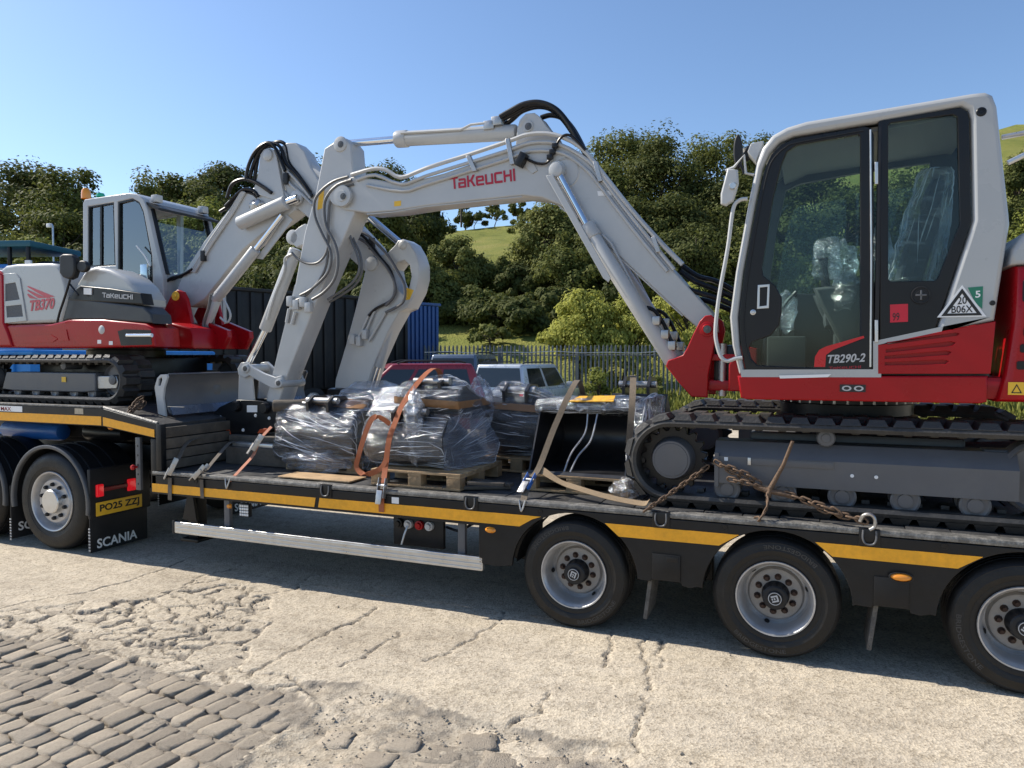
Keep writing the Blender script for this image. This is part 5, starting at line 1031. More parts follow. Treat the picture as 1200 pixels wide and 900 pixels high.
# weld seam ring and lamp
lathe('weld_ring', [(0.115, 0.004), (0.12, 0.007), (0.125, 0.004), (0.13, 0)], WY(662, 203, YB0), (0, -1, 0), P_WHITE, BM1, 30)
wl_ = box('boom_lamp', -0.035, 0.035, -0.05, 0.02, -0.06, 0.06, P_BLACK, BM1, 0.01, Matrix.Translation(WY(612, 188, YB0 - 0.03)) @ Matrix.Rotation(R(30), 4, 'Y'))
plate('lamp_bracket', XZ([(618, 188), (625, 190), (630, 200), (624, 204), (616, 196)], YB0), YB0 - 0.012, YB0, P_WHITE, BM1, 0.002)
tube('lamp_cable', P3([(617, 186), (628, 191), (640, 191), (648, 181), (655, 164), (664, 158), (674, 163), (686, 176)], YB0 - 0.03), 0.012, P_BLACK, BM1, 8, 5)
boxes('cable_sleeve', [tuple(v for p in ((c[0] - 0.025, c[0] + 0.025), (YB0 - 0.05, YB0 - 0.012), (c[2] - 0.02, c[2] + 0.02)) for v in p) for c in (WY(652, 172, YB0), WY(649, 179, YB0), WY(646, 185, YB0))], P_BLACK, BM1, 0.006)
# arm ram on top
RM = cyl('arm_ram', WY(606, 155, 1.035), WY(467, 163, 1.035), 0.068, P_WHITE, D1, 24, 0.02)
cyl('ram_gland', WY(478, 162.5, 1.035), WY(465, 163.2, 1.035), 0.078, P_WHITE, RM, 24, 0.01)
cyl('ram_rod', WY(470, 163, 1.035), WY(405, 168.5, 1.035), 0.034, P_CHROME, RM, 18)
cyl('ram_eye', WY(619, 148, 0.97), WY(619, 148, 1.10), 0.075, P_WHITE, RM, 22, 0.01)
tube('ram_pipe', P3([(470, 156), (540, 152), (552, 146), (570, 144)], 0.96), 0.012, P_WHITE, RM, 8)
boxes('pipe_block', [tuple(v for p in ((c[0] - 0.05, c[0] + 0.05), (0.95, 1.08), (c[2] - 0.04, c[2] + 0.04)) for v in p) for c in (WY(575, 148, 1.0), WY(584, 143, 1.0))], P_STEEL, RM, 0.01)
for k, pp in enumerate(([(586, 137), (598, 130), (614, 122), (632, 120), (650, 127), (664, 142), (678, 165), (690, 186)], [(586, 141), (600, 134), (618, 125), (636, 123), (653, 131), (667, 147), (680, 168), (690, 184)], [(578, 150), (590, 147), (600, 140), (612, 130), (630, 125), (646, 128), (660, 140), (674, 160), (686, 180)], [(634, 138), (646, 135), (660, 139), (672, 152), (683, 172)])):
    tube('hose', P3(pp, 0.95 + 0.05 * k), 0.023, P_BLACK, D1, 10, 5)
for k, pp in enumerate(([(790, 325), (805, 338), (822, 344), (842, 350), (860, 358)], [(797, 318), (815, 330), (836, 338), (862, 350)], [(800, 312), (818, 324), (840, 330), (864, 343)], [(786, 320), (800, 342), (812, 349), (830, 353), (858, 364)])):
    tube('hose', P3(pp, 0.93 + 0.05 * k), 0.021, P_BLACK, D1, 8, 5)
# lift rams, one each side of the boom
for yc in (0.845, 1.225):
    o_ = 0.845
    L_ = cyl('lift_ram', WY(690, 270, o_) + np.array([0, yc - o_, 0]), WY(788, 424, o_) + np.array([0, yc - o_, 0]), 0.062, P_WHITE, D1, 24, 0.012)
    cyl('ram_rod', WY(652, 198, o_) + np.array([0, yc - o_, 0]), WY(695, 278, o_) + np.array([0, yc - o_, 0]), 0.032, P_CHROME, L_, 18)
    cyl('ram_gland', WY(687, 264, o_) + np.array([0, yc - o_, 0]), WY(696, 279, o_) + np.array([0, yc - o_, 0]), 0.07, P_WHITE, L_, 24, 0.008)
    cyl('ram_eye', (*WY(653, 200, o_)[:1], yc - 0.05, WY(653, 200, o_)[2]), (*WY(653, 200, o_)[:1], yc + 0.05, WY(653, 200, o_)[2]), 0.06, P_WHITE, L_, 22, 0.01)
    plate('rod_guard', XZ([(640, 206), (648, 205), (716, 326), (713, 331), (707, 326)], 0.78), yc - 0.075, yc - 0.06, P_WHITE, L_, 0.004)
    tube('ram_pipe', [p + np.array([0, yc - o_, 0]) for p in [WY(706, 275, o_ + 0.02), WY(716, 285, o_ + 0.02), WY(750, 350, o_ + 0.03), WY(776, 390, o_ + 0.03)]], 0.011, P_WHITE, L_, 8)
    tube('hose', [tuple(np.array(p) + np.array([0, yc - o_, 0])) for p in P3([(758, 360), (768, 365), (778, 380), (786, 398), (792, 408)], o_ + 0.02)], 0.016, P_BLACK, L_, 8, 5)
    boxes('ram_valve', [tuple(v for p in ((c[0] - 0.03, c[0] + 0.03), (yc - 0.05, yc + 0.03), (c[2] - 0.035, c[2] + 0.035)) for v in p) for c in (WY(770, 376, o_), WY(780, 392, o_), WY(788, 405, o_))], P_STEEL, L_, 0.01)
# dipper arm
YA0, YA1 = 0.92, 1.15
ARM = [(380, 174), (392, 166), (398, 161), (405, 162), (411, 170), (413, 196), (416, 225), (418, 244), (408, 268), (392, 304), (370, 356), (338, 437), (326, 474), (312, 470), (326, 410), (346, 332), (357, 272), (370, 226)]
AR1 = plate('dipper_arm', XZ(ARM, YA0), YA0, YA1, P_WHITE, D1, 0.012)
lathe('pin_boss', [(0, 0.02), (0.04, 0.02), (0.07, 0.012), (0.075, 0)], WY(399, 169, YA0), (0, -1, 0), P_WHITE, AR1, 24)
plate('pivot_cheek', XZ(circle(402, 230, 13, 24), YA0), YA0 - 0.05, YA0, P_WHITE, AR1, 0.006)
quad_on('yellow_label', [(374, 226), (380, 222), (378, 244), (372, 246)], YA0 - 0.001, P_PLATE, AR1)
plate('ram_lug', XZ([(357, 262), (350, 266), (341, 274), (340, 283), (347, 290), (356, 286), (362, 268)], YA0 + 0.05), YA0 + 0.05, YA1 - 0.05, P_WHITE, AR1, 0.008)
BK = cyl('bucket_ram', WY(347, 292, 1.035), WY(310.5, 387, 1.035), 0.064, P_WHITE, D1, 24, 0.015); cyl('ram_rod', WY(312, 384, 1.035), WY(290, 428, 1.035), 0.034, P_CHROME, BK, 18)
cyl('ram_eye', (*WY(347, 279, 1.035)[:1], 0.97, WY(347, 279, 1.035)[2]), (*WY(347, 279, 1.035)[:1], 1.10, WY(347, 279, 1.035)[2]), 0.075, P_WHITE, BK, 22, 0.01)
tube('ram_pipe', P3([(343, 297), (334, 303), (333, 318), (322, 345), (313, 375)], 0.96), 0.012, P_WHITE, BK, 8, 4)
for yy in ((0.87, 0.905), (1.165, 1.20)):
    plate('bucket_link', XZ([(278, 432), (282, 425), (289, 424), (295, 430), (308, 437), (322, 442), (330, 440), (332, 448), (328, 455), (318, 455), (302, 446), (292, 440), (286, 443), (279, 439)], 0.87), yy[0], yy[1], P_WHITE, D1, 0.007)
    plate('bucket_link', XZ([(279, 436), (294, 436), (297, 470), (278, 470)], 0.9), yy[0] + 0.04, yy[1] + 0.03, P_WHITE, D1, 0.007)
cyl('link_pin', WY(287, 432, 0.85), (WY(287, 432, 0.85)[0], 1.22, WY(287, 432, 0.85)[2]), 0.045, P_WHITE, D1, 20, 0.006); cyl('link_pin', WY(326, 449, 0.85), (WY(326, 449, 0.85)[0], 1.22, WY(326, 449, 0.85)[2]), 0.045, P_WHITE, D1, 20, 0.006)
tube('hose', P3([(300, 444), (299, 455), (298, 470)], 1.0), 0.028, P_BLACK, D1, 10)
HT = plate('quick_hitch', XZ([(247, 508), (247, 492), (249, 485), (257, 477), (270, 471), (279, 468.5), (296, 469), (315, 471), (321, 477), (325, 485), (324, 499), (313, 508), (293, 510), (273, 510)], 0.88), 0.88, 0.915, P_BLACK, D1, 0.006)
plate('hitch_cheek', XZ([(247, 508), (247, 492), (249, 485), (257, 477), (270, 471), (279, 468.5), (296, 469), (315, 471), (321, 477), (325, 485), (324, 499), (313, 508), (293, 510), (273, 510)], 0.88), 1.155, 1.19, P_BLACK, HT, 0.006)
plate('hitch_core', XZ([(252, 502), (256, 486), (280, 476), (312, 478), (318, 496), (300, 506), (262, 506)], 0.9), 0.915, 1.155, P_BLACK, HT, 0.0)
for a_, b_ in ((278, 476), (312, 478)): lathe('hitch_pin', [(0, 0.05), (0.045, 0.05), (0.055, 0.03), (0.057, 0)], WY(a_, b_, 0.88), (0, -1, 0), P_BLACK, HT, 22)
quad_on('white_label', [(289.5, 475), (301.5, 475), (301.5, 483), (289.5, 483)], 0.8795, P_WHT, HT)
for a_, b_ in ((258.5, 489), (299.5, 487), (285, 504), (315.5, 490)): lathe('grease_point', [(0, 0.008), (0.014, 0.008), (0.018, 0)], WY(a_, b_, 0.88), (0, -1, 0), P_WHT, HT, 10)
P_ORANGE = mat('orange_paint', (0.6, 0.09, 0.02), 0.5, var=0.2)
for pp in ([(256, 509), (261, 501), (268, 502), (270, 509)], [(301, 508), (304, 503), (312, 502), (314, 507)]): plate('safety_hook', XZ(pp, 0.87), 0.872, 0.9, P_ORANGE, HT, 0.004)
# hoses down the arm
for pp, y, r_ in (([(408, 207), (392, 212), (378, 222), (369, 235), (369, 253), (377, 273), (386, 291), (388, 305), (383, 321), (366, 338), (352, 346)], 0.88, 0.014), ([(412, 211), (397, 216), (386, 226), (380, 240), (382, 264), (393, 287), (396, 307), (392, 327), (380, 342), (366, 351)], 0.87, 0.015), ([(414, 216), (400, 221), (388, 234), (385, 255), (384, 290), (375, 306), (362, 309), (350, 304), (342, 296)], 0.885, 0.012), ([(408, 262), (411, 280), (419, 300), (421, 316), (414, 330), (400, 341), (384, 351)], 1.0, 0.013), ([(410, 258), (414, 280), (422, 298), (424, 318), (417, 333), (403, 344), (386, 354)], 1.06, 0.013), ([(384, 268), (384, 300), (378, 322), (360, 345), (346, 352)], 0.89, 0.012)):
    tube('arm_hose', P3(pp, y), r_, mat('hose_grey', (0.12, 0.122, 0.125), 0.45), D1, 8, 5)
boxes('hose_fitting', [tuple(v for p in ((c[0] - 0.035, c[0] + 0.035), (0.86, 0.915), (c[2] - 0.05, c[2] + 0.05)) for v in p) for c in (WY(340, 353, 0.88), WY(347, 357, 0.88), WY(355, 354, 0.88), WY(361, 360, 0.88))], P_WHITE, D1, 0.012)
cyl('hose_stub', WY(339, 362, 0.9), WY(336, 378, 0.9), 0.018, P_WHITE, D1, 10); cyl('hose_stub', WY(346, 366, 0.9), WY(342, 380, 0.9), 0.018, P_WHITE, D1, 10)

# dark greased pin ends in the bosses, warning decals
P_PINEND = mat('greased_pin', (0.10, 0.10, 0.10), 0.45, 0.6, var=0.3, scale=40)
for pxy, y, r_, par in (((402, 230), YB0 - 0.062, 0.03, BM1), ((653, 200), YB0 - 0.051, 0.026, BM1), ((619, 148), YB0 + 0.034, 0.03, BM1), ((399, 169), YA0 - 0.021, 0.03, AR1), ((287, 432), 0.849, 0.026, D1), ((326, 449), 0.849, 0.026, D1), ((829, 386), 0.739, 0.028, D1)):
    lathe('pin_end', [(0, 0.008), (r_ * 0.35, 0.008), (r_ * 0.4, 0.005), (r_, 0.004), (r_ * 1.05, 0)], WY(*pxy, y), (0, -1, 0), P_PINEND, par, 18)
for pp, m_ in (([(700, 224), (716, 223.5), (717, 229), (701, 229.5)], P_WHT), ([(462, 236), (470, 235), (470, 241), (462, 242)], P_PLATE)): quad_on('decal', pp, YB0 - 0.0005, m_, BM1, 0.0015)
for pp in ([(655, 241), (700, 278), (738, 313), (800, 370)], [(612, 230.5), (550, 237), (500, 242), (462, 248.5), (430, 251)]): tube('weld_bead', P3(pp, YB0 + 0.012), 0.007, P_WHITE, BM1, 6)
for yy in (YA0 + 0.006, ): tube('weld_bead', P3([(346, 334), (327, 410), (313, 468)], yy), 0.006, P_WHITE, AR1, 6)
for pp in ([(1174, 161), (1216, 153)], [(1181, 191), (1216, 174)]): tube('hand_rail', P3(pp, 1.8), 0.02, P_ALU, D1, 8)
# ================================================================== the smaller digger on the trailer's neck
ZN = 1.458
D2 = thing('tracked_excavator', 'smaller red and pale grey tracked excavator parked over the trailer neck, dozer blade forward', 'excavator', (-5.9, 1.3, ZN))
ZC2 = ZN + 0.036 + 0.226
t2n = crawler(D2, -7.0, -5.07, ZC2, 0.226, 0.32, 0.72, 0.034, 0.118, True, 15); t2f = crawler(D2, -7.0, -5.07, ZC2, 0.226, 1.86, 2.26, 0.034, 0.118, True, 15)
for t_, y0 in ((t2n, 0.38), (t2f, 1.86)):
    plate('track_frame', [(-6.78, 1.60), (-6.70, 1.79), (-5.30, 1.79), (-5.30, 1.60), (-5.5, 1.585), (-6.6, 1.585)], y0, y0 + 0.26, P_DKGREY, t_, 0.012)
    plate('idler_yoke', [(-5.30, 1.62), (-5.30, 1.76), (-5.02, 1.76), (-5.0, 1.70), (-5.02, 1.63)], y0 + 0.02, y0 + 0.2, P_STEEL, t_, 0.01)
    for x in (-6.55, -6.25, -5.95, -5.65, -5.38): lathe('track_roller', [(0.06, -0.22), (0.06, -0.14), (0.045, -0.13), (0.045, -0.07), (0.06, -0.06), (0.062, 0.0), (0.04, 0.006), (0.03, 0.0), (0, 0.0)], (x, y0 + 0.02, 1.578), (0, -1, 0), P_DKGREY, t_, 18)
    lathe('carrier_roller', [(0.04, -0.2), (0.04, 0), (0.02, 0.006), (0, 0.006)], (-5.85, y0 + 0.05, 1.86), (0, -1, 0), P_DKGREY, t_, 18)
box('yellow_sticker', -5.80, -5.735, 0.373, 0.378, 1.69, 1.745, P_PLATE, t2n, 0.0)
box('car_body', -6.6, -5.3, 0.68, 1.9, 1.6, 1.95, P_BLACK, D2, 0.03)
lathe('swing_bearing', [(0.42, 0), (0.42, 0.1), (0.40, 0.11), (0.40, 0.16)], (-5.95, 1.3, 1.93), (0, 0, 1), P_BLACK, D2, 40)
# dozer blade
def blade(parent, y0, y1):
    pr = [(-4.235, 1.785), (-4.262, 1.74), (-4.285, 1.66), (-4.28, 1.56), (-4.25, 1.47), (-4.205, 1.405)]; th = 0.03; V = []
    for y in (y0, y1): V += [(x, y, z) for x, z in pr] + [(x - th, y, z) for x, z in reversed(pr)]
    n = 12; return pyd('dozer_blade', V, [tuple(range(n - 1, -1, -1)), tuple(range(n, 2 * n))] + [(k, (k + 1) % n, (k + 1) % n + n, k + n) for k in range(n)], P_DKGREY, parent, 25)
BL = blade(D2, 0.345, 2.42)
for ya, yb in ((0.318, 0.343), (2.422, 2.447)):
    plate('blade_end', [XZ([(181, 454), (184, 443), (188, 439), (195, 438.5), (196, 442), (192, 455), (191, 467), (194, 488), (185, 485), (183, 467)], 0.318), XZ([(186, 444), (189.5, 442), (190, 445), (188, 452), (185.5, 452)], 0.318)], ya, yb, P_WHITE if ya < 1 else P_DKGREY, BL, 0.003)
tube('top_edge', [(-4.24, 0.35, 1.787), (-4.24, 2.33, 1.787)], 0.012, P_DKGREY, BL, 8)
plate('cutting_edge', [(-4.215, 1.39), (-4.195, 1.39), (-4.225, 1.475), (-4.243, 1.475)], 0.35, 2.325, mat('edge_steel_sky_blue', (0.10, 0.13, 0.19), 0.3, 0.6, var=0.1), BL, 0.002)  # blue of the reflected sky is put into the cutting edge's colour
for y in (0.95, 1.55): box('blade_arm', -5.2, -4.28, y, y + 0.12, 1.52, 1.66, P_DKGREY, D2, 0.02)
cyl('blade_ram', (-5.2, 1.31, 1.75), (-4.33, 1.31, 1.62), 0.045, P_DKGREY, D2, 16)
# house
HB = plate('revolving_frame', XZ([(-60, 381), (0, 381), (60, 379), (80, 374), (120, 374), (170, 379), (179, 384), (181, 406), (100, 408), (-60, 407)], 0.35), 0.35, 0.68, P_RED, D2, 0.025)
box('frame_rear', -7.3, -5.05, 0.96, 2.25, 2.06, 2.33, P_RED, D2, 0.03)
for pp in ([(18, 394), (60, 392), (68, 397), (62, 401), (24, 402)], [(64, 388), (78, 386), (81, 399), (70, 400)]): quad_on('body_panel', pp, 0.349, P_RED, HB, 0.006)
quad_on('recess_shade', [(138, 388), (146, 386), (177, 387), (178, 404), (142, 405)], 0.349, P_BLACK, HB, 0.002); cyl('recess_rod', WY(149, 393, 0.34), WY(178, 393, 0.34), 0.02, P_CHROME, HB, 12)  # flat black sheet painted as the shade of a recess
lathe('side_lamp', [(0, 0.012), (0.03, 0.01), (0.045, 0)], WY(119, 386.5, 0.35), (0, -1, 0), P_GREYPR, HB, 16)
for a_, b_ in ((116.5, 400.5), (130, 402)): quad_on('white_sticker', [(a_ - 2.2, b_ - 2.2), (a_ + 2.2, b_ - 2.2), (a_ + 2.2, b_ + 2.2), (a_ - 2.2, b_ + 2.2)], 0.349, P_WHT, HB)
HR = plate('engine_hood', XZ([(-60, 318), (0, 316), (6, 311), (20, 309), (58, 308), (66, 309), (72, 316), (77, 335), (79, 352), (72, 378), (0, 380), (-60, 381)], 0.355), 0.355, 1.25, P_CABW, D2, 0.035)
plate('vent_frame', [XZ([(4, 321), (18, 320), (24, 326), (32, 376), (5, 379)], 0.353), XZ([(7, 333), (19, 331), (24, 351), (7, 353)], 0.353), XZ([(8, 359), (26, 357), (28, 371), (9, 372)], 0.353)], 0.343, 0.356, P_CABW, HR, 0.004)
for pp in ([(6, 332), (20, 330), (25, 352), (6, 354)], [(7, 358), (27, 356), (29, 372), (8, 373)]): quad_on('vent_mesh', pp, 0.352, mat('vent_mesh_grey', (0.09, 0.095, 0.1), 0.6, var=0.3, scale=60, bump=0.6, bscale=150), HR, 0.003)
plate('counterweight', XZ([(-60, 316), (-2, 317), (3, 322), (4, 378), (9, 390), (14, 406), (-60, 406)], 0.33), 0.33, 2.25, P_RED, D2, 0.02)
text_px('lettering', 'TB370', (35, 365), (64, 362), 13, 0.352, mat('decal_red', (0.5, 0.07, 0.09), 0.4), HR, bold=0.035, shear=0.2)
for k in range(3): quad_on('red_stripe', [(32, 336 + 4.6 * k), (33, 335 + 4.6 * k), (64 - 10 * k, 347.5 + 1.5 * k), (55 - 10 * k, 349.5)], 0.3535, MATS['decal_red'], HR, 0.002)
TC = plate('tank_cover', XZ([(80, 352), (85, 340), (93, 326), (100, 315), (112, 312), (128, 315), (146, 324), (158, 336), (166, 350), (166, 358)], 0.40), 0.40, 0.72, P_CABW, D2, 0.04)
BB_ = plate('black_band', XZ([(79, 352), (86, 341), (94, 334.5), (130, 338), (165, 343.5), (168, 357), (120, 354)], 0.365), 0.365, 0.5, P_BLACK, D2, 0.012)
quad_on('lamp', [(99, 337.5), (108, 338), (108, 345.5), (99, 345)], 0.362, P_WHT, BB_, 0.01)
a = Vector(WY(120, 348.5, 0.362)); takeuchi(a, Vector(WY(156, 351, 0.362)) - a, (0, 0, 0.05), P_GREYPR, BB_, 0.002)
plate('side_door', XZ([(74, 352), (80, 348), (168, 359), (177, 368), (179, 379), (120, 375), (80, 375), (70, 378)], 0.37), 0.37, 0.62, mat('charcoal_panel', (0.035, 0.037, 0.04), 0.42, var=0.1), D2, 0.02)
st_ = tube('mirror_stalk', P3([(67, 378), (70, 366), (76, 348), (82, 328)], 0.30), 0.012, P_BLACK, D2, 8, 4); tube('mirror_stay', P3([(82, 333), (92, 346)], 0.31), 0.01, P_BLACK, st_, 8)
plate('mirror', XZ([(69, 300), (73, 297.5), (83, 297.5), (87, 302), (87.5, 318), (85, 325), (80, 327.5), (73, 325), (69, 320)], 0.26), 0.26, 0.33, P_PLASTIC, D2, 0.018)
plate('mirror', XZ(circle(95.5, 312, 6.5, 20, 7), 0.28), 0.28, 0.33, P_PLASTIC, D2, 0.015)
# cab
C2O = [(97, 238), (99, 233.5), (150, 226), (160, 227), (168, 233), (173, 246), (183, 290), (190.5, 322), (192, 376), (97, 376)]
C2A = [(103, 242), (133, 237), (135, 311), (103, 312.5)]; C2B = [(138, 236.5), (155, 232.5), (163, 237), (168, 248), (178, 300), (179, 335), (160, 334.5), (148, 322), (138, 318)]
CB2 = plate('cab_frame', [C2O, C2A, C2B], 1.32, 1.39, P_CABW, D2, 0.012, px=1.32)
G_C2 = glass('small_cab_glass', (0.72, 0.86, 0.84), 0.14)
for lp in (C2A, C2B): plate('side_pane', XZ(lp, 1.32), 1.35, 1.355, G_C2, CB2, 0.0)
for lp in (C2A, C2B):
    inn = [((a_ - sum(p[0] for p in lp) / len(lp)) * 0.93 + sum(p[0] for p in lp) / len(lp), (b_ - sum(p[1] for p in lp) / len(lp)) * 0.965 + sum(p[1] for p in lp) / len(lp)) for a_, b_ in lp]
    plate('window_seal', [XZ(lp, 1.32), XZ(inn, 1.32)], 1.325, 1.348, P_BLACK, CB2, 0.0)
quad_on('sash_bar', [(118, 239), (120, 239), (120, 312), (118, 312)], 1.345, P_BLACK, CB2, 0.01)
plate('far_wall', [XZ(C2O, 1.32), XZ(C2A, 1.32), XZ(C2B, 1.32)], 2.24, 2.30, P_CABW, D2, 0.006)
plate('roof', XZ([(97, 240), (99, 233.5), (150, 226), (160, 227), (168, 233), (172, 243), (166, 240), (158, 234), (150, 233), (103, 240)], 1.32), 1.385, 2.245, P_CABW, D2, 0.0)
s2 = XZ([(172, 244), (183, 291), (190, 321)], 1.32); pyd('windscreen', [(x, y, z) for y in (1.40, 2.235) for x, z in s2], [(0, 1, 4, 3), (1, 2, 5, 4)], G_C2, D2, 60)
fx = s2[2][0]; box('cab_front_panel', fx - 0.04, fx, 1.39, 2.245, s2[2][1] - 0.55, s2[2][1] + 0.02, P_CABW, D2, 0.01)
rp = XZ([(98, 240), (98, 372)], 1.32); box('cab_rear_panel', rp[0][0], rp[0][0] + 0.05, 1.39, 2.245, rp[1][1], rp[0][1] - 0.7, P_CABW, D2, 0.01)
for yy in (1.395, 2.2): tube('screen_pillar', [(s2[0][0], yy, s2[0][1]), (s2[1][0], yy, s2[1][1]), (s2[2][0], yy, s2[2][1])], 0.03, P_BLACK, D2, 8)
vz = s2[0][1]; pyd('sun_visor', [(s2[0][0] - 0.03, 1.34, vz + 0.08), (s2[0][0] + 0.16, 1.34, vz + 0.0), (s2[0][0] + 0.16, 2.28, vz + 0.0), (s2[0][0] - 0.03, 2.28, vz + 0.08), (s2[0][0] - 0.03, 1.34, vz + 0.05), (s2[0][0] + 0.16, 1.34, vz - 0.03), (s2[0][0] + 0.16, 2.28, vz - 0.03), (s2[0][0] - 0.03, 2.28, vz + 0.05)], [(0, 1, 2, 3), (7, 6, 5, 4), (0, 4, 5, 1), (1, 5, 6, 2), (2, 6, 7, 3), (3, 7, 4, 0)], P_PLASTIC, D2, 20)
for yy in (1.45, 2.15): box('work_lamp', s2[0][0] - 0.03, s2[0][0] + 0.06, yy - 0.05, yy + 0.05, vz + 0.085, vz + 0.175, P_WHITE, D2, 0.015)
bz = WY(101, 233, 1.5); lathe('beacon', [(0.055, 0), (0.055, 0.05), (0.05, 0.1), (0.03, 0.13), (0, 0.135)], bz, (0, 0, 1), P_AMBER, D2, 20)
gz = WY(118, 231, 1.5); lathe('green_beacon', [(0.05, 0), (0.05, 0.02), (0.04, 0.045), (0, 0.055)], gz, (0, 0, 1), mat('green_lens', (0.02, 0.4, 0.22), 0.2, coat=0.6), D2, 18)
S2 = box('seat', -6.35, -5.95, 1.6, 2.05, 2.75, 2.88, P_SEAT, D2, 0.05); box('backrest', -6.47, -6.33, 1.58, 2.06, 2.85, 3.4, P_SEAT, S2, 0.05)
bag((-6.2, 1.6, 3.05), 0.14, 0.8, 0.6, 1.8, D2, 12); bag((-5.75, 1.5, 2.98), 0.1, 0.9, 0.7, 1.6, D2, 13)
box('cab_floor', rp[0][0] + 0.06, fx - 0.05, 1.4, 2.24, 2.4, 2.45, P_CABIN, D2, 0.0)
mz = WY(171, 322, 1.31); box('cab_mirror', mz[0] - 0.05, mz[0] + 0.06, 1.27, 1.30, mz[2] - 0.14, mz[2] + 0.12, mat('mirror_back', (0.55, 0.6, 0.6), 0.15, 0.9), D2, 0.02)
tube('mirror_arm', P3([(160, 288), (170, 300), (176, 312)], 1.29), 0.01, P_WHT, D2, 8, 3)
# swing bracket
for y0, y1 in ((1.28, 1.33), (1.74, 1.79)): plate('swing_bracket', XZ([(190, 368), (196, 355), (202, 343), (208, 339.5), (214, 342), (218, 350), (222, 368), (227, 395), (228, 409), (196, 409), (198, 385)], 1.28), y0, y1, P_RED, D2, 0.008)
plate('ram_bracket', XZ([(228, 380), (236, 376), (262, 387), (263, 395), (256, 409), (226, 409)], 1.28), 1.33, 1.40, P_RED, D2, 0.008); plate('ram_bracket', XZ([(228, 380), (236, 376), (262, 387), (263, 395), (256, 409), (226, 409)], 1.28), 1.67, 1.74, P_RED, D2, 0.008)
lathe('pivot_pin', [(0, 0.02), (0.012, 0.02), (0.014, 0.012), (0.05, 0.012), (0.055, 0)], WY(206, 347, 1.28), (0, -1, 0), P_PLATE, D2, 22)
plate('frame_nose', XZ([(176, 384), (200, 378), (222, 384), (226, 392), (226, 408), (178, 408)], 1.0), 1.0, 1.8, P_RED, D2, 0.02)
cyl('swing_ram', WY(152, 393, 0.8), WY(181, 393, 0.8), 0.03, P_CHROME, D2, 14)
# boom in two pieces
Y2A, Y2B = 1.42, 1.65
B2 = plate('boom', XZ([(206, 342), (216, 318), (239, 283), (268, 245), (290, 223), (312, 214), (332, 222), (347, 238), (346, 246), (330, 258), (308, 273), (285, 292), (262, 322), (240, 350), (224, 360), (208, 356)], Y2A), Y2A, Y2B, P_WHITE, D2, 0.012)
plate('boom_tower', XZ([(296, 226), (302, 205), (305, 181), (309, 175), (315, 173), (321, 176), (324, 183), (334, 238)], Y2A - 0.02), Y2A - 0.02, Y2A + 0.03, P_WHITE, B2, 0.006); plate('boom_tower', XZ([(296, 226), (302, 205), (305, 181), (309, 175), (315, 173), (321, 176), (324, 183), (334, 238)], Y2A - 0.02), Y2B - 0.03, Y2B + 0.02, P_WHITE, B2, 0.006)
lathe('pin_boss', [(0, 0.03), (0.035, 0.03), (0.06, 0.02), (0.065, 0)], WY(314.5, 182, Y2A - 0.02), (0, -1, 0), P_WHITE, B2, 24); lathe('pin_boss', [(0, 0.03), (0.05, 0.03), (0.075, 0.02), (0.08, 0)], WY(348, 232, Y2A), (0, -1, 0), P_WHITE, B2, 24)
U2 = plate('upper_boom', XZ([(328, 172), (336, 167), (346, 167), (356, 177), (364, 196), (380, 222), (412, 258), (440, 288), (446, 300), (446, 312), (438, 319), (426, 317), (405, 298), (372, 264), (350, 246), (338, 236), (330, 205)], Y2A + 0.02), Y2A + 0.02, Y2B - 0.02, P_WHITE, D2, 0.012)
OC = cyl('offset_ram', WY(281, 262, 1.36), WY(336, 237, 1.36), 0.075, P_WHITE, D2, 22, 0.012); cyl('ram_rod', WY(334, 238, 1.36), WY(349, 232, 1.36), 0.04, P_CHROME, OC, 16)
bag(WY(300, 240, 1.40), 0.07, 1.3, 0.5, 0.8, D2, 21, P_STEEL, 'valve_block')
AR2 = cyl('arm_ram', WY(356, 188, 1.535), WY(430, 252, 1.535), 0.07, P_WHITE, D2, 22, 0.012); cyl('ram_rod', WY(424, 247, 1.535), WY(470, 286, 1.535), 0.036, P_CHROME, AR2, 16); cyl('ram_gland', WY(420, 243.5, 1.535), WY(432, 253.5, 1.535), 0.08, P_WHITE, AR2, 22, 0.008)
A2 = plate('dipper_arm', [XZ([(463, 287), (466, 282), (472, 280), (480, 285), (487, 297), (491, 310), (491, 326), (487, 342), (477, 361), (468, 365), (455, 388), (440, 422), (428, 457), (392, 457), (393, 445), (405, 405), (417, 360), (427, 321), (430, 308), (440, 301), (453, 297)], Y2A), XZ([(460, 315), (466, 307), (474, 305), (480, 311), (482, 324), (479, 338), (473, 346), (467, 340), (462, 328)], Y2A)], Y2A, Y2B, P_WHITE, D2, 0.010)
lathe('pin_boss', [(0, 0.03), (0.04, 0.03), (0.07, 0.02), (0.078, 0)], WY(436, 309, Y2A), (0, -1, 0), P_WHITE, A2, 24); lathe('pin_boss', [(0, 0.02), (0.03, 0.02), (0.045, 0.01), (0.05, 0)], WY(472, 287, Y2A), (0, -1, 0), P_WHITE, A2, 20)
quad_on('yellow_label', [(476, 337), (485, 340), (480, 351), (473, 352)], Y2A - 0.001, P_PLATE, A2)
K2 = cyl('bucket_ram', WY(461, 365, 1.5), WY(443, 430, 1.5), 0.055, P_WHITE, D2, 20, 0.01); cyl('ram_rod', WY(444, 428, 1.5), WY(436, 455, 1.5), 0.03, P_CHROME, K2, 14)
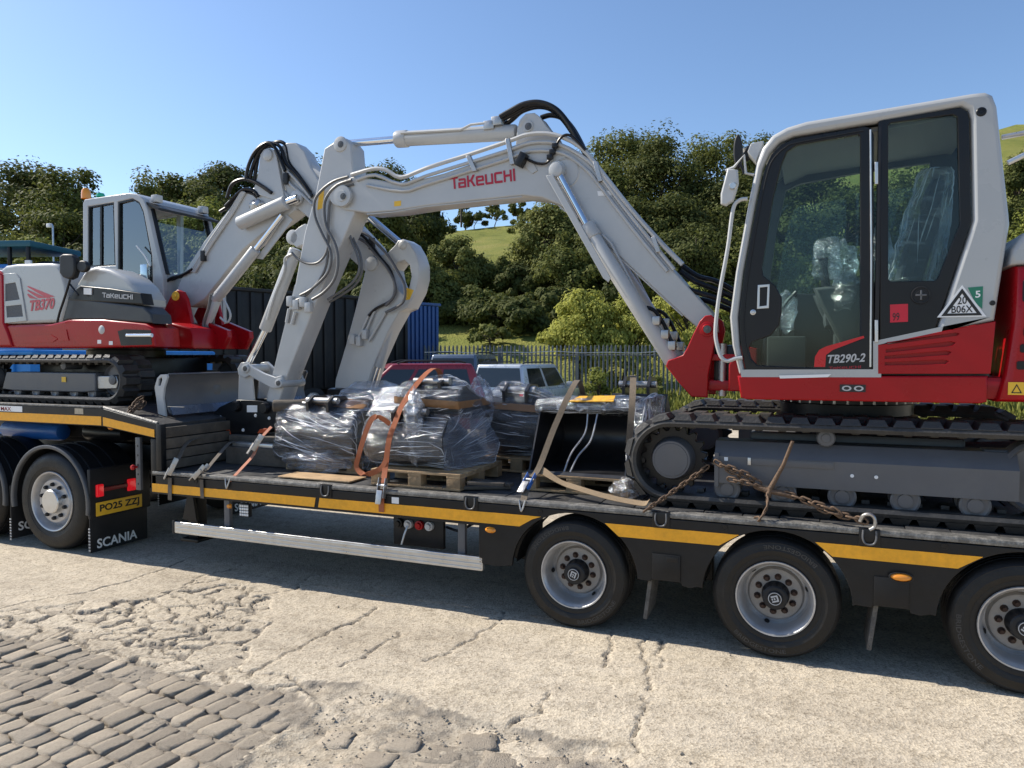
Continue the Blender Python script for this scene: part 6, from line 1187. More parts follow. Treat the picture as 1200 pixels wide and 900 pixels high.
LR = cyl('lift_ram', WY(252, 352, 1.36), WY(300, 292, 1.36), 0.06, P_WHITE, D2, 20, 0.012); cyl('ram_rod', WY(298, 295, 1.36), WY(331, 252, 1.36), 0.032, P_CHROME, LR, 14); cyl('ram_tail', WY(240, 388, 1.36), WY(256, 346, 1.36), 0.05, P_WHITE, LR, 18, 0.01)
plate('rod_guard', XZ([(295, 302), (302, 303), (338, 256), (330, 250)], 1.33), 1.40, 1.415, P_WHITE, LR, 0.003)
for k in range(5):
    tube('hose', P3([(247 + 3 * k, 345 - 2 * k), (244 + 2 * k, 362), (238 + 3 * k, 380), (243 + 2 * k, 388)], 1.30 + 0.02 * k), 0.014, mat('hose_grey', (0.12, 0.122, 0.125), 0.45), D2, 8, 4)
tube('hose', P3([(262, 350), (270, 368), (266, 378), (258, 372)], 1.32), 0.012, P_WHITE, D2, 8, 5)
for k in range(6):
    o_ = 2.6 * k
    tube('hydraulic_pipe', P3([(224 + o_ * 0.75, 318 + o_ * 0.25), (246 + o_ * 0.75, 282 + o_ * 0.25), (270 + o_ * 0.7, 247 + o_ * 0.3), (284 + o_ * 0.6, 224 + o_ * 0.2)], Y2A - 0.015 + 0.0 * k) if k < 3 else [(x, y + 0.05 * (k - 2), z + 0.01) for x, y, z in P3([(222, 318), (244, 282), (267, 247), (282, 222)], Y2A)], 0.015, P_WHITE, B2, 8)
for k in range(7):
    tube('hose', P3([(226 - k, 315 + k * 1.2), (214 - 2 * k, 322 + k), (199 - 2 * k, 327 + 2.2 * k), (190 - 0.6 * k, 338 + 2 * k), (188 + 1.2 * k, 352 + k), (194 + k, 366)], 1.40 + 0.03 * k), 0.018, P_BLACK, D2, 8, 5)
for k, pp in enumerate(([(288, 212), (291, 195), (299, 178), (311, 168), (320, 170), (328, 186), (334, 200)], [(292, 214), (296, 196), (304, 178), (316, 168), (328, 172), (336, 192), (352, 210), (366, 230)], [(298, 212), (301, 192), (304, 180), (312, 172), (322, 173), (330, 186)], [(318, 169), (328, 166), (336, 172), (340, 190), (352, 206), (366, 226)], [(266, 232), (272, 216), (285, 210), (300, 214), (318, 226)], [(264, 242), (274, 232), (286, 222), (298, 224), (303, 230)], [(258, 248), (270, 240), (284, 226), (296, 227), (302, 232)])):
    tube('hose', P3(pp, 1.38 + 0.025 * (k % 4)), 0.02, P_BLACK, D2, 8, 5)
for k, pp in enumerate(([(326, 176), (336, 210), (352, 226), (366, 240)], [(336, 200), (350, 214), (364, 232)])): tube('hydraulic_pipe', P3(pp, Y2A - 0.005), 0.016, P_WHITE, U2, 8, 4)
boxes('pipe_clamp', [tuple(v for p in ((c[0] - 0.03, c[0] + 0.03), (Y2A - 0.04, Y2A), (c[2] - 0.06, c[2] + 0.06)) for v in p) for c in (WY(337, 210, Y2A), WY(437, 286, Y2A), WY(240, 300, Y2A))], P_PLASTIC, D2, 0.008)
for k, pp in enumerate(([(412, 272), (424, 276), (434, 286), (446, 302), (458, 318), (463, 338), (458, 352), (440, 362), (432, 370)], [(414, 277), (428, 284), (440, 298), (452, 312), (462, 330), (462, 346), (452, 358)], [(412, 270), (428, 274), (440, 284), (455, 300), (466, 318), (474, 334), (474, 350), (468, 358), (452, 366)])):
    tube('hose', P3(pp, Y2A - 0.03 - 0.01 * k), 0.015, P_DKGREY if k else P_BLACK, D2, 8, 5)
boxes('hose_fitting', [tuple(v for p in ((c[0] - 0.03, c[0] + 0.03), (Y2A - 0.06, Y2A), (c[2] - 0.05, c[2] + 0.05)) for v in p) for c in (WY(416, 398, Y2A), WY(423, 400, Y2A), WY(430, 392, Y2A))], P_WHITE, D2, 0.012)
for a_, b_ in (((432, 370), (420, 396)), ((440, 362), (428, 390)), ((452, 366), (432, 400))): cyl('hydraulic_pipe', WY(*a_, Y2A - 0.02), WY(*b_, Y2A - 0.03), 0.014, P_WHITE, D2, 8)
# heel of the arm with its black hitch, standing behind the wrapped goods
q = WY(412, 455, 1.4); box('quick_hitch', q[0] - 0.3, q[0] + 0.25, 1.36, 1.70, q[2] - 0.32, q[2] - 0.0, P_BLACK, D2, 0.05)
# ================================================================== pallets, wrapped buckets, timbers, straps and chains on the bed
P_BKT = mat('bucket_black', (0.016, 0.016, 0.018), 0.35, var=0.2, coat=0.15)
F_WRAP = film('stretch_wrap', 0.05, (0.95, 0.96, 0.98), 0.2, (1.2, 1.6, 26), 1.0, 0.12)
F_WRAP2 = film('stretch_wrap_milky', 0.09, (0.94, 0.95, 0.97), 0.2, (1.3, 2.2, 13), 1.0, 0.45)
F_WRAP3 = film('crumpled_film', 0.2, (0.93, 0.94, 0.96), 0.35, (5, 5, 9), 1.0, 0.9)
F_WRAP4 = film('side_wrap', 0.05, (0.95, 0.96, 0.98), 0.2, (1.6, 1.6, 24), 1.0, -0.5)
P_TAPE = mat('brown_tape', (0.23, 0.115, 0.045), 0.5, var=0.25, scale=12)
def bucket(name, label, x0, x1, y0, z0, D, H, lean=0.0, group='digger buckets packed on the bed', open_front=False):
    """shell with curved belly toward the near side, side plates, cutting lip and two hitch ears"""
    t = thing(name, label, 'bucket', ((x0 + x1) / 2, y0 + D / 2, z0), group)
    pr = [(0.22, 1.0), (0.06, 0.86), (0.0, 0.66), (0.0, 0.42), (0.05, 0.2), (0.16, 0.06), (0.34, 0.0), (0.62, 0.0), (1.0, 0.12)]
    if open_front: pr = [(0.30, 1.0), (0.62, 1.0), (0.86, 0.9), (0.98, 0.66), (1.0, 0.4), (0.92, 0.16), (0.72, 0.02), (0.4, 0.0), (0.0, 0.0)]
    P = [(y0 + a * D + lean * b * H, z0 + b * H) for a, b in pr]; n = len(P); V = []; Fc = []
    cy, cz = sum(p[0] for p in P) / n, sum(p[1] for p in P) / n
    I = [(p[0] + (cy - p[0]) * 0.05, p[1] + (cz - p[1]) * 0.05) for p in P]
    for x in (x0, x1):
        for p in P + I: V.append((x, p[0], p[1]))
    for k in range(n - 1): Fc += [(k, k + 1, 2 * n + k + 1, 2 * n + k), (n + k, 3 * n + k, 3 * n + k + 1, n + k + 1)]
    for b in (0, 2 * n): Fc += [(b + k, b + n + k, b + n + k + 1, b + k + 1) for k in range(n - 1)]
    Fc += [(0, 2 * n, 3 * n, n), (n - 1, 2 * n - 1, 4 * n - 1, 3 * n - 1)]
    pyd('shell', V, Fc, P_BKT, t, 40)
    for xa, xb in ((x0 - 0.014, x0 - 0.001), (x1 + 0.001, x1 + 0.014)):
        lp = P; V = [(x, p[0], p[1]) for x in (xa, xb) for p in lp]
        pyd('side_plate', V, [tuple(range(n)), tuple(range(2 * n - 1, n - 1, -1))] + [(k, k + n, (k + 1) % n + n, (k + 1) % n) for k in range(n)], P_BKT, t, 20)
    ex = (x0 + x1) / 2; yt = P[0][0] if not open_front else P[1][0]
    for s in (-0.11, 0.11):
        pts = [(yt - 0.16, z0 + H * 0.9), (yt - 0.17, z0 + H * 1.1), (yt - 0.08, z0 + H * 1.22), (yt + 0.1, z0 + H * 1.2), (yt + 0.2, z0 + H * 1.05), (yt + 0.18, z0 + H * 0.9)]
        V = [(ex + s + d, p[0], p[1]) for d in (-0.014, 0.014) for p in pts]; m_ = len(pts)
        pyd('ear', V, [tuple(range(m_)), tuple(range(2 * m_ - 1, m_ - 1, -1))] + [(k, k + m_, (k + 1) % m_ + m_, (k + 1) % m_) for k in range(m_)], P_BKT, t, 20)
    cyl('ear_pin', (ex - 0.17, yt - 0.08, z0 + H * 1.12), (ex + 0.17, yt - 0.08, z0 + H * 1.12), 0.03, P_STEEL, t, 14)
    return t
def hull_film(t, pts, m, amp=0.018, seed=0, name='stretch_film', band=None, tape=P_TAPE, flare=None):
    """stretched film pulled over points: their convex hull, finely divided and rumpled"""
    b = bmesh.new()
    for p in pts: b.verts.new(p)
    r = bmesh.ops.convex_hull(b, input=b.verts[:])
    bmesh.ops.delete(b, geom=[v for v in b.verts if not v.link_faces], context='VERTS')
    bmesh.ops.triangulate(b, faces=b.faces[:])
    for _ in range(7):
        long_e = [e for e in b.edges if e.calc_length() > 0.06]
        if not long_e or len(b.verts) > 7000: break
        bmesh.ops.subdivide_edges(b, edges=long_e, cuts=1); bmesh.ops.triangulate(b, faces=b.faces[:])
    bmesh.ops.smooth_vert(b, verts=b.verts[:], factor=0.18, use_axis_x=True, use_axis_y=True, use_axis_z=True)
    b.normal_update()
    if band:
        c = b.copy(); 
        for z, inv in ((band[0], False), (band[1], True)):
            bmesh.ops.bisect_plane(c, geom=c.verts[:] + c.edges[:] + c.faces[:], plane_co=(0, 0, z), plane_no=(0.05, 0, 1), clear_inner=not inv, clear_outer=inv)
        c.normal_update()
        for v in c.verts: v.co += v.normal * 0.012
        bm_link('tape_band', c, tape, t, 60)
    for v in b.verts:
        q = Vector((v.co.x * 3 + seed, v.co.y * 3, v.co.z * 9)); v.co += v.normal * (amp * noise.noise(q) + amp * 0.6 * noise.noise(q * 2.6) + amp * 0.5)
    global FM
    FM = bm_link(name, b, m, t, 70); return FM
from mathutils.bvhtree import BVHTree
P_CREASE = mat('film_crease', (0.55, 0.57, 0.6), 0.22, var=0.3, scale=20, coat=0.5)  # pale colour imitates bright streaks of sheen along the folds
def creases(film, t, n, d, seed, fan=None, lo=0.08, hi=0.45, r=0.0028):
    """taut folds in the film: thin raised lines that run over its surface"""
    me = film.data; V = [v.co.copy() for v in me.vertices]; Fs = [tuple(p.vertices) for p in me.polygons]; bv = BVHTree.FromPolygons(V, Fs)
    rn = random.Random(seed); off = world_loc(t) + Vector(film.location); L = []; tries = 0
    fr = [p for p in me.polygons if p.normal.y < 0.1 or p.normal.x > 0.3]
    while len(L) < n and tries < n * 5:
        tries += 1; p = fr[rn.randrange(len(fr))]; c = Vector(p.center); dd = Vector(d) + Vector((rn.gauss(0, 0.12), rn.gauss(0, 0.12), rn.gauss(0, 0.12)))
        if fan is not None: dd = (c - Vector(fan)) + Vector((rn.gauss(0, 0.03), rn.gauss(0, 0.03), rn.gauss(0, 0.03)))
        dd.normalize(); steps = int(rn.uniform(lo, hi) / 0.025); pts = []
        for k in range(steps):
            q = bv.find_nearest(c)
            if q[0] is None: break
            pts.append(q[0] + q[1] * 0.0015); nx = dd - q[1] * dd.dot(q[1])
            if nx.length < 0.2: break
            c = q[0] + nx.normalized() * 0.025 + Vector((0, 0, rn.gauss(0, 0.0015)))
        if len(pts) > 2: m_ = len(pts); rr = r * rn.uniform(0.5, 1.5); L.append((pts, [max(0.0006, rr * math.sin(math.pi * (i + 0.3) / (m_ - 0.4))) for i in range(m_)]))
    o = tubes('film_creases', L, P_CREASE, t, 4); o['kind'] = 'stuff'
    return o
def pallet(label, x0, x1, y0, y1, z0=DZ + 0.002, nb=6):
    t = thing('wooden_pallet', label, 'pallet', ((x0 + x1) / 2, (y0 + y1) / 2, z0), 'wooden pallets on the bed')
    w = (y1 - y0); bx = (x1 - x0)
    for k in range(3):
        yy = y0 + (w - 0.1) * k / 2
        box('bottom_board', x0, x1, yy, yy + 0.1, z0, z0 + 0.018, P_WOOD, t, 0.002)
        for j in range(3): xx = x0 + (bx - 0.12) * j / 2; box('block', xx, xx + 0.12, yy + 0.002, yy + 0.1, z0 + 0.018, z0 + 0.096, P_WOOD, t, 0.003)
    for j in range(3): xx = x0 + (bx - 0.12) * j / 2; box('stringer_board', xx, xx + 0.12, y0, y1, z0 + 0.096, z0 + 0.114, P_WOOD, t, 0.002)
    for k in range(nb): yy = y0 + (w - 0.1) * k / (nb - 1); box('top_board', x0, x1, yy, yy + 0.098, z0 + 0.115, z0 + 0.133, P_WOOD, t, 0.002)
    return t
def prof_pts(x0, x1, y0, z0, D, H, pr, lean=0.0): return [(x, y0 + a * D + lean * b * H, z0 + b * H) for x in (x0, x1) for a, b in pr]
BELLY = [(0.22, 1.0), (0.06, 0.86), (0.0, 0.66), (0.0, 0.42), (0.05, 0.2), (0.16, 0.06), (0.34, 0.0), (0.62, 0.0), (1.0, 0.12)]
# --- the wrapped bucket beside the hitch
pallet('wooden pallet hidden under the wrapped bucket nearest the quick hitch', -3.0, -2.2, 0.55, 1.25)
t = bucket('digger_bucket', 'film wrapped black bucket nearest the quick hitch, timber sticking out of its top', -2.98, -2.22, 0.48, 1.04, 0.85, 0.46)
hull_film(t, prof_pts(-3.02, -2.18, 0.44, 0.925, 0.9, 0.56, BELLY) + [(-3.08, 0.55, 1.5), (-2.3, 0.6, 1.5), (-2.95, 0.9, 1.56), (-2.35, 1.0, 1.6), (-3.2, 0.62, 1.0), (-3.18, 0.75, 0.94)], F_WRAP2, 0.02, 3, band=(1.37, 1.43)); creases(FM, t, 60, (1, 0, -0.28), 1, None, 0.12, 0.7, 0.004)
cyl('timber_end', (-3.10, 0.5, 1.50), (-2.75, 0.75, 1.50), 0.055, P_OLDWOOD, t, 10, 0.01)
tag(bag((-2.62, 0.5, 1.0), 0.2, 1.8, 0.5, 0.55, None, 31, F_WRAP2, 'plastic_sheet'), 'crumpled clear plastic sheet gathered under the bucket by the quick hitch', 'plastic sheet')
hull_film(t, [(-2.75, 0.9, 1.5), (-2.35, 1.0, 1.5), (-2.6, 1.1, 1.72), (-2.3, 1.2, 1.73), (-2.2, 0.9, 1.66), (-2.05, 1.2, 1.6), (-2.75, 1.3, 1.55), (-2.15, 0.85, 1.5)], F_WRAP, 0.025, 8, 'loose_film')
# --- the pallet with two buckets strapped in orange
pallet('wooden pallet under the orange strapped buckets', -1.80, -0.98, 0.16, 1.0)
t = bucket('digger_bucket', 'film wrapped black bucket with its round belly showing on the orange strapped pallet', -1.86, -1.17, 0.20, 1.036, 0.85, 0.42)
hull_film(t, prof_pts(-1.90, -1.15, 0.18, 1.035, 0.88, 0.45, BELLY), F_WRAP, 0.01, 11); creases(FM, t, 70, (1, 0, 0.02), 2, None, 0.1, 0.6)
hull_film(t, [(-1.14, 0.2, 1.06), (-1.14, 0.19, 1.3), (-1.14, 0.3, 1.47), (-1.13, 0.9, 1.5), (-1.0, 1.0, 1.2), (-1.0, 0.9, 1.04), (-1.13, 0.35, 1.04)], F_WRAP4, 0.012, 12, 'end_film'); creases(FM, t, 60, (0, 1, 0.3), 3, (-1.14, -0.1, 1.12), 0.15, 0.7)
t = bucket('digger_bucket', 'film wrapped bucket on top of the orange strapped pile, brown tape round it', -1.66, -1.15, 0.42, 1.46, 0.7, 0.26)
hull_film(t, prof_pts(-1.70, -1.10, 0.38, 1.44, 0.75, 0.29, BELLY) + [(-1.55, 0.8, 1.8), (-1.42, 0.8, 1.8)], F_WRAP, 0.014, 17, band=(1.48, 1.54)); creases(FM, t, 50, (1, 0.1, 0.08), 4)
ds = thing('document_pouch', 'white paper pouch taped to the orange strapped pile', 'document pouch', (-1.75, 0.35, 1.47)); 
pyd('paper', [(-1.92, 0.33, 1.50), (-1.60, 0.33, 1.52), (-1.56, 0.46, 1.66), (-1.87, 0.46, 1.64), (-1.92, 0.34, 1.498), (-1.60, 0.34, 1.518), (-1.56, 0.47, 1.658), (-1.87, 0.47, 1.638)], [(0, 1, 2, 3), (7, 6, 5, 4), (0, 4, 5, 1), (1, 5, 6, 2), (2, 6, 7, 3), (3, 7, 4, 0)], mat('crumpled_paper', (0.62, 0.61, 0.59), 0.7, var=0.15, scale=20, bump=0.8, bscale=45), ds, 0)
hull_film(ds, [(-1.94, 0.3, 1.46), (-1.58, 0.3, 1.47), (-1.54, 0.5, 1.7), (-1.9, 0.5, 1.68), (-1.9, 0.36, 1.44), (-1.56, 0.36, 1.46)], F_WRAP2, 0.02, 23)
tag(bag((-1.44, 0.26, 1.38), 0.16, 0.55, 0.45, 1.9, None, 33, F_WRAP3, 'plastic_sheet'), 'bunched clear film hanging down the middle of the orange strapped pile', 'plastic sheet')
# --- third wrapped bucket, further back
pallet('wooden pallet under the wrapped bucket with bunched shiny film', -1.30, -0.55, 1.2, 1.95)
t = bucket('digger_bucket', 'film wrapped bucket with a bunched shiny corner in front of the silver pickup', -1.22, -0.66, 1.2, 1.04, 0.75, 0.55)
hull_film(t, prof_pts(-1.28, -0.62, 1.16, 1.035, 0.8, 0.58, BELLY) + [(-1.1, 1.3, 1.72), (-0.95, 1.3, 1.72)], F_WRAP, 0.02, 29, band=(1.42, 1.48)); creases(FM, t, 70, (1, 0, -0.12), 5)
tag(bag((-1.26, 1.14, 1.48), 0.16, 0.7, 0.6, 1.7, None, 37, F_WRAP3, 'plastic_sheet'), 'shiny bunched film at the corner of the bucket in front of the pickup', 'plastic sheet')
# --- big open bucket facing out
pallet('wooden pallet under the big open bucket', -0.56, 0.30, 0.42, 1.3)
t = bucket('digger_bucket', 'big empty black bucket with its dark mouth facing out beside the tracks', -0.50, 0.26, 0.44, 1.037, 0.9, 0.50, 0.0, open_front=True)
pyd('mouth_edge', [(-0.52, 0.43, 1.037), (0.28, 0.43, 1.037), (0.28, 0.45, 1.06), (-0.52, 0.45, 1.06), (-0.52, 0.47, 1.037), (0.28, 0.47, 1.037)], [(0, 1, 2, 3), (3, 2, 5, 4), (4, 5, 1, 0)], P_BKT, t, 0)
hull_film(t, [(-0.54, 0.68, 1.52), (0.3, 0.68, 1.54), (-0.54, 0.7, 1.60), (0.3, 0.7, 1.62), (-0.5, 1.3, 1.6), (0.3, 1.3, 1.6), (-0.54, 1.35, 1.45), (0.3, 1.35, 1.45)], F_WRAP3, 0.02, 41, 'top_film'); creases(FM, t, 40, (1, 0, 0), 7)
hull_film(t, [(0.27, 0.5, 1.04), (0.27, 0.72, 1.6), (0.27, 1.35, 1.5), (0.3, 1.35, 1.05), (0.34, 0.5, 1.04), (0.36, 0.72, 1.62), (0.42, 1.2, 1.62), (0.36, 1.35, 1.05)], F_WRAP3, 0.035, 43, 'side_film'); creases(FM, t, 60, (0.1, 0.2, 1), 6, None, 0.1, 0.5, 0.004)
quad = [(-0.25, 0.66, 1.60), (0.12, 0.66, 1.61), (0.1, 0.80, 1.648), (-0.2, 0.80, 1.638)]
pyd('yellow_label', quad + [(x, y + 0.004, z - 0.006) for x, y, z in quad], [(0, 1, 2, 3), (7, 6, 5, 4), (0, 4, 5, 1), (1, 5, 6, 2), (2, 6, 7, 3), (3, 7, 4, 0)], mat('crumpled_yellow', (0.72, 0.38, 0.02), 0.5, var=0.35, scale=30, bump=0.9, bscale=60), t, 0)
for k, pp in enumerate(([(-0.1, 0.70, 1.50), (-0.11, 0.66, 1.35), (-0.19, 0.56, 1.2), (-0.22, 0.46, 1.06)], [(-0.02, 0.70, 1.5), (-0.05, 0.62, 1.3), (-0.13, 0.54, 1.18), (-0.17, 0.46, 1.06)])): tube('loose_cord', pp, 0.008, P_STEEL, t, 6, 5)
t = bucket('digger_bucket', 'black bucket with raised ears standing behind the big open bucket', -0.12, 0.36, 1.45, 0.905, 0.7, 0.72)
tag(bag((0.28, 0.42, 0.97), 0.13, 0.9, 0.7, 0.6, None, 45, F_WRAP3, 'plastic_sheet'), 'crumpled film lying on the bed by the front sprocket', 'plastic sheet')
# --- timbers under the hitch and loose boards
def timber(label, x0, x1, y0, y1, z0, z1, m=P_OLDWOOD, mtx=None, name='timber'):
    return tag(box(name, x0, x1, y0, y1, z0, z1, m, None, 0.008, mtx), label, 'timber', 'loose timbers on the bed')
timber('lowest timber of the stack under the quick hitch', -3.93, -2.95, 0.80, 1.02, DZ, DZ + 0.12)
timber('middle timber of the stack under the quick hitch', -3.90, -3.05, 0.82, 1.03, DZ + 0.121, DZ + 0.20)
timber('top timber of the stack, right under the quick hitch', -3.93, -3.0, 0.80, 1.05, DZ + 0.201, DZ + 0.262)
timber('pale grey steel bar lying in front of the timber stack', -3.75, -3.25, 0.66, 0.76, DZ + 0.17, DZ + 0.21, P_ALU, None, 'steel_bar')
timber('dark sleeper carrying the grey steel bar', -3.80, -3.05, 0.62, 0.78, DZ + 0.001, DZ + 0.168)
timber('pale plywood offcut lying by the edge of the bed', -2.75, -2.0, 0.14, 0.40, DZ + 0.003, DZ + 0.018, P_WOOD)
for k, (x, y, a, L, lb) in enumerate(((-0.9, 0.3, 25, 0.55, 'thin dark offcut between the two pallets, longest one'), (-0.82, 0.42, -12, 0.4, 'dark offcut lying across the others between the pallets'), (-0.78, 0.22, 8, 0.3, 'short offcut nearest the bed edge between the pallets'))):
    timber(lb, -L / 2, L / 2, -0.03, 0.03, 0, 0.025, P_OLDWOOD, Matrix.Translation((x, y, DZ + 0.004 + 0.027 * k)) @ Matrix.Rotation(R(a), 4, 'Z'))
# --- webbing straps
P_TAN = mat('tan_webbing', (0.23, 0.165, 0.1), 0.85, var=0.2, scale=30, bump=0.5, bscale=200)
P_TAND = mat('dark_tan_webbing', (0.135, 0.105, 0.075), 0.9, var=0.25, scale=30, bump=0.5, bscale=200)  # darker tan for the upright straps
P_ORS = mat('orange_webbing', (0.33, 0.095, 0.035), 0.8, var=0.2, scale=25, bump=0.5, bscale=200)
P_DRS = mat('dirty_webbing', (0.12, 0.10, 0.08), 0.9, var=0.3, scale=25, bump=0.5, bscale=200)
P_PINK = mat('faded_orange_webbing', (0.50, 0.21, 0.13), 0.85, var=0.2, scale=25, bump=0.5, bscale=200)
def ratchet(t, c, axis, m_handle=P_STEEL, size=1.0):
    """side plates, spool and handle laid along an axis in the strap's plane"""
    ax = Vector(axis).normalized(); sd = Vector((0, 0, 1)).cross(ax); sd = sd.normalized() if sd.length > 0.1 else Vector((1, 0, 0)); up = ax.cross(sd)
    M = Matrix((ax, sd, up)).transposed().to_4x4(); M.translation = Vector(c)
    for s in (-0.032, 0.032): box('ratchet_plate', -0.08 * size, 0.08 * size, s - 0.003, s + 0.003, -0.015, 0.025, m_handle, t, 0.002, M)
    box('ratchet_handle', -0.13 * size, -0.02 * size, -0.026, 0.026, 0.022, 0.034, P_STEEL, t, 0.003, M)
    v = [M @ Vector((0.02, -0.045, 0.005)), M @ Vector((0.02, 0.045, 0.005))]; cyl('ratchet_spool', v[0], v[1], 0.014, P_STEEL, t, 12)
def strap(label, segs, m, width=0.05, name='ratchet_strap', rat=None, hook=None, rm=P_STEEL):
    t = thing(name, label, 'strap', segs[0][0][0], 'load straps')
    for pts, side in segs: ribbon('webbing', pts, width, side, m, t, 0.004, 4)
    if rat: ratchet(t, rat[0], rat[1], rm)
    if hook:
        h = Vector(hook); tube('hook', [h + Vector((-0.025, 0, 0.05)), h + Vector((-0.012, -0.012, 0.0)), h + Vector((0, -0.016, -0.03)), h + Vector((0.012, -0.012, 0.0)), h + Vector((0.025, 0, 0.05))], 0.007, P_STEEL, t, 8, 3)
    return t
X = (1, 0, 0)
def W3(a, b, y): return Vector(WY(a, b, y))
strap('tan strap with blue ratchet running up over the big open bucket', [([W3(613, 588, 0.02), W3(617, 572, 0.14)], X), ([W3(622, 560, 0.24), W3(632, 547, 0.40), W3(650, 500, 0.55), W3(672, 452, 0.70), W3(679, 448, 1.2), W3(684, 470, 1.6), W3(686, 520, 1.75)], X)], P_TAND, 0.05, 'ratchet_strap', (W3(619, 565, 0.19), Vector((0.1, 0.7, 0.55))), W3(612, 594, 0.0), P_BLUEP)
strap('loose end of tan strap lying along the bed to the chain pocket', [([W3(634, 550, 0.40), W3(655, 564, 0.30), W3(680, 573, 0.20), W3(715, 583, 0.12), W3(752, 590, 0.06), W3(760, 588, 0.03)], [Vector((0, 0.6, 0.8)), Vector((0, 0.7, 0.7)), Vector((0, 0.8, 0.6)), Vector((0.1, 0.9, 0.4)), Vector((0.1, 0.9, 0.3)), Vector((0.1, 0.9, 0.3))] + [Vector((0.05, 0.85, 0.4))] * 30)], P_TAN, 0.055)
strap('tan strap hanging straight down beside the front sprocket', [([W3(742, 441, 0.95), W3(741, 470, 0.62), W3(737, 520, 0.60)], X), ([W3(742, 441, 0.95), W3(741, 440, 1.6)], X)], P_TAND, 0.05)
strap('bright orange strap over the buckets with ratchet at the bed edge', [([W3(447, 600, -0.012), W3(447, 585, -0.014), W3(448, 574, -0.01)], X), ([W3(449, 566, 0.05), W3(452, 545, 0.13), W3(456, 515, 0.15), W3(463, 495, 0.20), W3(474, 470, 0.30), W3(500, 437, 0.45), W3(514, 434, 0.75), W3(520, 460, 1.15), W3(524, 500, 1.3)], X)], P_ORS, 0.05, 'ratchet_strap', (W3(448, 572, 0.0), Vector((0.02, 0.25, 1))), None)
strap('slack loop of orange webbing hanging over the round bucket belly', [([W3(457, 497, 0.17), W3(445, 489, 0.155), W3(436, 491, 0.15), W3(428, 508, 0.145), W3(420, 535, 0.14), W3(418, 548, 0.15), W3(428, 556, 0.13), W3(445, 550, 0.12), W3(452, 540, 0.13)], X)], P_ORS, 0.045)
strap('dirty strap with ratchet at the front corner of the bed', [([W3(199, 586, -0.012), W3(199, 560, -0.014)], X), ([W3(201, 553, 0.02), W3(208, 540, 0.1), W3(222, 517, 0.32), W3(250, 512, 0.7), W3(275, 508, 0.95)], X)], P_DRS, 0.045, 'ratchet_strap', (W3(203, 547, 0.03), Vector((0.3, 0.35, 1))), None)
strap('dirty strap with open ratchet handle beside the grey steel bar', [([W3(237, 584, -0.012), W3(236, 562, -0.014)], X), ([W3(240, 553, 0.02), W3(252, 538, 0.2), W3(268, 520, 0.55), W3(276, 517, 0.75)], X)], P_DRS, 0.04, 'ratchet_strap', (W3(236, 553, -0.005), Vector((0.9, 0.2, 1))), None)
strap('faded orange strap hooked to the bed edge below the quick hitch', [([W3(269, 564, 0.0), W3(283, 549, 0.12), W3(297, 533, 0.26), W3(304, 516, 0.33), W3(318, 500, 0.42)], X)], P_PINK, 0.035, 'ratchet_strap', (W3(302, 519, 0.31), Vector((0.4, 0.5, 1))), W3(267, 568, -0.002))
# --- chains
def link_mesh():
    V, Fc = tube_data([Vector((0.031 * math.copysign(1, math.cos(t)) * 0.42 + 0.022 * math.cos(t), 0.0165 * math.sin(t), 0)) for t in [2 * math.pi * k / 16 for k in range(17)]], 0.0062, 6, False)
    me = bpy.data.meshes.new('chain_link'); me.from_pydata([tuple(v) for v in V], [], Fc); me.materials.append(P_RUST); me.shade_smooth(); return me
LINK = link_mesh()
def chain(label, paths, extra=None, sc=1.0):
    t = thing('lashing_chain', label, 'chain', paths[0][0], 'lashing chains'); k = 0
    for pts in paths:
        P = spline(pts, 14); d = 0.0; stp = 0.046 * sc; nxt = 0.0
        for i in range(len(P) - 1):
            seg = (P[i + 1] - P[i]); L = seg.length
            while nxt <= d + L:
                p = P[i] + seg * ((nxt - d) / max(L, 1e-9)); ax = seg.normalized(); ref = Vector((0, -1, 0.2)) if k % 2 else Vector((0.2, -0.3, 1))
                sd = (ref - ax * ref.dot(ax)).normalized(); M = Matrix((ax, sd, ax.cross(sd))).transposed()
                o = bpy.data.objects.new('chain_link', LINK); COL.objects.link(o); o.parent = t; o.location = p - Vector(paths[0][0]); o.rotation_euler = M.to_euler(); o.scale = (sc, sc, sc); k += 1; nxt += stp
            d += L
    if extra: extra(t)
    return t
chain('rusty chain running from the track frame down to the pocket by the front sprocket', [[W3(826, 549, 0.23), W3(800, 568, 0.16), W3(776, 585, 0.07), W3(758, 597, -0.02)]])
def binder(t):
    tube('binder_lever', [W3(929, 517, 0.10), W3(918, 545, 0.11), W3(903, 572, 0.13), W3(900, 582, 0.13)], [0.011, 0.012, 0.017, 0.02], P_RUST, t, 10)
    tube('binder_jaw', [W3(882, 567, 0.15), W3(897, 574, 0.14), W3(915, 578, 0.13), W3(928, 581, 0.12)], [0.012, 0.02, 0.02, 0.012], P_RUST, t, 10)
chain('rusty chain with a lever binder bunched on the track frame', [[W3(842, 543, 0.2), W3(856, 552, 0.18), W3(872, 560, 0.16), W3(890, 566, 0.15)], [W3(850, 546, 0.17), W3(868, 553, 0.15), W3(884, 560, 0.15)], [W3(858, 562, 0.17), W3(876, 566, 0.14), W3(892, 572, 0.14)], [W3(899, 580, 0.13), W3(899, 593, 0.06), W3(892, 606, 0.0), W3(886, 609, 0.03)]], binder)
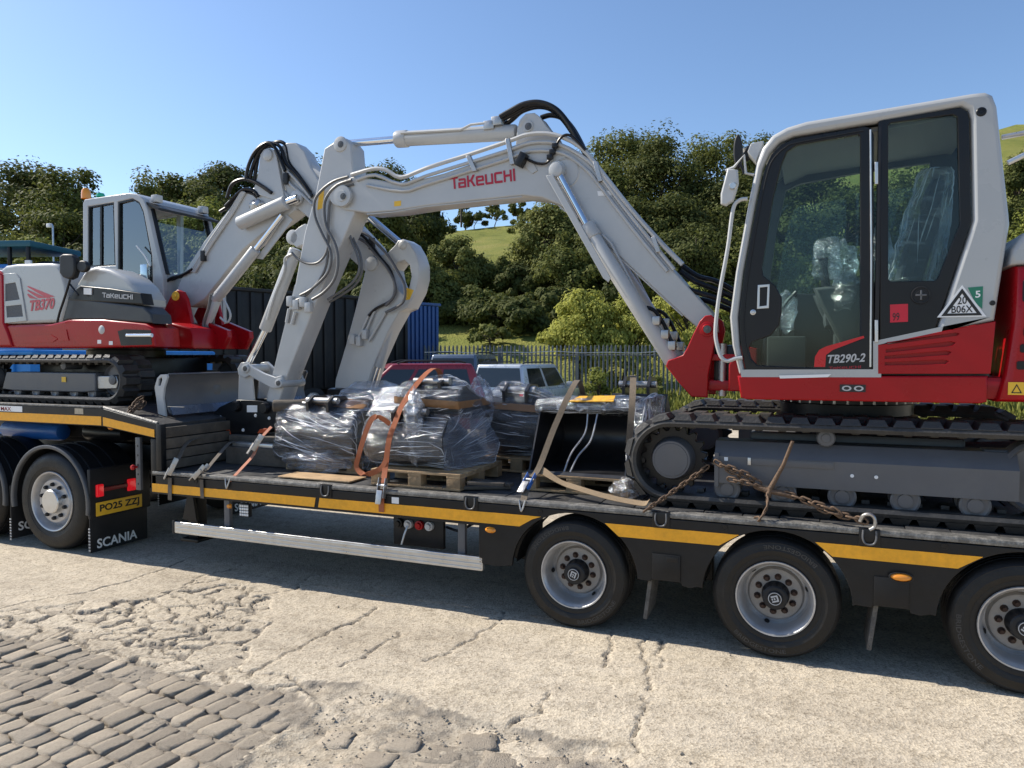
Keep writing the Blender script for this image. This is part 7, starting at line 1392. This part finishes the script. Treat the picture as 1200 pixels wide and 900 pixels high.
chain('rusty chain from the binder to the rear lashing pocket', [[W3(926, 580, 0.12), W3(945, 587, 0.1), W3(965, 597, 0.07), W3(978, 602, 0.05)], [W3(960, 592, 0.06), W3(975, 597, 0.05), W3(985, 604, 0.04)], [W3(978, 602, 0.05), W3(1000, 607, 0.03), W3(1014, 611, 0.0)]], lambda t: tube('hook', [W3(1008, 611, 0.0), W3(1012, 604, -0.01), W3(1020, 603, -0.02), W3(1025, 608, -0.02), W3(1025, 617, -0.02), W3(1019, 621, -0.02)], 0.012, P_STEEL, t, 8, 4), 1.15)
chain('rusty chain heap at the corner of the trailer neck by the blade', [[W3(150, 487, 0.05), W3(157, 480, 0.12), W3(163, 474, 0.2), W3(168, 468, 0.3)], [W3(152, 482, 0.1), W3(160, 470, 0.2), W3(166, 466, 0.25)], [W3(155, 478, 0.12), W3(164, 478, 0.2), W3(170, 472, 0.26)]])

# clear covers left on the new seat and levers of the big cab
F_SEAT = film('seat_cover_film', 0.10, (0.86, 0.93, 0.96), 0.25, (4, 4, 16), 1.0, 0.6)
hull_film(SEAT, [(2.30, y, 2.32) for y in (0.47, 1.03)] + [(2.58, y, 2.30) for y in (0.47, 1.03)] + [(2.47, y, 2.94) for y in (0.5, 1.0)] + [(2.68, y, 2.9) for y in (0.5, 1.0)] + [(2.52, y, 3.2) for y in (0.6, 0.9)] + [(2.68, y, 3.2) for y in (0.6, 0.9)], F_SEAT, 0.02, 51, 'seat_cover')
creases(FM, SEAT, 45, (0.25, 0, 1), 8, None, 0.1, 0.5, 0.004)
hull_film(SEAT, [(x, y, z) for x in (1.88, 2.0) for y in (0.35, 0.48) for z in (2.5, 2.74)], F_SEAT, 0.03, 53, 'lever_cover')
SEAT.location.x -= 0.30      # the seat stands clear of the rear pillar
# ================================================================== the yard behind: fence, parked cars, tipper trailers, skips
def plan(px, d): q = CAM + d * (_fw / math.cos(PITCH) + _rt * (px - 600) / F_PX); return Vector((q[0], q[1], 0))
P_PALE = mat('galvanised_pale', (0.13, 0.145, 0.155), 0.55, 0.3, var=0.2, scale=4)
def fence(label, pa, pb, ztop, zbot):
    a, b = Vector(pa), Vector(pb); L = (b - a).length; u = (b - a) / L; ang = math.atan2(u.y, u.x); n = int(L / 0.15)
    t = thing('palisade_fence', label, 'fence', a + Vector((0, 0, zbot)))
    h = ztop - zbot
    V = []; sec = [(-0.034, 0), (-0.017, -0.012), (0, 0.0), (0.017, -0.012), (0.034, 0)]
    rows = [(0, 1.0), (h - 0.07, 1.0), (h, 0.3)]
    for z, k in rows: V += [(x * k, y - 0.004, z) for x, y in sec] + [(x * k, y + 0.004, z) for x, y in sec]
    Fc = []
    for r in range(2):
        o = r * 10
        for k in range(4): Fc += [(o + k, o + k + 1, o + 11 + k, o + 10 + k), (o + 5 + k + 1, o + 5 + k, o + 15 + k, o + 16 + k)]
        Fc += [(o, o + 10, o + 15, o + 5), (o + 4, o + 9, o + 19, o + 14)]
    me = bpy.data.meshes.new('pale'); me.from_pydata(V, [], Fc); me.materials.append(P_PALE)
    for k in range(n):
        o = bpy.data.objects.new('pale', me); COL.objects.link(o); o.parent = t; o.location = u * (k * 0.15) + Vector((0, 0, random.uniform(-0.01, 0.01))); o.rotation_euler = (0, random.gauss(0, 0.006), ang)
    nrm = Vector((-u.y, u.x, 0))
    for f in (0.22, 0.84):
        p = a + Vector((0, 0, zbot + h * f)) + nrm * 0.03; q = p + u * L; tube('rail', [p, q], 0.022, P_PALE, t, 6)
    k = 0.0
    while k < L: p = a + u * k + nrm * 0.06; box('post', p.x - 0.04, p.x + 0.04, p.y - 0.04, p.y + 0.04, zbot - 0.2, ztop - 0.12, P_PALE, t, 0.005); k += 2.75
    pts = [a + u * (L * i / 40) - nrm * 0.05 + Vector((0, 0, ztop - 0.26 + 0.035 * math.sin(i * 0.9) * math.sin(i * 0.37))) for i in range(41)]
    tube('cable', pts, 0.014, P_ALU, t, 6, 3)
    return t
fence('grey steel palisade fence along the back of the yard', plan(498, 26.4), plan(1010, 24.9), 2.36, 0.12)

P_GLASSC = mat('car_window', (0.012, 0.016, 0.018), 0.06, var=0.02, spec=0.8)
P_TYREC = mat('car_tyre', (0.02, 0.02, 0.02), 0.8)
def car(name, label, cat, pos, heading, paint, L=4.6, W=1.82, H=1.75, kind='pickup', trim=P_PLASTIC):
    """length along local y (front at +y); outline extruded across the width, cabin narrower, panes set in"""
    t = thing(name, label, cat, pos, 'cars parked by the fence'); h = Vector(heading).normalized(); M = Matrix(((h.y, h.x, 0, pos[0]), (-h.x, h.y, 0, pos[1]), (0, 0, 1, pos[2]), (0, 0, 0, 1)))
    def prism(nm, pts, w0, w1, m, par, bev=0.05, taper=None):
        V = []
        for s in (-1, 1): V += [(s * (w0 if z <= 1.0 else w1), y, z) for y, z in pts]
        n = len(pts); b = bmesh.new(); vs = [b.verts.new(v) for v in V]
        b.faces.new(vs[:n][::-1]); b.faces.new(vs[n:])
        for k in range(n): b.faces.new((vs[k], vs[(k + 1) % n], vs[(k + 1) % n + n], vs[k + n]))
        bmesh.ops.recalc_face_normals(b, faces=b.faces[:])
        if bev: bmesh.ops.bevel(b, geom=b.edges[:], offset=bev, segments=2, profile=0.6, affect='EDGES', clamp_overlap=True)
        b.transform(M); return bm_link(nm, b, m, par, 40)
    hl, hw = L / 2, W / 2; zb = H * 0.56
    prism('body', [(-hl, 0.36), (-hl + 0.04, zb), (hl - 1.25, zb), (hl - 0.12, zb - 0.12), (hl, 0.62), (hl, 0.36)], hw, hw, paint, t, 0.07)
    if kind == 'pickup': y0, y1, y2, y3 = -hl + 0.12, -hl + 0.28, hl - 2.1, hl - 1.35
    else: y0, y1, y2, y3 = -hl + 0.05, -hl + 0.35, hl - 2.2, hl - 1.3
    cw0, cw1 = hw - 0.03, hw - 0.2
    V = [(s * cw0, y, zb - 0.02) for s in (-1, 1) for y in (y0, y3)] + [(s * cw1, y, H) for s in (-1, 1) for y in (y1, y2)]
    b = bmesh.new(); vs = [b.verts.new(v) for v in V]
    for f in ((0, 1, 5, 4), (3, 2, 6, 7), (0, 4, 6, 2), (1, 3, 7, 5), (4, 5, 7, 6), (0, 2, 3, 1)): b.faces.new([vs[i] for i in f])
    bmesh.ops.recalc_face_normals(b, faces=b.faces[:]); bmesh.ops.bevel(b, geom=b.edges[:], offset=0.07, segments=3, profile=0.6, affect='EDGES'); b.transform(M); cab_ = bm_link('cabin', b, paint, t, 40)
    def pane(nm, q, off):
        q = [Vector(p) for p in q]; n_ = (q[1] - q[0]).cross(q[3] - q[0]).normalized(); c = sum(q, Vector()) / 4
        if n_.dot(c - Vector((0, c.y if abs(n_.y) < 0.5 else 0, 1.2))) < 0: n_ = -n_
        V = [p + n_ * 0.012 for p in q] + [p - n_ * 0.02 for p in q]
        b = bmesh.new(); vv = [b.verts.new(M @ v) for v in V]
        for f in ((0, 1, 2, 3), (7, 6, 5, 4), (0, 4, 5, 1), (1, 5, 6, 2), (2, 6, 7, 3), (3, 7, 4, 0)): b.faces.new([vv[i] for i in f])
        bmesh.ops.recalc_face_normals(b, faces=b.faces[:]); return bm_link(nm, b, P_GLASSC, t, 0)
    def lp(a, b_, f): return tuple(a[i] + (b_[i] - a[i]) * f for i in range(3))
    for s in (-1, 1):
        lo0, lo1, up0, up1 = (s * cw0, y0, zb), (s * cw0, y3, zb), (s * cw1, y1, H), (s * cw1, y2, H)
        cuts = ((0.10, 0.36), (0.40, 0.64), (0.68, 0.95)) if kind != 'pickup' else ((0.12, 0.46), (0.52, 0.93))
        for f0, f1 in cuts:
            q = [lp(lp(lo0, lo1, f0), lp(up0, up1, f0), 0.1), lp(lp(lo0, lo1, f1), lp(up0, up1, f1), 0.1), lp(lp(lo0, lo1, f1), lp(up0, up1, f1), 0.84), lp(lp(lo0, lo1, f0), lp(up0, up1, f0), 0.84)]
            pane('side_window', q, s)
        box('door_mirror', s * hw - 0.02 + (0 if s > 0 else -0.16), s * hw + 0.02 + (0.16 if s > 0 else 0), y3 - 0.25, y3 - 0.12, zb, zb + 0.18, paint, t, 0.04, M)
        lamp = box('tail_lamp', s * (hw - 0.1) - 0.07, s * (hw - 0.1) + 0.07, -hl - 0.015, -hl + 0.03, zb - 0.32, zb - 0.06, P_REDL, t, 0.02, M)
        box('headlamp', s * (hw - 0.22) - 0.18, s * (hw - 0.22) + 0.18, hl - 0.07, hl + 0.01, 0.62, 0.76, P_WHT, t, 0.03, M)
        tube('roof_rail', [M @ Vector((s * (cw1 - 0.02), y1 + 0.15, H + 0.02)), M @ Vector((s * (cw1 - 0.02), y1 + 0.3, H + 0.06)), M @ Vector((s * (cw1 - 0.02), y2 - 0.3, H + 0.06)), M @ Vector((s * (cw1 - 0.02), y2 - 0.1, H + 0.01))], 0.02, trim, t, 6)
        for y in (-hl + 0.85, hl - 0.9):
            c = M @ Vector((s * (hw - 0.02), y, 0.36)); ax = (M.to_3x3() @ Vector((s, 0, 0)))
            w_ = lathe('wheel', [(0.22, 0.0), (0.3, 0.01), (0.35, -0.02), (0.36, -0.06), (0.36, -0.18), (0.3, -0.22)], c, ax, P_TYREC, t, 24); lathe('rim', [(0.22, -0.005), (0.2, -0.03), (0.12, -0.02), (0, -0.01)], c, ax, P_RIM, w_, 20)
    for yl, yu in ((y0, y1), (y3, y2)):
        q = [lp((-cw0, yl, zb), (-cw1, yu, H), 0.12), lp((cw0, yl, zb), (cw1, yu, H), 0.12), lp((cw0, yl, zb), (cw1, yu, H), 0.86), lp((-cw0, yl, zb), (-cw1, yu, H), 0.86)]
        q = [(p[0] * 0.9, p[1], p[2]) for p in q]; pane('rear_window' if yl == y0 else 'windscreen', q, 0)
    box('bumper', -hw + 0.05, hw - 0.05, -hl - 0.08, -hl + 0.02, 0.38, 0.56, trim, t, 0.04, M)
    return t
P_SILV = mat('silver_blue_paint', (0.5, 0.54, 0.58), 0.3, 0.4, var=0.04, coat=0.5); P_CARRED = mat('car_red', (0.22, 0.012, 0.02), 0.3, var=0.05, coat=0.6); P_SLATE = mat('slate_blue_paint', (0.10, 0.135, 0.19), 0.3, 0.3, var=0.05, coat=0.5); P_NAVY = mat('navy_paint', (0.015, 0.04, 0.10), 0.3, 0.2, var=0.05, coat=0.5)
def rear_at(px, d, L, h): p = plan(px, d); hh = Vector(h).normalized(); return p + hh * (L / 2)
car('pickup_truck', 'silver blue pickup with a dark rear window parked by the fence', 'pickup', rear_at(580, 21.0, 4.9, (0.06, 1, 0)), (0.06, 1, 0), P_SILV, 4.9, 1.84, 1.72, 'pickup')
car('estate_car', 'dark red car half hidden behind the wrapped buckets', 'car', plan(454, 16.2), (-0.72, -0.55, 0), P_CARRED, 4.3, 1.8, 1.80, 'suv')
car('estate_car', 'slate blue car with roof rails behind the dark red car', 'car', rear_at(527, 22.5, 4.6, (-0.12, 1, 0)), (-0.12, 1, 0), P_SLATE, 4.6, 1.85, 2.02, 'suv')
car('estate_car', 'navy car low behind the grey bucket arms', 'car', plan(425, 17.0), (-0.9, -0.3, 0), P_NAVY, 4.2, 1.75, 1.5, 'suv')
# tipper trailers with upright ribs
def tipper(label, pa, pb, H, W, paint, nribs, z0=0.9):
    a, b = Vector(pa), Vector(pb); L = (b - a).length; u = (b - a) / L; nrm = Vector((-u.y, u.x, 0)); nrm = nrm if nrm.y > 0 else -nrm
    t = thing('tipper_trailer', label, 'trailer', (a + b) / 2)
    M = Matrix(((u.x, nrm.x, 0, a.x), (u.y, nrm.y, 0, a.y), (0, 0, 1, 0), (0, 0, 0, 1)))
    box('tub', 0, L, 0.0, W, z0, H - 0.06, paint, t, 0.02, M)
    for k in range(nribs): x = 0.05 + (L - 0.22) * k / (nribs - 1); box('rib', x, x + 0.12, -0.07, -0.002, z0 + 0.05, H - 0.12, paint, t, 0.015, M)
    for x in (L + 0.002,):
        for k in range(6): y = 0.15 + (W - 0.4) * k / 5; box('end_rib', x, x + 0.06, y, y + 0.1, z0 + 0.05, H - 0.12, paint, t, 0.01, M)
    box('top_rail', -0.05, L + 0.07, -0.09, W + 0.05, H - 0.10, H, paint, t, 0.02, M)
    box('chassis', 0.1, L - 0.1, 0.5, W - 0.5, 0.6, z0, P_BLACK, t, 0.02, M)
    for x in (L * 0.62, L * 0.78, L * 0.92):
        c = M @ Vector((x, 0.0, 0.5)); w_ = lathe('wheel', [(0.3, 0.0), (0.42, 0.01), (0.49, -0.03), (0.5, -0.1), (0.5, -0.3)], c, -nrm, P_TYREC, t, 28); lathe('rim', [(0.3, 0), (0.26, -0.04), (0.15, -0.03), (0, -0.02)], c, -nrm, P_RIM, w_, 20)
    return t
P_TIPDK = mat('tipper_shade_dark', (0.008, 0.0085, 0.010), 0.5, var=0.25, scale=2, spec=0.3, dust=0.05); P_TIPBL = mat('tipper_blue', (0.014, 0.075, 0.25), 0.45, var=0.2, scale=2, dust=0.1)  # shade on the long tipper is put into its near-black colour
tipper('long dark shaded tipper trailer with upright ribs behind the bucket arms', plan(110, 18.6), plan(478, 26.4), 4.0, 2.4, P_TIPDK, 25)
tipper('blue ribbed tipper trailer end beside the fence', plan(470, 27.2), plan(514, 28.6), 4.02, 2.4, P_TIPBL, 9)
# skips and machines at the left
def skip(label, c, ang, L, W, H, paint):
    t = thing('waste_skip', label, 'skip', c, 'blue skips in the yard'); M = Matrix.Translation(c) @ Matrix.Rotation(R(ang), 4, 'Z')
    def shell(L0, L1, W0, W1, z0, z1): return [(-L0, -W0, z0), (L0, -W0, z0), (L0, W0, z0), (-L0, W0, z0), (-L1, -W1, z1), (L1, -W1, z1), (L1, W1, z1), (-L1, W1, z1)]
    V = shell(L * 0.36, L * 0.5, W * 0.48, W * 0.5, 0.0, H) + shell(L * 0.34, L * 0.48, W * 0.45, W * 0.47, 0.06, H)
    Fc = [(3, 2, 1, 0), (8, 9, 10, 11)] + [(k, (k + 1) % 4, (k + 1) % 4 + 4, k + 4) for k in range(4)] + [(k + 8, k + 12, (k + 1) % 4 + 12, (k + 1) % 4 + 8) for k in range(4)] + [(k + 4, (k + 1) % 4 + 4, (k + 1) % 4 + 12, k + 12) for k in range(4)]
    pyd('bin', [M @ Vector(v) for v in V], Fc, paint, t, 20)
    tube('rim', [M @ Vector(v) for v in ((-L * .5, -W * .5, H), (L * .5, -W * .5, H), (L * .5, W * .5, H), (-L * .5, W * .5, H), (-L * .5, -W * .5, H))], 0.045, paint, t, 8)
    for x in (-L * 0.22, L * 0.22): box('side_rib', x - 0.05, x + 0.05, -W * 0.5 - 0.05, -W * 0.48, 0.1, H - 0.06, paint, t, 0.01, M)
    return t
P_SKIPB = mat('skip_bright_blue', (0.02, 0.2, 0.55), 0.45, var=0.2, scale=3)
skip('bright blue skip seen under the red digger body at the left edge', plan(38, 13.5), 20, 1.2, 1.7, 2.03, P_SKIPB)
skip('bright blue skip seen beside the small digger swing bracket', plan(203, 15), 10, 0.75, 1.6, 2.02, P_SKIPB)
# blue lorry with a black sheet frame
def lorry():
    t = thing('skip_lorry', 'blue lorry with dark sheeted body and red lamp at the left edge', 'lorry', plan(10, 24)); c = plan(10, 24)
    P_ = mat('lorry_blue', (0.02, 0.16, 0.48), 0.4, var=0.15, scale=2, coat=0.2); M = Matrix.Translation(c) @ Matrix.Rotation(R(18), 4, 'Z')
    box('body', -2.2, 0.9, 0, 2.3, 1.2, 5.0, P_, t, 0.06, M); plate('side_gusset', [(-2.2, 4.3), (-0.6, 4.9), (0.7, 4.8), (0.9, 4.6), (-0.5, 4.55), (-2.2, 3.9)], -0.08, -0.01, mat('pale_blue_trim', (0.35, 0.42, 0.5), 0.4), t, 0.01).data.transform(M)
    box('sheet_bow', -2.3, 0.95, -0.1, 2.4, 5.55, 5.75, mat('teal_sheet', (0.015, 0.10, 0.14), 0.5), t, 0.05, M)
    for x in (-1.9, -0.9, 0.1, 0.75): box('frame_post', x, x + 0.1, -0.05, 0.05, 4.95, 5.6, P_BLACK, t, 0.01, M)
    box('rear_box', 0.92, 1.55, 0.1, 1.6, 3.9, 5.1, P_BLACK, t, 0.15, M); box('lamp', 0.95, 1.25, 0.0, 0.09, 4.45, 4.6, P_REDL, t, 0.02, M); box('lamp', 0.75, 0.95, -0.12, -0.02, 4.9, 5.1, P_WHT, t, 0.02, M)
    box('chassis', -2.2, 1.4, 0.6, 1.7, 0.6, 1.18, P_BLACK, t, 0.03, M)
    for x in (-1.4, 0.6):
        q = M @ Vector((x, 0.0, 0.5)); lathe('wheel', [(0.0, 0.0), (0.42, 0.01), (0.49, -0.03), (0.5, -0.1), (0.5, -0.3)], q, (M.to_3x3() @ Vector((0, -1, 0))), P_TYREC, t, 28)
lorry()
c = plan(84, 26); tb = thing('blue_container', 'plain blue steel container behind the engine hood', 'container', c); M = Matrix.Translation(c) @ Matrix.Rotation(R(18), 4, 'Z')
box('shell', -1.0, 1.4, 0, 2.2, 0.3, 4.95 + 0.4, mat('container_blue', (0.06, 0.14, 0.30), 0.5, var=0.15, scale=2), tb, 0.03, M)
for k in range(9): box('rib', -0.9 + 0.27 * k, -0.78 + 0.27 * k, -0.05, -0.002, 0.45, 5.2, MATS['container_blue'], tb, 0.01, M)
boxes('skid', [(-1.0, 1.4, 0.1, 0.3, 0.0, 0.298), (-1.0, 1.4, 1.9, 2.1, 0.0, 0.298)], P_BLACK, tb, 0.01); tb.children[-1].data.transform(M)
# small grey shed and lamp post
c = at_hill(84, 33); sh = thing('grey_shed', 'small grey rendered shed behind the lamp post', 'shed', c); M = Matrix.Translation(c)
box('wall', -0.75, 0.55, 0, 2, -1, 4.9 + 1.965 - c.z - 1.0, mat('grey_render', (0.25, 0.25, 0.24), 0.9, var=0.2, scale=2), sh, 0.01, M); box('roof', -0.85, 0.65, -0.1, 2.1, 5.87 - c.z, 6.0 - c.z, P_DKGREY, sh, 0.01, M); box('door', -0.3, 0.2, -0.03, -0.002, 0, 1.9, P_TIPDK, sh, 0.005, M)
c = at_hill(66, 31); lpz = 1.965 + (417 - 264) * 31 / F_PX
lp_ = thing('lamp_post', 'thin lamp post with a small white camera head above the small digger hood', 'lamp post', c); tube('pole', [c, (c.x, c.y, lpz - 0.1), (c.x - 0.05, c.y, lpz), (c.x - 0.25, c.y, lpz + 0.02)], 0.035, P_ALU, lp_, 8); box('camera_head', c.x - 0.32, c.x - 0.1, c.y - 0.08, c.y + 0.08, lpz - 0.12, lpz + 0.05, P_WHT, lp_, 0.03)
c = at_hill(541, 94); pz = 1.965 + (417 - 230) * 94 / F_PX; up_ = thing('utility_pole', 'thin pole on the field skyline beside the slim tree', 'pole', c); tube('shaft', [c, (c.x, c.y, pz)], [0.14, 0.1], M_BARK, up_, 8); box('crossarm', c.x - 0.8, c.x + 0.8, c.y - 0.06, c.y + 0.06, pz - 0.7, pz - 0.55, M_BARK, up_, 0.01)
c = at_hill(508, 92); co = thing('white_cottage', 'tiny white cottage on the field edge under the dark tree', 'house', c); box('wall', c.x - 0.9, c.x + 0.9, c.y, c.y + 2, c.z - 0.3, c.z + 1.0, P_WHT, co, 0.02)
pyd('roof', [(c.x - 1.0, c.y - 0.1, c.z + 1.0), (c.x + 1.0, c.y - 0.1, c.z + 1.0), (c.x + 1.0, c.y + 2.1, c.z + 1.0), (c.x - 1.0, c.y + 2.1, c.z + 1.0), (c.x - 1.0, c.y + 1, c.z + 1.7), (c.x + 1.0, c.y + 1, c.z + 1.7)], [(0, 1, 5, 4), (2, 3, 4, 5), (0, 4, 3), (1, 2, 5), (3, 2, 1, 0)], P_DKGREY, co, 0); box('window', c.x - 0.4, c.x + 0.1, c.y - 0.03, c.y - 0.002, c.z + 0.3, c.z + 0.8, P_GLASSC, co, 0)
